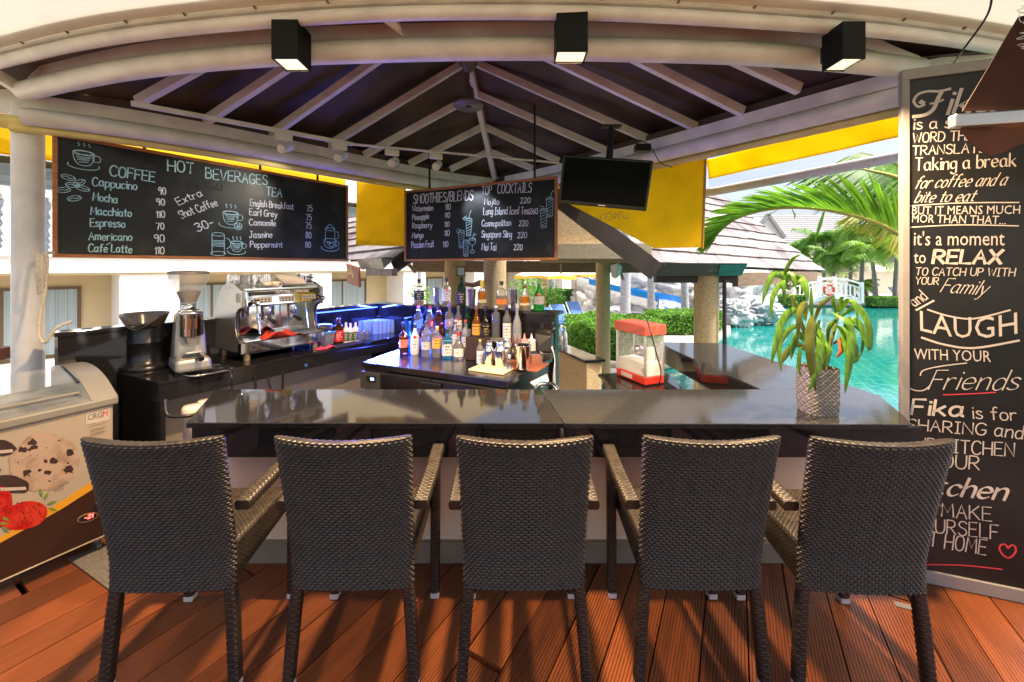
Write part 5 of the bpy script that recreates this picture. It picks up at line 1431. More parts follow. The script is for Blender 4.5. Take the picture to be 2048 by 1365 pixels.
rock(P(1300, 560, 22), (3.6, 2.2, 2.2), "largest pale boulder behind the blue and white water slide", 1)
rock(P(1200, 610, 19.6), (1.4, 1.2, 1.5), "grey boulder under the top of the water slide", 2)
rock(P(1420, 560, 23), (2.8, 2.0, 2.4), "tall pale boulder behind the eaves column", 3)
rock(P(1475, 590, 20), (1.7, 1.4, 1.6), "rugged pale boulder right of the downpipe", 4)
rock(P(1505, 623, 17.8), (1.1, .9, .6), "smooth pale rock at the water edge", 5)
rock(P(1462, 628, 17.2), (.8, .7, .7), "upright rock at the pool corner beside the downpipe", 6)
rock(P(1275, 628, 19.0), (2.0, .9, .75), "long low rock below the slide chute", 7)
sl = thing("water_slide", "white water slide chute with blue rims curling down the rocks", "water slide", tuple(P(1300, 640, 18)))
path = smooth_pts([P(1225, 540, 21.2), P(1185, 548, 20.6), P(1170, 564, 20.0), P(1180, 578, 19.5), P(1215, 590, 19.1), P(1265, 603, 18.7), P(1315, 614, 18.3), P(1338, 622, 17.9), P(1343, 640, 17.6)], 5)
def chute(u, v):
    k = u * (len(path) - 1); i = min(int(k), len(path) - 2); p = path[i].lerp(path[i + 1], k - i)
    d = (path[i + 1] - path[i]); d.z = 0; d = d.normalized(); s = Vector((-d.y, d.x, 0))
    a = math.pi * (v - .5) * 1.1
    return p + s * .62 * math.sin(a) + Vector((0, 0, .45 - .62 * math.cos(a)))
o = wb(MB().grid(chute, 60, 12), "chute", mat("slide_white", (.80, .82, .84), .25), sl); o.modifiers.new("thick", 'SOLIDIFY').thickness = .05
blue = mat("slide_blue", (.01, .22, .62), .3)
for v_ in (0, 1):
    pts = [chute(k / 59, v_) for k in range(60)]
    mb = MB(); n = len(pts)
    vs = []
    for q in pts: vs += [q + Vector((0, -.06, -.22)), q + Vector((0, -.06, .05)), q + Vector((0, .06, .05)), q + Vector((0, .06, -.22))]
    mb.add(vs, [(i * 4 + j, i * 4 + (j + 1) % 4, i * 4 + 4 + (j + 1) % 4, i * 4 + 4 + j) for i in range(n - 1) for j in range(4)])
    wb(mb, "rim", blue, sl)
wb(MB().quad(P(1328, 612, 17.9), P(1345, 620, 17.5), P(1347, 632, 17.5), P(1328, 630, 17.9)), "end_panel", blue, sl)

# ------------------------------------------------------------------ footbridges
bridge_w = mat("bridge_white", (.80, .78, .75), .6)
def bridge(px0, px1, Y, zr, zd, label, n):
    x0, x1 = (px0 - CX) / F * Y, (px1 - CX) / F * Y
    t = thing("footbridge", label, "footbridge", ((x0 + x1) / 2, Y, GZ), 0, "white footbridges over the pool")
    L = x1 - x0
    def zz(u): return .35 * (1 - (2 * u - 1) ** 2)
    def arc(z, y, h, w_):
        mb = MB()
        for k in range(10):
            a, b = k / 10, (k + 1) / 10
            mb.bar((x0 + L * a, y, z + zz(a)), (x0 + L * b, y, z + zz(b)), w_, h)
        return mb
    wb(arc(zd - .12, Y + .6, .22, 1.3), "bridge_deck", bridge_w, t)
    for y in (Y, Y + 1.2):
        wb(arc(zr, y, .09, .12), "top_rail", bridge_w, t); wb(arc(zr - .28, y, .06, .06), "middle_rail", bridge_w, t); wb(arc(zd + .08, y, .06, .06), "bottom_rail", bridge_w, t)
        for u in (0, .5, 1): wb(MB().box((x0 + L * u, y, (zr + zd) / 2 + zz(u)), (.17, .17, zr - zd + .25)), "post", bridge_w, t)
        for k in range(n):
            u = (k + .5) / n
            wb(MB().box((x0 + L * u, y, (zr - .28 + zd + .08) / 2 + zz(u)), (.07, .05, zr - zd - .40)), "baluster", bridge_w, t)
    return t
bridge(1614, 1723, 24.6, .76, -.28, "nearer arched white footbridge behind the potted plant", 12)
bridge(1484, 1556, 27, .65, -.22, "farther white footbridge left of the potted plant", 9)
buoy_m = mat("buoy_red", (.75, .10, .05), .5)
def buoy(px, py, Y, r, label):
    c = P(px, py, Y); t = thing("lifebuoy", label, "lifebuoy", tuple(c), 0, "orange lifebuoys on the footbridges")
    def fn(u, v):
        a, b = 2 * math.pi * u, 2 * math.pi * v
        return Vector(((r + .075 * math.cos(b)) * math.cos(a), .075 * math.sin(b), (r + .075 * math.cos(b)) * math.sin(a)))
    MB().grid(fn, 32, 11, True, True).build("ring", buoy_m, t)
    for k in range(4):
        a0 = math.pi / 4 + k * math.pi / 2
        def bn(u, v): 
            a, b = a0 - .12 + .24 * u, 2 * math.pi * v
            return Vector(((r + .08 * math.cos(b)) * math.cos(a), .08 * math.sin(b), (r + .08 * math.cos(b)) * math.sin(a)))
        MB().grid(bn, 4, 11).build("band", bed_white, t)
buoy(1658, 580, 24.45, .30, "orange lifebuoy on the nearer arched footbridge"); buoy(1505, 576, 26.85, .29, "orange lifebuoy on the farther footbridge")

# ------------------------------------------------------------------ far palms, trees, buildings, hill
specs = [(1588, 500, 33, 5, 2.0, palm_green, "small palm in front of the tiled hotel roof"), (1648, 480, 31, 6, 2.3, palm_green, "dark green palm left of the feathery palms"), (1668, 512, 29, 4, 1.9, palm_green, "short palm above the arched footbridge"),
         (1722, 462, 27, 7, 2.3, palm_lime, "tall feathery lime palm beyond the pool"), (1752, 500, 25.5, 5, 2.0, palm_lime, "feathery lime palm with pale trunk beside the cream parasol"), (1700, 500, 30, 6, 2.2, palm_lime, "lime palm between the two far parasols"), (1790, 470, 26, 6, 2.2, palm_lime, "feathery palm half hidden by the tall sign"), (1735, 570, 27, 2, 1.0, palm_lime, "little young palm behind the footbridge end")]
for i, (px, py, Y, s, L, g_, lab) in enumerate(specs):
    c = P(px, py, Y)
    palm(c.x, Y, c.z - GZ, lab, i + 5, 22, L, g_, random.uniform(-.4, .4), r=.11)
def tree(px, y, Y, r, label, n, m, seed):
    rnd = random.Random(seed); c = P(px, y, Y); t = thing("leafy_tree", label, "tree", (c.x, c.y, GZ), 0, "dark trees behind the pool")
    mb = MB()
    for k in range(12):
        d = Vector((rnd.gauss(0, .5), rnd.gauss(0, .4), rnd.gauss(0, .45))) * r
        leaves(mb, blob_pts(c + d, (r * .42, r * .42, r * .34), n // 12, rnd, .35), .3, rnd)
    wb(mb, "crown", m, t)
    mb = MB().tube([(c.x, c.y, GZ), (c.x + .2, c.y, c.z)], [.25, .1], 8)
    for k in range(4): mb.tube([(c.x + .1, c.y, c.z - r * .6), (c.x + rnd.uniform(-1, 1) * r * .6, c.y + rnd.uniform(-.5, .5) * r, c.z + rnd.uniform(0, .5) * r)], [.09, .03], 6)
    wb(mb, "trunk", bark, t)
for i, (px, y, Y, r, lab) in enumerate(((1625, 540, 40, 3.0, "dark leafy tree left of the far white parasol"), (1690, 530, 42, 3.5, "dark leafy tree behind the far white parasol"), (1755, 520, 44, 3.8, "dark leafy tree behind the feathery palms"), (1810, 500, 40, 4, "dark leafy tree mostly behind the tall sign"), (1590, 555, 36, 2.0, "low dark tree under the shingle eaves"))):
    tree(px, y, Y, r, lab, 2400, leaf_dark if i % 2 else leaf_hedge, i + 20)
fb = thing("far_hotel", "far hotel with pale tiled roof and white gable above the palms", "hotel", (26, 46, GZ))
tm = mat("tile_pale", (.26, .25, .26), .8, var=.12, vscale=6)
mb = MB()
for r_ in range(16):
    z0, z1 = P(0, 495, 46).z + r_ * .27, P(0, 495, 46).z + (r_ + 1) * .27
    for k in range(70):
        x = P(1470, 0, 46).x + k * .32
        mb.hexa([(x, 46 + r_ * .3, z0), (x + .29, 46 + r_ * .3, z0), (x + .29, 46.35 + r_ * .3, z1), (x, 46.35 + r_ * .3, z1), (x, 46 + r_ * .3, z0 + .07), (x + .29, 46 + r_ * .3, z0 + .07), (x + .29, 46.35 + r_ * .3, z1 + .03), (x, 46.35 + r_ * .3, z1 + .03)])
wb(mb, "roof", tm, fb)
wb(MB().box((P(1640, 0, 46).x, 48, 1.6), (26, 3.6, 5)), "wall", mat("far_wall", (.62, .58, .50), .8), fb)
ga = [P(1500, 478, 45.5), P(1535, 432, 45.5), P(1568, 478, 45.5)]
wb(MB().extr((0, 45.5, 0), Vector((1, 0, 0)), Vector((0, 0, 1)), [(q.x, q.z) for q in ga], -2.5), "gable", white_wall, fb)
for a, b in ((0, 1), (1, 2)):
    wb(MB().bar(ga[a] + Vector((0, -.1, .1)), ga[b] + Vector((0, -.1, .1)), .4, .3), "gable_trim", tm, fb)
rb = thing("villa", "beige villa with white balcony behind the palms beside the tall sign", "villa", (31, 37, GZ))
wb(MB().box((33, 38, 1.6), (11, 2, 4.6)), "wall", mat("villa_wall", (.66, .58, .44), .8), rb); wb(MB().box((33, 36.8, 1.7), (11, .3, .25)), "balcony", white_wall, rb)
for k in range(5):
    wb(MB().box((28.6 + k * 2.1, 36.98, 2.9), (1.2, .06, 1.3)), "window", mat("far_glass", (.12, .15, .17), .2), rb)
from mathutils import noise as mnoise
def hill(u, v):
    x = -160 + 420 * u; y = 75 + 130 * v
    h = 26 * math.sin(math.pi * min(1, v * .9 + .05)) ** .8 * (.65 + .35 * math.sin(u * 7 + .8)) + 2.5 * mnoise.noise(Vector((x * .08, y * .08, 0))) + 1.2 * mnoise.noise(Vector((x * .3, y * .3, 4)))
    return Vector((x, y, -1.0 + max(0, h)))
tag(MB().grid(hill, 160, 50).build("hills", mat("hill_green", (.07, .15, .035), .95, var=.6, vscale=.5, bump=1, bscale=1)), kind="structure")
rnd = random.Random(9); mb = MB(); pts = []
for k in range(9000):
    u, v = rnd.uniform(.3, .75), rnd.uniform(.0, .5); q = hill(u, v); pts.append(q + Vector((0, 0, rnd.uniform(0, 2.0))))
leaves(mb, pts, 1.7, rnd); tag(mb.build("hillside_woods", leaf_hedge), "green woods covering the hillside beyond the hotel roofs", "woods", kind="stuff")

# ------------------------------------------------------------------ coconut palm whose leaves hang before the pool
cp = thing("coconut_palm", "coconut palm with long yellow green leaves arching before the pool from behind the sign", "palm", ((1880 - CX) / F * 4.8, 4.9, GZ))
wb(MB().tube([P(1878, 950, 4.9), P(1880, 700, 4.9), P(1868, 560, 4.85), P(1850, 470, 4.8), P(1842, 430, 4.8)], [.13, .12, .12, .13, .15], 14), "trunk", bark, cp)
big = mat("palm_leaf_big", (.16, .34, .02), .4, var=.35, vscale=5, transl=.5, spec=.4)
rac = mat("rachis_yellow", (.42, .36, .06), .5, var=.15)
def hero_frond(path_px, dirs, lens, n, m, both=1.0, seed=1, wd=.040):
    rnd = random.Random(seed)
    pts = smooth_pts([P(*q) for q in path_px], 8); N = len(pts)
    f = wb(MB().tube(pts, [.030 * (1 - .85 * k / N) for k in range(N)], 8), "frond", rac, cp)
    mb = MB()
    for k in range(n):
        t = (k + .5) / n
        i = min(int(t * (N - 1)), N - 2); p = pts[i].lerp(pts[i + 1], t * (N - 1) - i); d = (pts[i + 1] - pts[i]).normalized()
        def itp(a):
            x = t * (len(a) - 1); j = min(int(x), len(a) - 2); return a[j] + (a[j + 1] - a[j]) * (x - j)
        for sd in (-1, 1):
            a = R(itp(dirs) + rnd.uniform(-5, 5)); l = itp(lens) * rnd.uniform(.85, 1.08) * (.92 if sd > 0 else 1)
            q = Vector((math.cos(a), sd * .28 * both + rnd.uniform(-.06, .06), math.sin(a))).normalized()
            sag = Vector((-.05, 0, -.10)) * l
            w_ = d.cross(q).cross(q).normalized() * wd * .5
            nv = q.cross(w_).normalized() * wd * .22
            m1, m2, e_ = p + q * l * .35, p + q * l * .72 + sag * .4, p + q * l + sag
            mb.add([p - w_ * .4, p + w_ * .4, m1 - w_, m1 + nv, m1 + w_, m2 - w_ * .8, m2 + nv * .8, m2 + w_ * .8, e_], [(0, 1, 3), (0, 3, 2), (1, 4, 3), (2, 3, 6, 5), (3, 4, 7, 6), (5, 6, 8), (6, 7, 8)], True)
    o = mb.build("leaflets", m, f)
    return f
hero_frond([(1850, 492, 4.75), (1800, 470, 4.7), (1752, 446, 4.7), (1700, 430, 4.7), (1640, 419, 4.75), (1580, 416, 4.85), (1520, 423, 4.95), (1470, 440, 5.05), (1438, 466, 5.1), (1428, 482, 5.1)],
           [104, 110, 128, 146, 156, 164, 172, 190, 205, 225], [.5, .75, .86, .85, .78, .70, .60, .48, .36, .25], 74, big, 1, 3)
hero_frond([(1850, 390, 5.1), (1800, 358, 5.0), (1750, 344, 5.0), (1700, 336, 5.1), (1640, 334, 5.2)], [215, 215, 212, 205, 195], [.75, .8, .8, .7, .5], 46, leaf_mat("palm_leaf_dark_green", (.07, .19, .02), .4), 1, 5)  # darker green leaf for the frond behind
hero_frond([(1850, 380, 5.3), (1810, 340, 5.3), (1770, 318, 5.3), (1720, 305, 5.4)], [225, 222, 215, 205], [.8, .85, .8, .6], 34, big, 1, 8)
hero_frond([(1850, 470, 5.4), (1810, 440, 5.4), (1770, 425, 5.5), (1720, 425, 5.6)], [235, 230, 220, 210], [.5, .55, .5, .4], 24, mat("palm_leaf_yellow", (.42, .40, .04), .5, transl=.45), 1, 11)
mb = MB()
for (x0, y0, x1, y1, x2, y2, w_) in ((1648, 424, 1640, 450, 1628, 490, .05), (1584, 419, 1590, 430, 1588, 442, .025), (1555, 421, 1535, 430, 1520, 436, .03)):
    a, b, c = P(x0, y0, 4.75), P(x1, y1, 4.72), P(x2, y2, 4.72); s = Vector((w_ / 2, 0, 0))
    mb.add([a - s * .5, a + s * .5, b + s, c, b - s], [(0, 1, 2, 4), (4, 2, 3)])
wb(mb, "hanging_leaflets", big, cp)
# ------------------------------------------------------------------ blue LED strip behind the glasses
led = thing("led_strip", "blue glowing light strip under the coping in the corner of the half walls", "light strip", tuple(WC + Vector((0, 0, ZW - .06))))
s0, s1 = WC - nl * .012 - ul * 1.5, WC - nl * .012 - nr * .012
wb(MB().bar(s0 + Vector((0, 0, ZW - .045)), s1 + Vector((0, 0, ZW - .045)), .012, .01), "strip", mat("led_strip_blue", (.1, .15, 1), .5, emit=(.05, .12, 1), estr=3), led)
def blue_light(p, d, e_, sx, along):
    L = bpy.data.lights.new("led_light", 'AREA'); L.shape = 'RECTANGLE'; L.size = sx; L.size_y = .012; L.energy = e_; L.color = (.07, .12, 1)
    o = bpy.data.objects.new("led_light", L); COL.objects.link(o); o.parent = led; o.location = p - Vector(led.location)
    z = -d.normalized(); x = (along - z * along.dot(z)).normalized(); y = z.cross(x)
    o.rotation_euler = Matrix((x, y, z)).transposed().to_euler()
blue_light((s0 + s1) / 2 - nl * .02 + Vector((0, 0, ZW - .052)), -nl + Vector((0, 0, -.35)), 17, 1.4, ul)
blue_light(WC - nr * .03 + ur * .55 + Vector((0, 0, ZW - .052)), -nr + Vector((0, 0, -.2)), 12, 1.0, ur)
blue_light(WC - nl * .62 - nr * .30 + Vector((0, 0, ZL - .035)), nr * .2 - nl + Vector((0, 0, -.5)), 20, .8, ul)

# ------------------------------------------------------------------ bottles
def glassm(name, col, tr=.85, rough=.04):
    return mat(name, col, rough, var=.03, trans=tr, ior=1.3)
g_clear = glassm("glass_clear", (.80, .84, .86)); g_green = glassm("glass_green", (.02, .30, .06), .7); g_dkgreen = glassm("glass_dark_green", (.010, .05, .015), .5); g_amber = glassm("glass_amber", (.55, .17, .02), .7)
g_brown = glassm("glass_brown", (.10, .03, .01), .6); g_black = glassm("glass_black", (.008, .008, .010), .2); g_blue = glassm("glass_blue", (.05, .40, .80), .75); g_frost = glassm("glass_frost", (.60, .66, .72), .6, .35)
g_white = mat("bottle_white", (.72, .74, .78), .3, var=.03); g_whisky = glassm("whisky", (.62, .20, .015), .6); g_orange = glassm("bourbon", (.75, .26, .02), .55); g_grey = glassm("glass_grey", (.30, .34, .42), .7)
def lab(name, c): return mat("label_" + name, c, .6, var=.06, vscale=30)
def capm(name, c): return mat("cap_" + name, c, .4, var=.05)
ink = mat("label_ink", (.12, .11, .12), .6)
ink_w = mat("label_ink_pale", (.75, .74, .68), .6)
PROF = {
 'whisky': [(1, 0), (1, .58), (.92, .66), (.55, .74), (.36, .80), (.34, .93)],
 'square': [(1, 0), (1, .60), (.85, .67), (.45, .72), (.36, .76), (.34, .92)],
 'slim': [(.9, 0), (1, .04), (1, .52), (.8, .62), (.42, .74), (.34, .80), (.33, .94)],
 'taper': [(1, 0), (1, .05), (.92, .3), (.72, .62), (.44, .72), (.34, .78), (.33, .92)],
 'tall': [(1, 0), (1, .60), (.9, .68), (.5, .75), (.40, .80), (.38, .94)],
 'round': [(.95, 0), (1, .06), (1, .40), (.9, .52), (.55, .64), (.34, .72), (.31, .93)],
 'cyl': [(1, 0), (1, .74), (.9, .79), (.5, .82), (.42, .85), (.40, .94)],
}
def bottle(px, base, top, wpx, Y, z, glass, label_c, cap_c, kind, label, group, liq=None, lb=(.16, .5), neck=None, words=1, slant=0, name="bottle", seal=None, wink=None):
    x = (px - CX) / F * Y
    h = (EYE - (top - HY) / F * Y) - z if top else .29
    r = wpx / 2 * Y / F
    t = thing(name, label, "bottle", (x, Y, z + .001), -math.atan2(x, Y), group)
    sq = 7 if kind == 'square' else None
    pr = PROF[kind]
    MB().lathe([(r * a, h * b) for a, b in pr], n=24 if not sq else 32, sq=sq).build("glass", glass, t)
    ra = r * .345
    ct = .935 if kind != 'cyl' else .94
    MB().lathe([(ra * 1.02, h * .86), (ra * 1.08, h * .865), (ra * 1.08, h * .995), (ra * .95, h)], n=16).build("cap", cap_c, t)
    if liq:
        MB().lathe([(r * .93, h * .02), (r * .93, h * liq[1])], n=24, sq=sq).build("liquid", liq[0], t)
    if neck: MB().lathe([(ra * 1.15, h * .72), (ra * 1.1, h * .87)], n=16, caps=False).build("neck_label", neck, t)
    if label_c:
        # curved paper label on the side that faces the guests
        z0, z1 = h * lb[0], h * lb[1]
        def rad(zz):
            f = zz / h
            for (a, b), (c, d) in zip(pr, pr[1:]):
                if b <= f <= d: return r * (a + (c - a) * (f - b) / (d - b + 1e-9))
            return r
        def fn(u, v):
            a = -math.pi / 2 + (u - .5) * 2.3
            zz = z0 + (z1 - z0) * v + slant * (u - .5)
            cx, cy = math.cos(a), math.sin(a)
            if sq:
                e = 1.0 / ((abs(cx) ** sq + abs(cy) ** sq) ** (1.0 / sq)); cx, cy = cx * e, cy * e
            rr = rad(min(zz, h * .95)) + .0012
            return Vector((cx * rr, cy * rr, zz))
        lo = MB().grid(fn, 13, 3).build("label", label_c, t)
        mb = MB()
        if words:
            for k in range(words + 2):
                v = .2 + .6 * k / (words + 1)
                wd = .55 if k % 2 else .3
                n = 7
                pts = [fn(.5 - wd / 2 + wd * q / (n - 1), v) + Vector((0, -.0009, 0)) for q in range(n)]
                hh = (z1 - z0) * (.032 if k != words else .055)
                for q in range(0, n - 1):
                    if (q * 7 + k * 3) % 4 == 3: continue
                    mb.add([pts[q] - Vector((0, 0, hh)), pts[q].lerp(pts[q + 1], .8) - Vector((0, 0, hh)), pts[q].lerp(pts[q + 1], .8) + Vector((0, 0, hh)), pts[q] + Vector((0, 0, hh))], [(0, 1, 2, 3)])
            mb.build("print", wink or ink, lo)
    if seal:
        MB().lathe([(0, -.0), (r * .34, 0), (r * .30, .003), (0, .004)], n=16).build("seal", seal, t, loc=(0, -r * .96, h * .58), rot=(R(90), 0, 0))
    return t
def wallY(px, off): 
    a, b = WC - nr * off, WE - nr * off
    p = PV(px, (a.x, a.y), (b.x, b.y)); return p.y
TOPG = "bottles along the top of the half wall"
amb = g_whisky
L_black, L_white, L_pale, L_cream, L_red, L_orange, L_blue, L_violet, L_yel, L_grey = lab("black", (.02, .02, .025)), lab("white", (.72, .74, .78)), lab("pale", (.55, .58, .62)), lab("cream", (.62, .55, .36)), lab("red", (.45, .04, .06)), lab("orange", (.72, .22, .05)), lab("blue", (.16, .35, .75)), lab("violet", (.30, .28, .62)), lab("yellow", (.72, .42, .06)), lab("grey", (.33, .35, .37))
C_black, C_red, C_gold, C_white, C_brown, C_dark, C_yel, C_pink = capm("black", (.015, .015, .016)), capm("red", (.50, .03, .03)), capm("gold", (.60, .42, .14)), capm("white", (.7, .7, .72)), capm("brown", (.22, .10, .05)), capm("darkblue", (.03, .04, .14)), capm("yellow", (.78, .60, .05)), capm("pink", (.75, .22, .24))
def TB(px, base, top, w, *a, **k):
    return bottle(px, base, top, w, wallY(px, -.06), ZW, *a, TOPG, **k)
TB(838, 611, 559, 19, g_clear, L_black, C_black, 'square', "square clear bottle with black label and cap at the left end of the half wall", liq=(g_orange, .16), lb=(.2, .56), words=2, wink=ink_w)
TB(893, 611, 556, 18, g_clear, L_white, C_dark, 'square', "square bottle with white and blue label beside the first metal tumbler", liq=(g_orange, .14), lb=(.2, .6), words=2, seal=capm("sealred", (.6, .05, .08)))
TB(923, 613, 553, 18, g_dkgreen, L_black, C_black, 'tall', "dark green bottle with black label on the half wall", lb=(.1, .5), words=2, wink=ink_w)
TB(964, 616, 561, 20, g_clear, L_cream, C_yel, 'taper', "amber cognac bottle with cream label and yellow neck", liq=(g_orange, .58), lb=(.2, .5), neck=capm("neckyellow", (.72, .55, .04)))
TB(1003, 618, 563, 22, g_clear, L_orange, C_black, 'square', "flask shaped bourbon bottle with orange label half full", liq=(g_orange, .46), lb=(.18, .36))
TB(1049, 620, 570, 23, g_clear, L_cream, C_brown, 'taper', "wide based amber bottle with pale oval label next to the green gin", liq=(g_orange, .55), lb=(.2, .58))
TB(1078, 621, 566, 21, g_green, L_grey, capm("green", (.03, .22, .05)), 'slim', "bright green gin bottle with grey label and red seal", lb=(.24, .52), seal=capm("sealred", (.6, .05, .08)))
def tin(px, top, base, w, Y, z, label, group="tall metal tumblers on the half wall"):
    x = (px - CX) / F * Y; h = EYE - (top - HY) / F * Y - z; r = w / 2 * Y / F
    t = thing("metal_tumbler", label, "tumbler", (x, Y, z + .001), 0, group)
    MB().lathe([(r * .68, 0), (r * .7, .006), (r * .98, h - .004), (r, h), (r * .94, h), (r * .64, .012), (0, .012)], n=28).build("cup", chrome, t)
tin(874, 575, 611, 15, wallY(874, -.06), ZW, "metal shaker tumbler between the two square bottles"); tin(944, 578, 614, 18, wallY(944, -.06), ZW, "metal shaker tumbler between the dark green and cognac bottles"); tin(1028, 580, 618, 18, wallY(1028, -.06), ZW, "metal shaker tumbler right of the orange labelled bourbon")
STP = "bottles on the raised shelf"
def SB(px, top, w, *a, **k): return bottle(px, 0, top, w, wallY(px, .085), 1.0202, *a, STP, **k)
SB(837, 610, 17, g_grey, L_blue, C_pink, 'square', "square whisky bottle with slanted pale blue label and pink cap", liq=(g_brown, .5), lb=(.22, .5), slant=.03, words=0)
SB(860, 612, 16, g_clear, L_red, C_red, 'square', "square whisky bottle with slanted red label", liq=(g_brown, .55), lb=(.3, .52), slant=.03, words=0)
SB(878, 611, 18, g_brown, L_black, C_black, 'square', "square whisky bottle with slanted black label", lb=(.3, .52), slant=.03, words=0)
SB(899, 606, 18, g_clear, L_violet, capm("violet", (.25, .15, .4)), 'square', "tall square whisky bottle with violet label and cap", liq=(g_brown, .52), lb=(.3, .54), slant=.03, words=0)
SB(917, 612, 16, g_clear, L_white, C_brown, 'tall', "whisky bottle with white label and small red bird", liq=(g_whisky, .58), lb=(.2, .56), words=1, seal=capm("sealred", (.6, .05, .08)))
SB(935, 612, 15, g_dkgreen, L_grey, C_dark, 'tall', "slim dark green bottle behind the red capped bottle", lb=(.1, .3))
SB(953, 611, 19, g_amber, L_yel, C_brown, 'round', "amber whisky bottle with orange yellow label", lb=(.14, .46))
SB(972, 613, 22, g_black, L_black, C_black, 'round', "wide black bottle with small gold lettering", lb=(.12, .5), wink=mat("label_gold", (.5, .38, .12), .5), words=2)
SB(992, 612, 18, g_grey, None, C_white, 'cyl', "straight grey glass vodka bottle with round blue emblem", seal=capm("sealblue", (.05, .10, .5)))
SB(1014, 611, 18, g_clear, L_white, C_dark, 'whisky', "clear vodka bottle with white label and dark neck", lb=(.12, .52), words=2)
SB(1034, 608, 18, g_frost, L_grey, capm("grey", (.4, .42, .45)), 'round', "tall frosted vodka bottle beside the condiment bottles", lb=(.1, .24))
FRT = "bottles standing on the steel worktop"
def FB(px, base, top, w, *a, **k):
    Y = F * (EYE - ZS) / (base - HY)
    return bottle(px, base, top, w, Y, ZS, *a, FRT, **k)
FB(807, 707, 645, 18, g_brown, L_orange, C_dark, 'slim', "dark rum bottle with yellow and orange label at the front left", lb=(.2, .55), words=1)
FB(830, 709, 648, 19, g_white, L_white, C_dark, 'slim', "white coconut rum bottle with dark cap", lb=(.2, .5), seal=capm("sealred", (.6, .05, .08)), words=1)
FB(853, 712, 643, 21, g_clear, L_pale, C_black, 'tall', "clear gin bottle with low pale label", lb=(.2, .42), words=1)
FB(874, 714, 653, 21, g_clear, L_yel, C_gold, 'whisky', "tequila bottle with gold cap and orange label", liq=(g_amber, .12), lb=(.3, .62), words=1)
FB(895, 716, 658, 21, g_blue, L_pale, C_black, 'square', "square sky blue gin bottle", lb=(.1, .62), words=2)
FB(917, 718, 664, 21, g_clear, L_white, C_red, 'round', "round clear rum bottle with white label and red stopper", lb=(.1, .40), words=1)
FB(931, 706, 640, 17, g_clear, L_pale, C_red, 'tall', "clear bottle with large red cap and handle", lb=(.2, .5))
FB(820, 701, 643, 13, g_blue, L_blue, capm("bluecap", (.05, .25, .6)), 'slim', "blue tinted bottle behind the dark rum", lb=(.2, .4), words=0)
FB(845, 700, 650, 14, g_black, L_blue, C_dark, 'whisky', "dark stout bottle behind the coconut rum", lb=(.2, .5))
FB(864, 701, 645, 14, g_clear, L_red, C_pink, 'whisky', "clear bottle with pink cap behind the tequila", lb=(.2, .45))
FB(884, 700, 646, 15, g_brown, L_red, capm("crimson", (.5, .05, .15)), 'tall', "brown bottle with crimson cap behind the tequila", lb=(.2, .5))
FB(900, 702, 643, 13, g_clear, L_white, C_gold, 'slim', "slim clear bottle with gold stopper behind the blue gin", lb=(.2, .5))
FB(911, 703, 640, 14, g_clear, L_white, C_white, 'tall', "clear bottle with tall white cap behind the round rum", lb=(.2, .55))
t = FB(960, 728, 680, 14, g_clear, L_white, C_yel, 'tall', "small bitters bottle with tall white label and yellow cap", lb=(.03, .55), words=3)

# ------------------------------------------------------------------ bar tools on the worktop
def at(px, base, z=ZS): return PZ(px, base, z)
t = thing("napkin_box", "dark brown box on the worktop behind the small bitters bottle", "box", tuple(at(950, 722) + Vector((0, 0, .001))), math.atan2(sdir.y, sdir.x) + .0)
MB().box((0, .06, .11), (.21, .13, .22)).build("box", mat("box_brown", (.045, .028, .030), .5, var=.1), t, bev=.006)
MB().box((0, .06, .221), (.16, .085, .006)).build("slot", black_plastic, t)
tray = thing("serving_tray", "reddish brown wooden tray carrying shakers and jiggers", "tray", tuple(at(1035, 735) + Vector((0, 0, .001))), math.atan2(sdir.y, sdir.x))
MB().box((.02, .05, .008), (.42, .30, .015)).build("tray_board", mat("tray_wood", (.26, .085, .045), .5, var=.2, stretch=(1, 8, 1)), tray, bev=.004)
ZT = ZS + .018
def shaker(px, base, top, w, label):
    q = at(px, base, ZT); h = EYE - (top - HY) / F * q.y - ZT; r = w / 2 * q.y / F
    t = thing("cocktail_shaker", label, "shaker", tuple(q), 0, "metal cocktail shakers on the tray")
    MB().lathe([(r * .75, 0), (r * .8, .004), (r, h * .55), (r, h * .62)], n=28).build("cup", chrome, t)
    MB().lathe([(r * 1.02, h * .62), (r * .9, h * .70), (r * .58, h * .78), (r * .55, h * .86)], n=28).build("strainer_top", chrome, t)
    MB().lathe([(r * .6, h * .86), (r * .56, h * .96), (r * .3, h), (0, h)], n=24).build("lid", chrome, t)
    return t
shaker(978, 730, 684, 22, "left shorter metal cocktail shaker beside the bitters bottle"); shaker(1000, 734, 682, 23, "right metal cocktail shaker near the cutting board")
shaker(1013, 722, 676, 17, "third metal shaker tucked behind the jiggers")
def jigger(px, base, top, w, label):
    q = at(px, base, ZT); h = EYE - (top - HY) / F * q.y - ZT; r = w / 2 * q.y / F
    t = thing("jigger", label, "jigger", tuple(q), 0, "double cone jiggers")
    MB().lathe([(r, 0), (r * .45, h * .48), (r * .45, h * .52), (r, h), (r * .9, h), (r * .3, h * .55), (0, h * .55)], n=24).build("cone", chrome, t)
jigger(1011, 733, 697, 11, "taller double cone jigger behind the other one"); jigger(1018, 738, 708, 11, "shorter double cone jigger at the front of the tray")
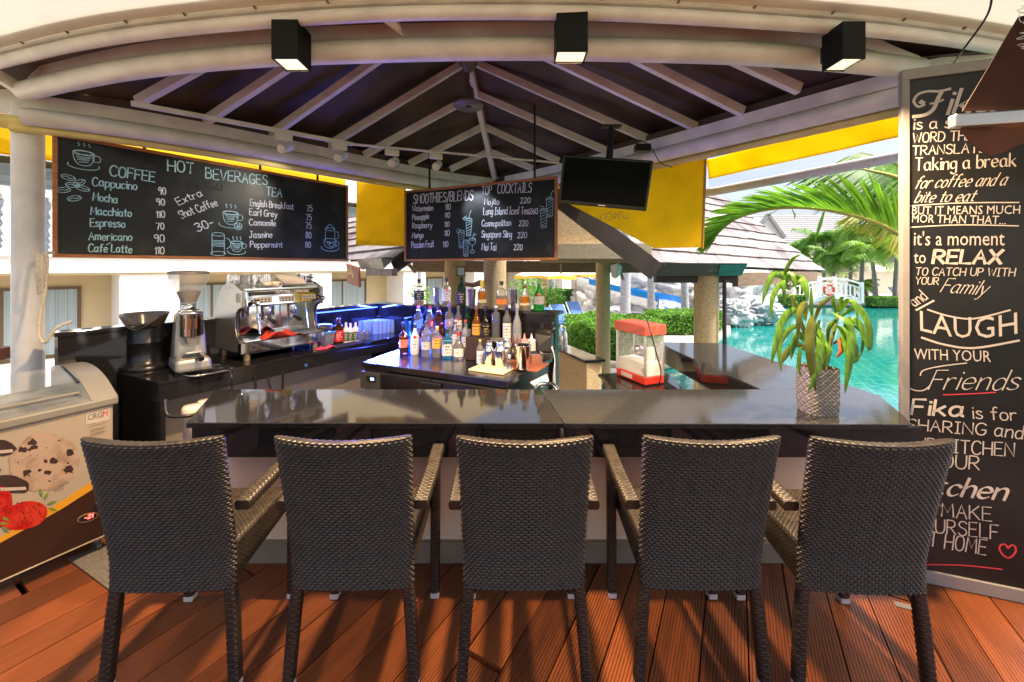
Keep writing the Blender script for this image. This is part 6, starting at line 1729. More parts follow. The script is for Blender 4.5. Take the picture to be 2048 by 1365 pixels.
for (px, top, w, lab_) in ((976, 676, 34, "crumpled clear glass dish resting on the left shaker"), (998, 674, 34, "crumpled clear glass dish resting on the right shaker")):
    q = at(px, 722, ZS); z = EYE - (690 - HY) / F * q.y
    t = tag(MB().lathe([(.02, 0), (.055, .01), (.075, .045), (.07, .046), (.05, .016), (0, .008)], n=18).build("glass_dish", g_clear, None, loc=(q.x, q.y + .06, z)), lab_, "dish", "glass dishes on the shakers")
q = at(1045, 737, ZT); t = thing("ice_bucket", "round steel ice bucket with tongs at the front of the worktop", "ice bucket", tuple(q))
hh = EYE - (690 - HY) / F * q.y - ZT; r = 17.5 * q.y / F
MB().lathe([(r * .74, 0), (r * .76, .004), (r * .97, hh - .006), (r * 1.03, hh - .003), (r * 1.03, hh), (r * .94, hh), (r * .72, .01), (0, .01)], n=36).build("bucket", steel if 0 else chrome, t)
MB().bar((.02, 0, hh * .6), (.075, -.02, hh * 1.28), .012, .004).build("tongs", chrome, t)
def squeeze(px, base, top, w, c, label):
    q = at(px, base, ZS); h = EYE - (top - HY) / F * q.y - ZS; r = w / 2 * q.y / F
    t = thing("squeeze_bottle", label, "squeeze bottle", tuple(q + Vector((0, 0, .001))), 0, "plastic squeeze bottles")
    MB().lathe([(r, 0), (r, h * .66), (r * .85, h * .72)], n=20).build("body", mat("squeeze_white", (.66, .66, .64), .4, transl=.3), t)
    MB().lathe([(r * .95, h * .70), (r * .95, h * .77), (r * .3, h * .82), (r * .1, h)], n=16).build("nozzle", c, t)
squeeze(1049, 722, 667, 16, C_pink, "squeeze bottle with pink nozzle"); squeeze(1063, 720, 668, 17, C_white, "squeeze bottle with white nozzle")
q = at(1070, 728, ZS); t = thing("steel_canister", "small square steel caddy behind the ice bucket", "caddy", tuple(q + Vector((0, 0, .001))), .2)
MB().lathe([(.055, 0), (.06, .004), (.066, .10), (.07, .105), (.062, .105), (.056, .012), (0, .012)], n=32, sq=6).build("caddy", chrome, t)
t = thing("straw_holder", "black holder with straws and stirrers behind the shakers", "holder", tuple(at(1027, 716) + Vector((0, 0, .001))))
MB().lathe([(.045, 0), (.045, .12), (.04, .12), (.04, .01), (0, .01)], n=20).build("cup", black_plastic, t)
for k in range(7): MB().tube([(.01 * math.cos(k * 2.4), .01 * math.sin(k * 2.4), .02), (.05 * math.cos(k * 2.4), .04 * math.sin(k * 2.4), .19 + .02 * (k % 3))], .003, 5).build("straw", [C_red, C_white, C_black][k % 3], t)
q = at(1087, 716, ZS); pr_ = thing("receipt_printer", "black receipt printer on the worktop corner by the half wall", "printer", tuple(q + Vector((0, 0, .001))), math.atan2(sdir.y, sdir.x) + .1)
MB().hexa([(-.09, -.10, .07), (.09, -.10, .07), (.09, .12, .07), (-.09, .12, .07), (-.085, -.03, .26), (.085, -.06, .23), (.085, .11, .26), (-.085, .11, .27)]).build("printer_body", black_plastic, pr_, bev=.018)
MB().box((0, .01, .035), (.20, .24, .068)).build("cash_box", mat("box_dark", (.03, .032, .034), .4), pr_, bev=.006)
MB().box((.02, -.086, .115), (.09, .004, .03)).build("sticker", mat("sticker_tan", (.5, .42, .3), .6), pr_, rot=(R(-14), 0, 0))
mb = MB()
for k in range(3): mb.tube(smooth_pts([(.09, -.05 + k * .02, .12), (.13, -.07, .02 - k * .01), (.12 + k * .008, -.09, -.15), (.125 + k * .012, -.10, -.38)], 5), .004, 6)
mb.build("cable", mat("cable_white", (.6, .66, .72), .5), pr_)
cb = thing("cutting_board", "cream plastic cutting board at the front edge of the steel worktop", "cutting board", tuple(at(983, 741) + Vector((0, 0, .001))), math.atan2(sdir.y, sdir.x) - .02)
MB().box((0, -.01, .009), (.34, .20, .018)).build("board", mat("board_cream", (.72, .62, .40), .5, var=.05), cb, bev=.005)
t = thing("steel_tap", "curved steel grip rail at the end of the fridge", "tap", tuple(at(1090, 775, .80)))
wb(MB().tube(smooth_pts([P(1072, 779, 3.25), P(1080, 770, 3.25), P(1092, 769, 3.25), P(1106, 770, 3.2), P(1116, 782, 3.15)], 5), .018, 12), "spout", chrome, t)
t = thing("paper_sheets", "loose white paper sheets tucked at the fridge end", "paper", tuple(P(1085, 760, 3.45)))
wb(MB().quad(P(1060, 765, 3.4), P(1094, 748, 3.5), P(1098, 762, 3.5), P(1074, 778, 3.4)), "sheet", mat("paper", (.7, .7, .74), .7), t); wb(MB().quad(P(1068, 762, 3.38), P(1092, 758, 3.45), P(1094, 772, 3.45), P(1076, 776, 3.38)), "sheet", mat("paper_blue", (.25, .5, .7), .7), t)
# three little bottles on the dwarf wall
for i, (px, base) in enumerate(((1113, 687), (1119, 690), (1130, 694))):
    Y = F * (EYE - .67) / (base - HY)
    bottle(px, base, base - 40, 10, Y, .67, g_frost, L_grey, [C_white, C_black, C_yel][i], 'tall', ["small sauce bottle with white cap nearest the black wall on the dwarf wall", "small sauce bottle with black cap in the middle of the dwarf wall", "small sauce bottle with yellow cap on the dwarf wall"][i], "small bottles on the dwarf wall", lb=(.1, .45), words=2)

# ------------------------------------------------------------------ coffee counter: bin, grinder, machine
mrz = math.atan2(fdir.y, fdir.x)
kb = thing("knock_bin", "black plastic knock bin with flared scoop rim on the coffee counter", "knock bin", tuple(PZ(291, 736, ZL) + Vector((0, 0, .001))))
bp_ = mat("bin_black", (.008, .008, .009), .25, var=.3, rvar=.1)
MB().lathe([(.155, 0), (.16, .008), (.13, .035), (.108, .06), (.106, .2), (.109, .204), (.109, .212), (.106, .216), (.105, .33)], n=40).build("body", bp_, kb)
def flare(u, v):
    a = 2 * math.pi * u - math.pi / 2
    dip = .115 * max(0, math.cos(a + math.pi / 2 - .35)) ** 3
    r0, r1 = .105, .152
    return Vector(((r0 + (r1 - r0) * v) * math.cos(a), (r0 + (r1 - r0) * v) * math.sin(a), .32 + (.115 - dip) * v))
o = MB().grid(flare, 48, 6, True, True).build("scoop_rim", mat("bin_smoke", (.05, .045, .04), .2, alpha=.86), kb); o.modifiers.new("thick", 'SOLIDIFY').thickness = .004
MB().tube([(-.115, .0, .325), (.115, .0, .325)], .012, 10).build("knock_bar", black_metal, kb)
gr = thing("coffee_grinder", "silver coffee grinder with clear bean hopper between knock bin and espresso machine", "coffee grinder", tuple(PZ(380, 740, ZL) + Vector((0, 0, .001))), mrz - R(90) + R(78))
silver = mat("grinder_silver", (.33, .33, .315), .38, metal=.7, var=.05)
def rr(w_, d_, z0, z1, w1, d1, oy=0, oy1=0): return [(-w_, -d_ + oy, z0), (w_, -d_ + oy, z0), (w_, d_ + oy, z0), (-w_, d_ + oy, z0), (-w1, -d1 + oy1, z1), (w1, -d1 + oy1, z1), (w1, d1 + oy1, z1), (-w1, d1 + oy1, z1)]
MB().hexa(rr(.115, .17, 0, .10, .108, .16)).build("base", silver, gr, bev=.03, seg=4)
MB().hexa(rr(.105, .105, .08, .44, .082, .085, .055, .055)).build("body", silver, gr, bev=.035, seg=4)
MB().lathe([(.068, .26), (.07, .265), (.07, .425), (.074, .43), (.074, .445), (.06, .452), (0, .452)], c=(0, -.055, 0), n=32).build("dosing_chamber", chrome, gr)
MB().lathe([(.0715, .32), (.0715, .40)], c=(0, -.055, 0), n=12, caps=False).build("window_band", mat("amber_plastic", (.10, .04, .02), .2), gr)
MB().box((.055, -.105, .335), (.02, .05, .13)).build("dose_lever", black_plastic, gr, bev=.006)
MB().hexa(rr(.03, .04, .20, .27, .045, .05, -.06, -.06)).build("chute", silver, gr, bev=.01)
MB().box((0, -.12, .145), (.10, .10, .012)).build("fork", chrome, gr, bev=.004)
MB().tube([(.02, -.15, .14), (.035, -.235, .10)], [.013, .019], 12).build("handle", black_plastic, gr)
MB().lathe([(.062, .44), (.07, .445), (.07, .455), (.05, .46), (.046, .50), (.05, .505)], c=(0, .05, 0), n=28).build("collar", chrome, gr)
hop = mat("hopper_clear", (.55, .56, .55), .06, alpha=.22, spec=.6, var=.02)
MB().lathe([(.048, .50), (.06, .54), (.128, .70), (.13, .735), (.126, .735), (.124, .70), (.056, .54), (.044, .503)], c=(0, .05, 0), n=36, caps=False).build("hopper", hop, gr)
MB().lathe([(.0, .505), (.046, .51), (.056, .54), (.077, .595), (.05, .605), (.02, .60), (0, .615)], c=(0, .05, 0), n=30).build("beans", mat("beans", (.05, .022, .010), .6, col2=(.015, .007, .004), vscale=70, bump=1, bscale=70), gr)
MB().lathe([(.132, .735), (.133, .75), (.11, .758), (0, .762)], c=(0, .05, 0), n=36).build("hopper_lid", mat("lid_grey", (.12, .12, .12), .4), gr)
MB().lathe([(0, 0), (.03, 0), (.03, .003), (.02, .004), (0, .004)], n=24).build("emblem", mat("emblem_gold", (.5, .42, .22), .4), gr, loc=(-.087, .02, .39), rot=(R(90), 0, R(-90)))
mb = MB(); 
for k in range(5): mb.box((-.103, .05, .19 - k * .012), (.002, .05 - .008 * (k % 3), .004))
mb.build("rating_print", ink, gr)
t = tag(MB().lathe([(.15, .0), (.155, .004), (.155, .009), (.14, .009), (.14, .005), (0, .005)], n=40, sq=5).build("steel_tray", chrome, None, loc=tuple(PZ(410, 742, ZL) + Vector((0, 0, .001))), rot=(0, 0, mrz)), "thin steel drip tray under the front of the coffee grinder", "tray")
gr.location.z += .011

em = thing("espresso_machine", "large chrome two group espresso machine on the coffee counter", "espresso machine", tuple(PZ(484, 726, ZL) + Vector((0, 0, .001))), mrz)
mirror = mat("mirror_panel", (.74, .74, .72), .07, metal=1, var=.03)
LM = .74
side_pts = [(0, .07), (0, .165), (.045, .18), (.085, .21), (.11, .27), (.115, .34), (.10, .40), (.06, .44), (.0, .455), (-.01, .60), (.03, .615), (.12, .655), (.22, .67), (.32, .645), (.41, .57), (.47, .45), (.50, .30), (.51, .07)]
for x0 in (0, LM - .03):
    MB().extr((x0 + (.03), 0, 0), Vector((0, 1, 0)), Vector((0, 0, 1)), side_pts, -.03 if 0 else .03 * -1).build("side_panel", mat("machine_silver", (.52, .52, .50), .25, metal=.85, var=.04), em, bev=.008)
    mb = MB().tube(smooth_pts([(x0 + .015, p[0] - .004, p[1]) for p in side_pts[2:9]], 4), .012, 8); mb.build("side_trim", mat("trim_dark", (.06, .055, .05), .3, metal=.5), em)
MB().box((LM / 2, .02, .115), (LM + .02, .06, .10)).build("front_tray", mirror, em, bev=.008)
MB().box((LM / 2, .19, .10), (LM - .06, .28, .10)).build("tray_body", steel, em)
mb = MB()
for k in range(34): mb.box((.05 + k * (LM - .1) / 33, .13, .158), (.008, .22, .006))
for k in range(3): mb.box((LM / 2, .04 + k * .09, .1535), (LM - .08, .008, .004))
mb.build("drip_grille", chrome, em)
MB().box((LM / 2, .30, .32), (LM - .062, .02, .32)).build("back_splash", mirror, em)
MB().box((LM / 2, .40, .32), (LM - .062, .19, .48)).build("boiler_case", steel, em)
MB().hexa([(.031, -.012, .462), (LM - .031, -.012, .462), (LM - .031, .30, .462), (.031, .30, .462), (.031, .01, .60), (LM - .031, .01, .60), (LM - .031, .32, .60), (.031, .32, .60)]).build("front_panel", mirror, em, bev=.01)
MB().box((LM / 2, .24, .607), (LM - .066, .40, .014)).build("cup_tray", chrome, em)
MB().tube([(.04, .02, .635), (LM - .04, .02, .635)], .006, 8).build("cup_rail", chrome, em)
lit = MB(); Us, Vs = Vector((1, 0, 0)), Vector((0, .157, .988)).normalized()
ob = MB().extr((.06, -.0105, .558), Us, Vs, [(0, 0), (LM - .12, 0), (LM - .12, .030), (0, .030)], .0015).build("name_band", mat("band_dark", (.05, .045, .03), .25, metal=.6), em)
write(lit, "NATI PER L'ESPRESSO", Vector((0, -.0125, .560)), Us, Vs, (.27, .004), (.58, .004), .021, .0042, t=.0012)
lit.build("lettering", mat("letter_chrome", (.75, .72, .62), .3, metal=.4), ob)
for (a, b) in ((.10, .24), (.31, .44), (.51, .65)):
    k_ = MB().extr((a, -.0125, .488), Us, Vs, [(0, 0), (b - a, 0), (b - a, .05), (0, .05)], .003).build("keypad", mat("keypad", (.30, .29, .27), .4), em)
    mb = MB()
    for r_ in range(2):
        for c_ in range(3 if a == .31 else 4): mb.lathe([(.0075, 0), (.0075, .003), (0, .0035)], c=(0, 0, 0), n=10); 
    mb = MB()
    for r_ in range(2):
        for c_ in range(4):
            o_ = Vector((a + .022 + c_ * .03, -.0165, .498)) + Vs * (r_ * .022)
            mb.extr(o_, Us, Vs, [(.007 * math.cos(q), .007 * math.sin(q)) for q in [k * .7854 for k in range(8)]], .002)
    mb.build("button", black_plastic, k_)
for x in (.085, LM - .055):
    MB().tube([(x, -.012, .505), (x - .004, -.085, .50)], [.017, .024], 14).build("steam_knob", black_plastic, em)
    MB().tube([(x - .005, -.085, .50), (x - .005, -.10, .50)], [.018, .012], 12).build("knob_tip", chrome, em)
for x in (.245, .48):
    MB().lathe([(.030, 0), (.036, .01), (.045, .10), (.038, .115), (.0, .115)], c=(x, .10, .345), n=28).build("group_head", chrome, em)
    MB().lathe([(.04, 0), (.042, .03)], c=(x, .10, .325), n=28).build("portafilter", chrome, em)
    MB().tube([(x, .06, .34), (x - .01, -.05, .315)], [.014, .018], 12).build("portafilter_handle", black_plastic, em)
for x in (.155, LM - .14):
    MB().tube(smooth_pts([(x, .07, .47), (x, .065, .40), (x + .005, .06, .30), (x + .012, .05, .21)], 4), .008, 10).build("steam_wand", chrome, em)
MB().box((.05, .298, .33), (.05, .03, .22)).build("switch_panel", black_plastic, em); MB().box((.10, .285, .33), (.03, .01, .20)).build("gauge_strip", black_plastic, em)
for (x, y) in ((.06, .05), (LM - .06, .05), (.06, .45), (LM - .06, .45)): MB().lathe([(.026, 0), (.028, .03), (.022, .066)], c=(x, y, 0), n=16).build("foot", mat("foot_brass", (.35, .26, .14), .4, metal=.6), em)
mb = MB(); O_ = Vector((0, -.0105, .115))
for rr_ in (.028, .020): mb.ribbon([(.09 + rr_ * 1.25 * math.cos(k * .35), rr_ * math.sin(k * .35)) for k in range(19)], O_, Us, Vector((0, 0, 1)), .005)
write(mb, "Q", O_, Us, Vector((0, 0, 1)), (.46, -.012), (.48, -.012), .03, .0045, .2); scribble(mb, "~0 0 1 2 2 0 3 2 4 0 5 2 6 0 7 3 8 0 9 2 10 0", O_, Us, Vector((0, 0, 1)), (.49, -.01), .0085, .004)
mb.extr(Vector((.36, -.0105, .10)), Us, Vector((0, 0, 1)), [(0, 0), (.035, 0), (.035, .035), (0, .035)], .002)
mb.build("maker_marks", mat("mark_grey", (.10, .09, .08), .4, metal=.3), em)
MB().extr(Vector((-.0012, .10, .50)), Vector((0, -1, 0)), Vector((0, 0, 1)), [(0, 0), (.07, 0), (.07, .075), (0, .075)], .001).build("note", mat("note", (.45, .45, .42), .7, col2=(.2, .2, .2), thr=.62, vscale=90), em)
Mm = Matrix.Translation(em.location) @ Matrix.Rotation(mrz, 4, 'Z')
def em_at(x, y, z): return tuple(Mm @ Vector((x, y, z)))
# cups, glasses and saucers on top of the machine
t0 = thing("tumbler_glass", "upturned clear glass stacked on the espresso machine", "glass", em_at(.06, .10, .615), 0, "upturned glasses on the espresso machine")
MB().lathe([(.036, 0), (.037, .004), (.028, .115), (.026, .12), (0, .12)], n=20).build("glass", g_clear, t0)
for i in range(1, 11):
    dup(t0, em_at(.035 + .055 * (i % 5) , .10 + .085 * (i // 5) + .02 * (i % 2), .615))
for i, (x, y) in enumerate(((.235, .06), (.30, .05))):
    t = thing("coffee_cup", ["beige coffee cup beside the upturned glasses", "white coffee cup beside the saucers"][i], "cup", em_at(x, y, .615), 0, "coffee cups on the espresso machine")
    MB().lathe([(.022, 0), (.035, .01), (.042, .055), (.039, .055), (.030, .012), (0, .01)], n=24).build("cup", mat("china", (.62, .58, .50), .3), t)
    MB().tube([(.04, 0, .045), (.058, 0, .04), (.058, 0, .02), (.036, 0, .014)], .004, 8).build("handle", mat("china", (.62, .58, .50), .3), t)
sau = thing("saucer", "white saucer in the leaning row on the espresso machine", "saucer", em_at(.36, .10, .66), mrz, "saucers leaning on the espresso machine")
MB().lathe([(0, 0), (.04, .0), (.075, .012), (.076, .016), (.04, .005), (0, .005)], n=32).build("plate", mat("saucer_white", (.66, .64, .58), .3), sau)
sau.rotation_euler = (0, R(52), mrz)
for i in range(1, 12):
    c = dup(sau, em_at(.36 + i * .019, .10 + .004 * (i % 3), .672 - i * .0035)); c["label"] = "white saucer in the leaning row on the espresso machine"; c.rotation_euler = (0, R(52 + i * 1.6), mrz)
t = thing("cutlery_heap", "heap of dark spoons and wrapped cutlery on the right of the espresso machine", "cutlery", em_at(.62, .12, .615), mrz)
rc_ = random.Random(12)
for k in range(12):
    a = rc_.uniform(-1, 1) + (math.pi if k % 2 else 0); z = .02 + .006 * k
    mb = MB().tube([(-.07 * math.cos(a), -.07 * math.sin(a) * .6, z), (.05 * math.cos(a), .05 * math.sin(a) * .6, z + .02)], .0035, 6)
    mb.tube([(.05 * math.cos(a), .05 * math.sin(a) * .6, z + .02), (.065 * math.cos(a), .065 * math.sin(a) * .6, z + .023), (.085 * math.cos(a), .085 * math.sin(a) * .6, z + .025)], [.005, .014, .006], 8)
    mb.build("spoon", chrome if k % 3 else black_metal, t)
def cloth(name, c, ext, m, label, seed, rz=0, hgt=.03):
    rnd = random.Random(seed); ph = [rnd.uniform(0, 6) for _ in range(6)]
    def fn(u, v):
        x, y = (u - .5) * ext[0], (v - .5) * ext[1]
        e = 1 - (2 * abs(u - .5)) ** 4
        z = hgt * (.5 + .5 * math.sin(u * 9 + ph[0] + 2 * math.sin(v * 4 + ph[1]))) * (.5 + .5 * math.sin(v * 7 + ph[2] + u * 3)) * e
        return Vector((x * (1 + .12 * math.sin(v * 5 + ph[3])), y * (1 + .15 * math.sin(u * 6 + ph[4])), .003 + z))
    o = MB().grid(fn, 40, 26).build(name, m); o.location = c; o.rotation_euler = (0, 0, rz)
    o.modifiers.new("thick", 'SOLIDIFY').thickness = .003
    return tag(o, label, "cloth")
cloth("cloth", em_at(.36, .08, .163), (.34, .15), mat("cloth_red", (.42, .035, .02), .9, var=.1), "crumpled red cloth lying on the drip grille of the espresso machine", 2, mrz, .055)

# glasses, tub, jars further along the counter
def lc_at(px, base): return PZ(px, base, ZL) + Vector((0, 0, .001))
tub = thing("plastic_tub", "clear plastic tub with blue rim holding a black round pan", "tub", tuple(lc_at(645, 690)), mrz)
MB().lathe([(.085, 0), (.10, .13), (.097, .13), (.082, .006), (0, .006)], n=32, sq=6).build("tub_body", g_clear, tub)
MB().lathe([(.101, .125), (.106, .13), (.106, .14), (.1, .142)], n=32, sq=6, caps=False).build("tub_rim", mat("rim_blue", (.05, .35, .80), .3), tub)
MB().lathe([(.0, .02), (.06, .02), (.065, .09), (0, .095)], n=14).build("contents", mat("tub_contents", (.32, .18, .22), .6, col2=(.5, .45, .4), vscale=14), tub)
pan = thing("round_pan", "black round pan lying upside down on the blue rimmed tub", "pan", (tub.location.x, tub.location.y, ZL + .146))
MB().lathe([(.098, 0), (.10, .008), (.10, .05), (.09, .062), (0, .064)], n=36).build("pan", mat("pan_black", (.02, .02, .022), .35), pan)
jb = bottle(677, 0, 637, 20, lc_at(677, 686).y, ZL, g_brown, lab("juice_red", (.62, .02, .03)), capm("redbrown", (.14, .02, .015)), 'whisky', "red labelled juice bottle beside the white capped jars", "bottles and jars on the coffee counter", lb=(.08, .52), words=2, wink=ink_w)
for i, px in enumerate((692, 701, 711)):
    bottle(px, 0, 645 + i % 2 * 2, 12, lc_at(px, 685 - i).y, ZL, g_white, lab("dark_green", (.05, .09, .04)), C_gold, 'tall', ["small white shaker bottle next to the red juice", "middle small white shaker bottle with dark label", "small white shaker bottle next to the glass jars"][i], "bottles and jars on the coffee counter", lb=(.06, .52), words=2, wink=ink_w)
mat_ = tag(MB().box((0, 0, .003), (.34, .15, .005)).build("bar_mat", mat("bar_mat", (.02, .018, .02), .8), None, loc=tuple(lc_at(693, 690)), rot=(0, 0, mrz)), "thin black rubber mat under the bottles on the coffee counter", "mat")
cloth("cloth", tuple(lc_at(652, 697) + Vector((0, 0, .002))), (.20, .10), mat("cloth_pink", (.62, .06, .14), .9), "folded pink cloth next to the espresso machine", 5, mrz, .02)
gl = thing("highball_glass", "tall clear highball glass standing upside down in blue light", "glass", tuple(lc_at(735, 675)), 0, "highball glasses in the blue lit corner")
MB().lathe([(.032, 0), (.033, .004), (.029, .02), (.031, .15), (.0305, .155), (.027, .155), (.0265, .02), (0, .016)], n=18).build("glass", glassm("glass_clear_blue_lit", (.55, .80, .95), .55), gl)  # pale blue tint stands in for blue light on clear glass
k = 0
for r_ in range(3):
    for c_ in range(6):
        if k: 
            q = lc_at(742 + c_ * 8.5 - r_ * 2, 670 - c_ * 1.1) - fn_ * (.075 * r_)
            dup(gl, tuple(q))
        k += 1
jr = thing("glass_jar", "squat clear glass jar in front of the highball glasses", "jar", tuple(lc_at(722, 680)), 0, "squat glass jars on the coffee counter")
MB().lathe([(.040, 0), (.042, .004), (.041, .085), (.036, .095), (.033, .09), (.036, .008), (0, .008)], n=22).build("glass", g_clear, jr)
dup(jr, tuple(lc_at(733, 678)))
wg = thing("wine_glass", "upturned stemmed glass at the corner end of the counter", "wine glass", tuple(lc_at(785, 664)), 0, "upturned stemmed glasses in the corner")
MB().lathe([(.028, 0), (.034, .02), (.040, .05), (.034, .085), (.012, .10), (.005, .11), (.004, .17), (.006, .178), (.034, .184), (.034, .187), (0, .187)], n=22, caps=False).build("glass", g_clear, wg)
for (px, b) in ((756, 664), (773, 664), (764, 657), (797, 662)): dup(wg, tuple(lc_at(px, b) - fn_ * (.12 if px < 780 else .0)))
cf = thing("carafe", "bell shaped glass carafe in the blue lit corner", "carafe", tuple(lc_at(812, 668)))
MB().lathe([(.06, 0), (.062, .01), (.05, .05), (.022, .12), (.02, .17), (.028, .19)], n=24).build("glass", g_blue, cf)

# under the counter: water filters, cables
for i, px in enumerate((384, 413)):
    q = P(px, 850, 2.9 + .12 * i)
    t = thing("water_filter", ["left white water filter housing under the coffee counter", "right white water filter housing under the coffee counter"][i], "water filter", (q.x, q.y, .38), 0, "white water filters under the coffee counter")
    MB().lathe([(.042, 0), (.05, .01), (.052, .34), (.056, .345), (.056, .36)], n=20).build("housing", mat("filter_white", (.60, .57, .50), .4), t)
    MB().lathe([(.062, .36), (.062, .40), (.05, .42), (0, .42)], n=20).build("filter_cap", mat("filter_white", (.60, .57, .50), .4), t)
mb = MB()
for pts in (((330, 800, 2.75), (335, 830, 2.72), (370, 833, 2.75), (395, 828, 2.8)), ((440, 782, 2.95), (452, 800, 2.95), (450, 860, 2.95)), ((510, 755, 3.3), (512, 790, 3.3)), ((535, 752, 3.4), (544, 790, 3.4)), ((566, 748, 3.5), (565, 790, 3.5))):
    mb = MB().tube(smooth_pts([P(*q) for q in pts], 4), .010 if pts[0][0] != 330 else .013, 8)
    tag(mb.build("power_cable", black_plastic), {330: "black hose looping to the water filters", 440: "black cable hanging near the water filters", 510: "first thin black cable under the espresso machine", 535: "slanting black cable under the espresso machine", 566: "black cable hanging nearest the control panel"}[pts[0][0]], "cable", "cables under the coffee counter")
tag(MB().tube(smooth_pts([PZ(438, 738, ZL) + Vector((0, 0, .008)), PZ(455, 738, ZL) + Vector((0, 0, .008)), P(462, 748, 2.92), P(464, 775, 2.92), P(462, 800, 2.95), P(458, 830, 3.0)], 5), .006, 8).build("power_cable", black_plastic), "black cable dropping over the counter edge from the coffee grinder", "cable")

# ------------------------------------------------------------------ popcorn machine
pc = thing("popcorn_machine", "small red popcorn machine with glass case on the low black shelf", "popcorn machine", tuple(PZ(1290, 774, pz) + Vector((0, 0, .001))))
fx = (PZ(1332, 768, pz) - PZ(1290, 774, pz)); fx.z = 0
gx = (PZ(1229, 751, pz) - PZ(1290, 774, pz)); gx.z = 0
e1 = fx.normalized(); e2 = Vector((-e1.y, e1.x, 0))
pc.rotation_euler = (0, 0, math.atan2(e1.y, e1.x))
W_, D_ = .235, .44
H_ = 1.8 - (652 - HY) / F * pc.location.y - pz
pred = mat("popcorn_red", (.50, .035, .022), .4, var=.06); pred2 = mat("popcorn_top", (.50, .10, .06), .45, var=.1)
MB().box((W_ / 2, D_ / 2, .045), (W_, D_, .07)).build("base", pred, pc, bev=.006)
MB().box((-.0005, D_ * .62, .047), (.004, .17, .04)).build("base_plate", mat("plate_grey", (.5, .5, .48), .5), pc)
for (x, y) in ((.02, .02), (W_ - .02, .02), (.02, D_ - .02), (W_ - .02, D_ - .02)): MB().lathe([(.012, 0), (.012, .012)], c=(x, y, 0), n=10).build("foot", black_plastic, pc)
MB().box((W_ / 2, D_ / 2, H_ - .05), (W_ + .03, D_ + .03, .10)).build("top_cover", pred2, pc, bev=.006)
for (x, y) in ((0.008, .008), (W_ - .008, .008), (.008, D_ - .008), (W_ - .008, D_ - .008)): MB().box((x, y, H_ / 2), (.018, .018, H_ - .16)).build("corner_post", alu, pc)
pgl = mat("case_glass", (.85, .90, .88), .03, alpha=.10, spec=.6, var=.01)
for (c, s) in (((W_ / 2, .004, H_ / 2), (W_ - .03, .004, H_ - .17)), ((W_ / 2, D_ - .004, H_ / 2), (W_ - .03, .004, H_ - .17)), ((.004, D_ / 2, H_ / 2), (.004, D_ - .03, H_ - .17)), ((W_ - .004, D_ / 2, H_ / 2), (.004, D_ - .03, H_ - .17))): MB().box(c, s).build("glass_pane", pgl, pc)
MB().box((W_ / 2, D_ / 2, .145), (W_ - .04, D_ - .04, .12)).build("popcorn_tray", mat("tray_white", (.62, .63, .62), .5), pc)
MB().lathe([(.05, 0), (.055, .01), (.055, .055), (.035, .075), (.0, .08)], c=(W_ / 2, D_ * .55, .27), n=24).build("kettle", chrome, pc)
MB().tube([(W_ / 2, D_ * .55, .34), (W_ / 2, D_ * .55, H_ - .1)], .008, 8).build("kettle_arm", chrome, pc)
MB().lathe([(.05, 0), (.055, .13), (.057, .14), (0, .142)], c=(W_ * .60, D_ * .22, .205), n=24).build("paper_cup", mat("cup_white", (.7, .7, .7), .5), pc)
for z_ in (.16, .34): MB().box((-.004, .02, z_), (.008, .03, .03)).build("hinge", alu, pc)
tag(MB().tube(smooth_pts([P(1250, 634, 3.7), P(1262, 628, 3.7), P(1288, 632, 3.6), P(1300, 660, 3.45), P(1312, 705, 3.42), P(1322, 745, 3.45), P(1316, 776, 3.5)], 6), .0055, 8).build("power_cable", black_plastic), "black power cord looping over the red popcorn machine", "cord")

# ------------------------------------------------------------------ ice cream freezer
f0 = Vector((-2.56, 2.57, 0)); fd = Vector((-.45, -.893, 0)).normalized(); fi = Vector((-.893, .45, 0)).normalized()
fz = thing("ice_cream_freezer", "white ice cream chest freezer with curved glass lid and dessert picture on its side", "freezer", (f0.x, f0.y, 0))
def fp(s, o, z): return f0 + fd * s + fi * o + Vector((0, 0, z))
LFZ, DF = 1.35, .66
fwhite = mat("freezer_white", (.30, .262, .21), .4, var=.03); frim = mat("freezer_rim", (.18, .176, .154), .4, var=.06)
wb(MB().hexa([fp(LFZ, 0, .10), fp(0, 0, .10), fp(0, DF, .10), fp(LFZ, DF, .10), fp(LFZ, 0, .92), fp(0, 0, .92), fp(0, DF, .92), fp(LFZ, DF, .92)]), "body", fwhite, fz, bev=.012)
wb(MB().hexa([fp(LFZ + .02, -.02, .92), fp(-.02, -.02, .92), fp(-.02, DF + .02, .92), fp(LFZ + .02, DF + .02, .92), fp(LFZ + .02, -.02, .975), fp(-.02, -.02, .975), fp(-.02, DF + .02, .975), fp(LFZ + .02, DF + .02, .975)]), "rim", frim, fz, bev=.012)
arcp = [(-.015, .975), (.06, 1.02), (.16, 1.075), (.28, 1.115), (.42, 1.135), (.56, 1.13), (.66, 1.11)]
arcs = [(p.x, p.y) for p in smooth_pts([(a, b, 0) for a, b in arcp], 4)]
for s_ in (-.015, LFZ - .105):
    pol = [fp(s_, a, b) for a, b in arcs] + [fp(s_, .66, .976), fp(s_, -.015, .972)]
    pol2 = [q + fd * .12 for q in pol]
    n = len(pol)
    mb = MB().add(pol + pol2, [tuple(range(n)), tuple(range(2 * n - 1, n - 1, -1))] + [(i, n + i, n + (i + 1) % n, (i + 1) % n) for i in range(n)])
    wb(mb, "end_cap", mat("freezer_cap", (.22, .22, .20), .3, var=.04), fz, bev=.01)
lid = mat("lid_glass", (.20, .23, .24), .10, alpha=.40, spec=.6, col2=(.42, .46, .48), thr=.55, vscale=4, rvar=.08)
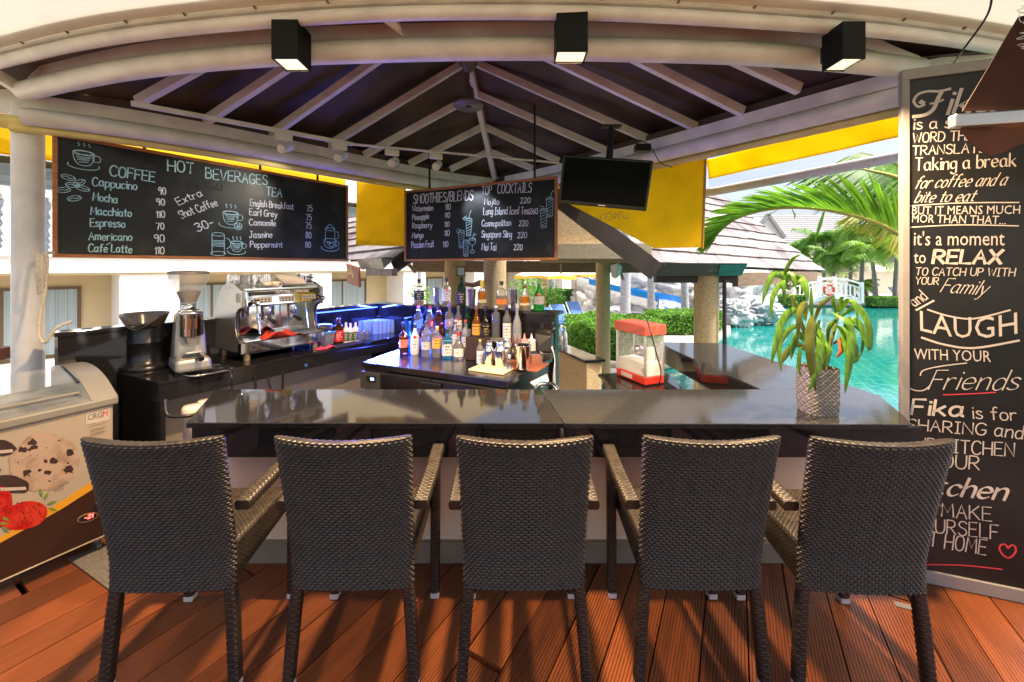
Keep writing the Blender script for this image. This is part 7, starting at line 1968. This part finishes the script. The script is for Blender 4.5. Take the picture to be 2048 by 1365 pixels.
mb = MB().grid(lambda u, v: fp(.10 + (LFZ - .2) * v, arcs[int(round(u * (len(arcs) - 1)))][0], arcs[int(round(u * (len(arcs) - 1)))][1] - .006), len(arcs), 2)
wb(mb, "glass_lid", lid, fz)
wb(MB().hexa([fp(LFZ - .1, .05, .90), fp(.1, .05, .90), fp(.1, DF - .05, .90), fp(LFZ - .1, DF - .05, .90), fp(LFZ - .1, .05, .98), fp(.1, .05, .98), fp(.1, DF - .05, .98), fp(LFZ - .1, DF - .05, .98)]), "basket", mat("frost", (.10, .115, .12), .8, col2=(.30, .33, .34), vscale=5, bump=.5), fz)
wb(MB().bar(fp(.14, .05, 1.028), fp(LFZ - .14, .05, 1.028), .025, .014), "lid_handle", frim, fz, bev=.004)
wb(MB().bar(fp(.12, .14, 1.072), fp(.12, .42, 1.148), .012, .008), "slide_rail", black_plastic, fz)
# picture on the side: u runs along the face from the right edge, v up
FU, FO = -fd, fp(LFZ, -.0018, 0)
Vz = Vector((0, 0, 1))
def fpx(x, y):
    a, b = fp(LFZ, 0, 0), fp(0, 0, 0)
    p = PW(x, y, a, b); return ((p - a).dot(FU), p.z)
def face(name, pts, m, t, par=fz, px=True):
    q = [fpx(*p) for p in pts] if px else pts
    if name == 'brown_band': q = [(a, .104 if k in (0, len(pts) - 1) else b) for k, (a, b) in enumerate(q)]
    o = MB().extr(FO, FU, Vz, q, t).build(name, m, par); o.location = -Vector(fz.location)
    return o
face("brown_band", [(-420, 1300), (-420, 1270), (0, 1086), (120, 1020), (227, 952), (226, 1061)], mat("band_brown", (.030, .012, .008), .35, var=.1), .0010)
face("gold_stripe", [(-420, 1270), (0, 1086), (120, 1020), (227, 952), (227, 935), (120, 1004), (0, 1074), (-420, 1252)], mat("stripe_gold", (.50, .25, .02), .4, var=.1), .0014)
cream = mat("picture_cream", (.32, .24, .185), .5, col2=(.22, .155, .115), thr=.55, vscale=14); choc = mat("picture_choc", (.030, .016, .014), .5, var=.3, vscale=40); straw = mat("picture_red", (.34, .006, .006), .4, col2=(.42, .03, .015), thr=.55, vscale=9); leafp = mat("picture_leaf", (.12, .20, .03), .5)
def blobpx(cx, cy, rx, ry, rot=0, n=22, jag=.08, seed=1):
    rnd = random.Random(seed); o = []
    for k in range(n):
        a = 2 * math.pi * k / n; j = 1 + rnd.uniform(-jag, jag)
        x, y = rx * j * math.cos(a), ry * j * math.sin(a)
        o.append((cx + x * math.cos(rot) - y * math.sin(rot), cy + x * math.sin(rot) + y * math.cos(rot)))
    return o
face("ice_cream_picture", blobpx(88, 924, 70, 58, -.25, 30, .05), cream, .0012)
rnd = random.Random(8); mb = MB()
for k in range(26):
    a, rr_ = rnd.uniform(0, 6.28), rnd.random() ** .6
    c = (90 + 58 * rr_ * math.cos(a), 918 + 46 * rr_ * math.sin(a)); s_ = rnd.choice((1.5, 2.5, 4, 7, 9))
    mb.extr(FO, FU, Vz, [fpx(*p) for p in blobpx(c[0], c[1], s_, s_ * .7, rnd.uniform(-.6, .2), 9, .35, k)], .0016 + k * .00001)
wb(mb, "chip_picture", choc, fz)
for (cx, cy, rx, ry, r_) in ((2, 895, 30, 16, .1), (22, 968, 38, 17, .2), (-30, 940, 30, 18, .0)):
    face("biscuit_picture", blobpx(cx, cy, rx, ry, r_, 18, .07, int(cx) + 50), choc, .0020)
    face("filling_picture", [(cx - rx * .6, cy + ry * .45), (cx + rx * .75, cy + ry * .1 + r_ * 20), (cx + rx * .8, cy + ry * .5 + r_ * 16), (cx - rx * .6, cy + ry * .85)], mat("picture_white", (.36, .31, .26), .5), .0024)
for (cx, cy, rx, ry, r_, sd) in ((52, 1030, 44, 30, -.35, 3), (-6, 1015, 32, 46, -.5, 4), (-90, 1080, 46, 36, -.3, 5)):
    face("strawberry_picture", [(lambda a, k: (cx + k * rx * math.cos(a) - .12 * rx * math.sin(a), cy + k * ry * math.sin(a)))(2 * math.pi * q / 30, 1 + .22 * max(0, math.cos(2 * math.pi * q / 30 - 2.5)) ** 3 - .10 * abs(math.sin(2 * math.pi * q / 30 - 2.5))) for q in range(30)], straw, .0013 + .0002 * sd)
    mb = MB(); rnd = random.Random(sd)
    for k in range(80):
        a, q_ = rnd.uniform(0, 6.28), rnd.random() ** .5 * .9
        mb.extr(FO, FU, Vz, [fpx(*p) for p in blobpx(cx + rx * q_ * math.cos(a), cy + ry * q_ * math.sin(a), 1.1, 1.6, 0, 6, 0)], .0018 + .0002 * sd)
    wb(mb, "seed_picture", mat("picture_seed", (.11, .008, .005), .5), fz)
for (x, y, r_) in ((88, 1000, -1.1), (94, 1008, -.3), (96, 1016, .3), (84, 994, -1.8), (2, 1034, .4), (4, 1052, .8), (-2, 1046, .1)):
    face("leaf_picture", [(x, y), (x + 8 * math.cos(r_) - 3 * math.sin(r_), y + 8 * math.sin(r_) + 3 * math.cos(r_)), (x + 20 * math.cos(r_), y + 20 * math.sin(r_)), (x + 8 * math.cos(r_) + 3 * math.sin(r_), y + 8 * math.sin(r_) - 3 * math.cos(r_))], leafp, .0030)
st_ = face("sticker", [(171, 829), (219, 818), (220, 840), (171, 850)], mat("sticker_grey", (.38, .35, .29), .4), .0010)
mb = MB()
fo2 = FO - fi * .0013
put_text(mb, "CRG", fo2, FU, Vz, Vector(fpx(175, 841)), Vector(fpx(204, 834)), .035)
wb(mb, "letters", ink, fz)
mb = MB(); put_text(mb, "M", fo2, FU, Vz, Vector(fpx(205.5, 834)), Vector(fpx(215, 831.5)), .035); wb(mb, "letter", mat("sticker_red", (.55, .03, .03), .5), fz)
mb = MB()
put_text(mb, "CRG Manufacturing co.,ltd.", FO, FU, Vz, Vector(fpx(178, 855)), Vector(fpx(213, 846)), .008)
for k in range(4): mb.ribbon([tuple(fpx(180, 861 + 4 * k)), tuple(fpx(212 - 5 * (k % 2), 853 + 4 * k))], FO, FU, Vz, .0025)
for k, tx in enumerate(("Cookies and cream", "Ice cream", "sundae")):
    put_text(mb, tx, FO, FU, Vz, Vector(fpx(109, 974 + 5 * k)), Vector(fpx(138 - 10 * (k > 0), 966 + 5.5 * k)), .009)
wb(mb, "small_print", mat("print_brown", (.10, .07, .05), .6), fz)
dsp = face("display_bezel", blobpx(175, 1035, 22, 8.5, -.3, 20, 0), mat("bezel_gold", (.45, .33, .15), .3, metal=.6), .004)
face("display_face", blobpx(175, 1035, 20, 6.5, -.3, 20, 0), black_plastic, .0055)
mb = MB(); write(mb, "-21", FO - fi * .0062, FU, Vz, Vector(fpx(168, 1039)), Vector(fpx(184, 1034)), .022, .0045); wb(mb, "digits", mat("led_red", (.8, .02, .02), .5, emit=(1, .04, .03), estr=6), fz)
wb(MB().bar(fp(LFZ, -.004, .105), fp(0, -.004, .105), .008, .006), "base_trim", mat("trim_gold", (.45, .38, .24), .4), fz)
for (s_, o_) in ((.06, .06), (.06, DF - .06), (LFZ - .06, .06), (LFZ - .06, DF - .06)):
    c = fp(s_, o_, .042)
    w__ = wb(MB().tube([c - fd * .012, c + fd * .012], .04, 18), "caster", mat("caster_rubber", (.06, .06, .06), .6), fz)
    wb(MB().box(c + Vector((0, 0, .04)), (.05, .05, .03)), "caster_fork", alu, fz)
tag(MB().prism([(q.x, q.y) for q in (PZ(135, 1120, 0), PZ(230, 1085, 0), PZ(330, 1165, 0), PZ(236, 1196, 0))], .003, .011).build("door_mat", mat("mat_grey", (.13, .115, .085), .95, col2=(.20, .18, .14), vscale=120, bump=.8, bscale=160)), "worn grey brown doormat on the deck beside the freezer", "doormat")

# rope on the column, small things on the left edge
rp = thing("rope_hank", "pale twisted rope hank tied on the left column", "rope", tuple(P(84, 560, 2.86)))
rope_m = mat("rope", (.62, .55, .42), .9, var=.15, vscale=60)
mb = MB()
for k in range(7):
    x = 76 + k * 1.6
    mb.tube(smooth_pts([P(x, 506 + k, 2.80), P(x - 2, 545, 2.78), P(x, 590 - k, 2.80)], 4), .007, 6)
wb(mb, "coil", rope_m, rp)
wb(MB().tube(smooth_pts([P(93, 505, 2.84), P(94, 540, 2.82), P(88, 600, 2.80), P(79, 640, 2.78), P(79, 672, 2.76), P(90, 686, 2.75), P(100, 672, 2.75), P(115, 655, 2.76), P(143, 643, 2.80)], 6), .009, 8), "tail", rope_m, rp)
wb(MB().box(P(98, 506, 2.86), (.05, .03, .02)), "cleat", alu, rp)
tag(MB().box(P(3, 707, 2.95), (.09, .12, .085)).build("wood_block", mat("block_wood", (.16, .045, .02), .5)), "small reddish brown wooden block at the left column edge", "block")

# ------------------------------------------------------------------ potted plant on the bar
pp_ = PZ(1635, 824, ZC)
pot = thing("potted_plant", "green leafy dracaena in an embossed silver pot on the end of the bar", "potted plant", (pp_.x, pp_.y, ZC + .001))
potm = bpy.data.materials.new("pot_silver"); potm.use_nodes = True
b_ = potm.node_tree.nodes["Principled BSDF"]; b_.inputs["Base Color"].default_value = (.26, .24, .21, 1); b_.inputs["Metallic"].default_value = .35; b_.inputs["Roughness"].default_value = .4
PR, PH = .088, .265
def potf(u, v):
    a = 2 * math.pi * u; z = PH * v
    r = PR * (.94 + .06 * min(1, v * 4))
    c, s_ = math.cos(a), math.sin(a); e = 1 / ((abs(c) ** 3.2 + abs(s_) ** 3.2) ** (1 / 3.2))
    p, q = u * 12, v * 6
    d1, d2 = (p + q) % 1.0, (p - q) % 1.0
    ridge_ = max(0, 1 - min(d1, 1 - d1, d2, 1 - d2) * 9)
    dd = math.hypot((d1 - .5), (d2 - .5)); dome = .6 * max(0, 1 - (dd / .34) ** 2)
    r += .0042 * max(ridge_, dome)
    return Vector((r * e * c, r * e * s_, z))
MB().grid(potf, 240, 110, True, True).build("pot", potm, pot)
MB().lathe([(PR * .86, PH - .02), (0, PH - .012)], n=24).build("soil", mat("pot_soil", (.05, .035, .02), .95, bump=1), pot)
MB().lathe([(PR * .95, .0), (0, .0)], n=24, caps=False).build("pot_base", potm, pot)
plant_leaf = mat("plant_leaf", (.085, .21, .018), .36, var=.5, vscale=9, stretch=(6, 6, 1), transl=.35, spec=.5)
plant_leaf2 = mat("plant_leaf_olive", (.10, .13, .016), .34, var=.4, vscale=9, transl=.35, spec=.5); plant_dead = mat("plant_leaf_dead", (.28, .09, .03), .6)
stem_m = mat("plant_stem", (.12, .17, .03), .5)
def ploc(x, y, dy=0): return P(x, y, pp_.y + dy) - Vector(pot.location)
def pleaf(px, w_, m=None, name="leaf"):
    "leaf along photo points (x, y, depth offset), w_ = widest width in metres"
    pts = smooth_pts([ploc(*q) for q in px], 6); N = len(pts); mb = MB(); vs = []
    for i, p in enumerate(pts):
        t = i / (N - 1); d = (pts[min(i + 1, N - 1)] - pts[max(i - 1, 0)]).normalized()
        s_ = d.cross(Vector((0, 1, 0)));
        if s_.length < .2: s_ = Vector((1, 0, 0))
        s_.normalize(); ww = w_ * .5 * max(.04, math.sin(math.pi * min(1, .06 + t * .94)) ** .75) * (1 if t < .6 else 1 - (t - .6) * .3)
        nn = s_.cross(d)
        vs += [p - s_ * ww + nn * ww * .25, p - s_ * ww * .5 + nn * ww * .05, p, p + s_ * ww * .5 + nn * ww * .05, p + s_ * ww + nn * ww * .25]
    mb.add(vs, [(i * 5 + j, i * 5 + j + 1, i * 5 + 6 + j, i * 5 + 5 + j) for i in range(N - 1) for j in range(4)], True)
    return mb.build(name, m or plant_leaf, pot)
for st_p, r_ in ((((1632, 745, 0), (1622, 700, .0), (1600, 640, -.01), (1582, 590, -.01)), .011), (((1640, 745, .02), (1634, 690, .02), (1628, 650, .02), (1626, 640, .02)), .010), (((1650, 748, .0), (1655, 710, .02), (1668, 660, .03), (1676, 625, .03)), .010), (((1646, 748, -.02), (1650, 720, -.03), (1660, 690, -.03)), .009)):
    MB().tube(smooth_pts([ploc(*q) for q in st_p], 4), r_, 8).build("stem", stem_m, pot)
o2 = plant_leaf2
for lf in (([(1580, 575, 0), (1572, 545, -.02), (1585, 520, -.03), (1602, 509, -.05)], .030, None), ([(1578, 580, 0), (1566, 555, -.05), (1546, 552, -.09), (1531, 585, -.11), (1525, 610, -.12)], .045, None), ([(1580, 580, 0), (1562, 570, -.06), (1545, 600, -.10), (1543, 640, -.12)], .042, None),
           ([(1584, 575, 0), (1600, 556, -.03), (1612, 575, -.06), (1616, 605, -.07)], .058, None), ([(1576, 568, 0), (1566, 548, .0), (1568, 570, -.06), (1570, 610, -.07)], .04, None), ([(1584, 570, 0), (1578, 545, -.03), (1588, 552, -.07), (1592, 580, -.09)], .035, plant_leaf),
           ([(1600, 640, 0), (1590, 622, -.06), (1568, 640, -.1), (1552, 690, -.14), (1543, 730, -.15)], .060, None), ([(1602, 650, 0), (1580, 660, -.08), (1560, 690, -.12), (1563, 745, -.14)], .05, None), ([(1612, 640, .0), (1612, 610, -.08), (1600, 630, -.12), (1596, 690, -.13)], .055, o2),
           ([(1616, 690, 0), (1600, 670, -.06), (1588, 690, -.10), (1582, 720, -.12)], .055, None), ([(1615, 700, 0), (1592, 690, -.08), (1565, 720, -.12), (1560, 730, -.13)], .05, o2), ([(1612, 700, -.02), (1602, 700, -.08), (1598, 735, -.11), (1602, 752, -.12)], .032, None),
           ([(1626, 650, .0), (1624, 620, 0), (1623, 595, 0), (1623, 575, .0)], .030, None), ([(1628, 648, 0), (1640, 615, -.03), (1655, 600, -.03), (1668, 592, -.03)], .035, o2), ([(1626, 660, 0), (1628, 640, -.08), (1621, 680, -.13), (1626, 740, -.14), (1632, 785, -.14)], .075, o2), ([(1630, 670, 0), (1642, 690, -.1), (1634, 745, -.14), (1616, 785, -.15)], .06, None),
           ([(1636, 690, .02), (1640, 660, -.04), (1648, 690, -.08), (1645, 735, -.09)], .045, None), ([(1650, 715, -.02), (1654, 690, -.06), (1660, 700, -.1), (1654, 738, -.11)], .048, None), ([(1656, 690, 0), (1658, 660, -.02), (1668, 645, -.02), (1678, 640, -.02)], .035, None), ([(1668, 660, .02), (1685, 655, -.04), (1693, 690, -.09), (1697, 730, -.11)], .06, None),
           ([(1676, 630, .03), (1668, 605, .02), (1668, 590, .02)], .035, None), ([(1676, 625, .03), (1690, 605, .03), (1702, 602, .02)], .04, None), ([(1676, 625, .03), (1682, 600, .03), (1688, 595, .02)], .03, None), ([(1680, 625, .03), (1700, 600, -.02), (1712, 610, -.06), (1716, 645, -.08)], .045, None),
           ([(1676, 635, .02), (1700, 640, -.05), (1722, 650, -.08), (1736, 690, -.10), (1736, 700, -.1)], .045, None), ([(1664, 625, .0), (1690, 640, -.08), (1705, 665, -.1), (1716, 695, -.12)], .034, None), ([(1680, 635, .0), (1715, 615, -.02), (1738, 650, -.05), (1742, 690, -.06), (1734, 705, -.06)], .05, None),
           ([(1690, 660, 0), (1700, 640, -.06), (1705, 690, -.12), (1698, 740, -.14), (1690, 788, -.15)], .068, None), ([(1700, 680, .0), (1712, 690, -.03), (1712, 720, -.05), (1700, 725, -.05)], .04, None), ([(1706, 650, -.02), (1724, 665, -.05), (1727, 690, -.07), (1714, 728, -.08)], .03, None), ([(1640, 640, .0), (1636, 655, .0), (1640, 672, 0)], .03, None), ([(1600, 640, .01), (1588, 615, .02), (1592, 605, .02), (1600, 625, .02)], .03, None)):
    pleaf(lf[0], lf[1] * .80, lf[2])
pleaf([(1668, 690, 0), (1682, 680, -.06), (1684, 700, -.08), (1672, 716, -.09)], .04, plant_dead, "dry_leaf")
MB().lathe([(0, 0), (.016, .006), (.02, .02), (.012, .034), (0, .038)], n=10).build("foil_knot", chrome, pot, loc=tuple(ploc(1578, 575, -.03)))

# fallen bits on the deck
tag(MB().prism([(q.x, q.y) for q in (PZ(1786, 1203, 0), PZ(1834, 1215, 0), PZ(1840, 1226, 0), PZ(1792, 1214, 0))], .002, .004).build("tape_strip", mat("tape", (.22, .22, .22), .5, alpha=.6)), "worn silver tape strip on the deck by the rightmost chair", "tape")
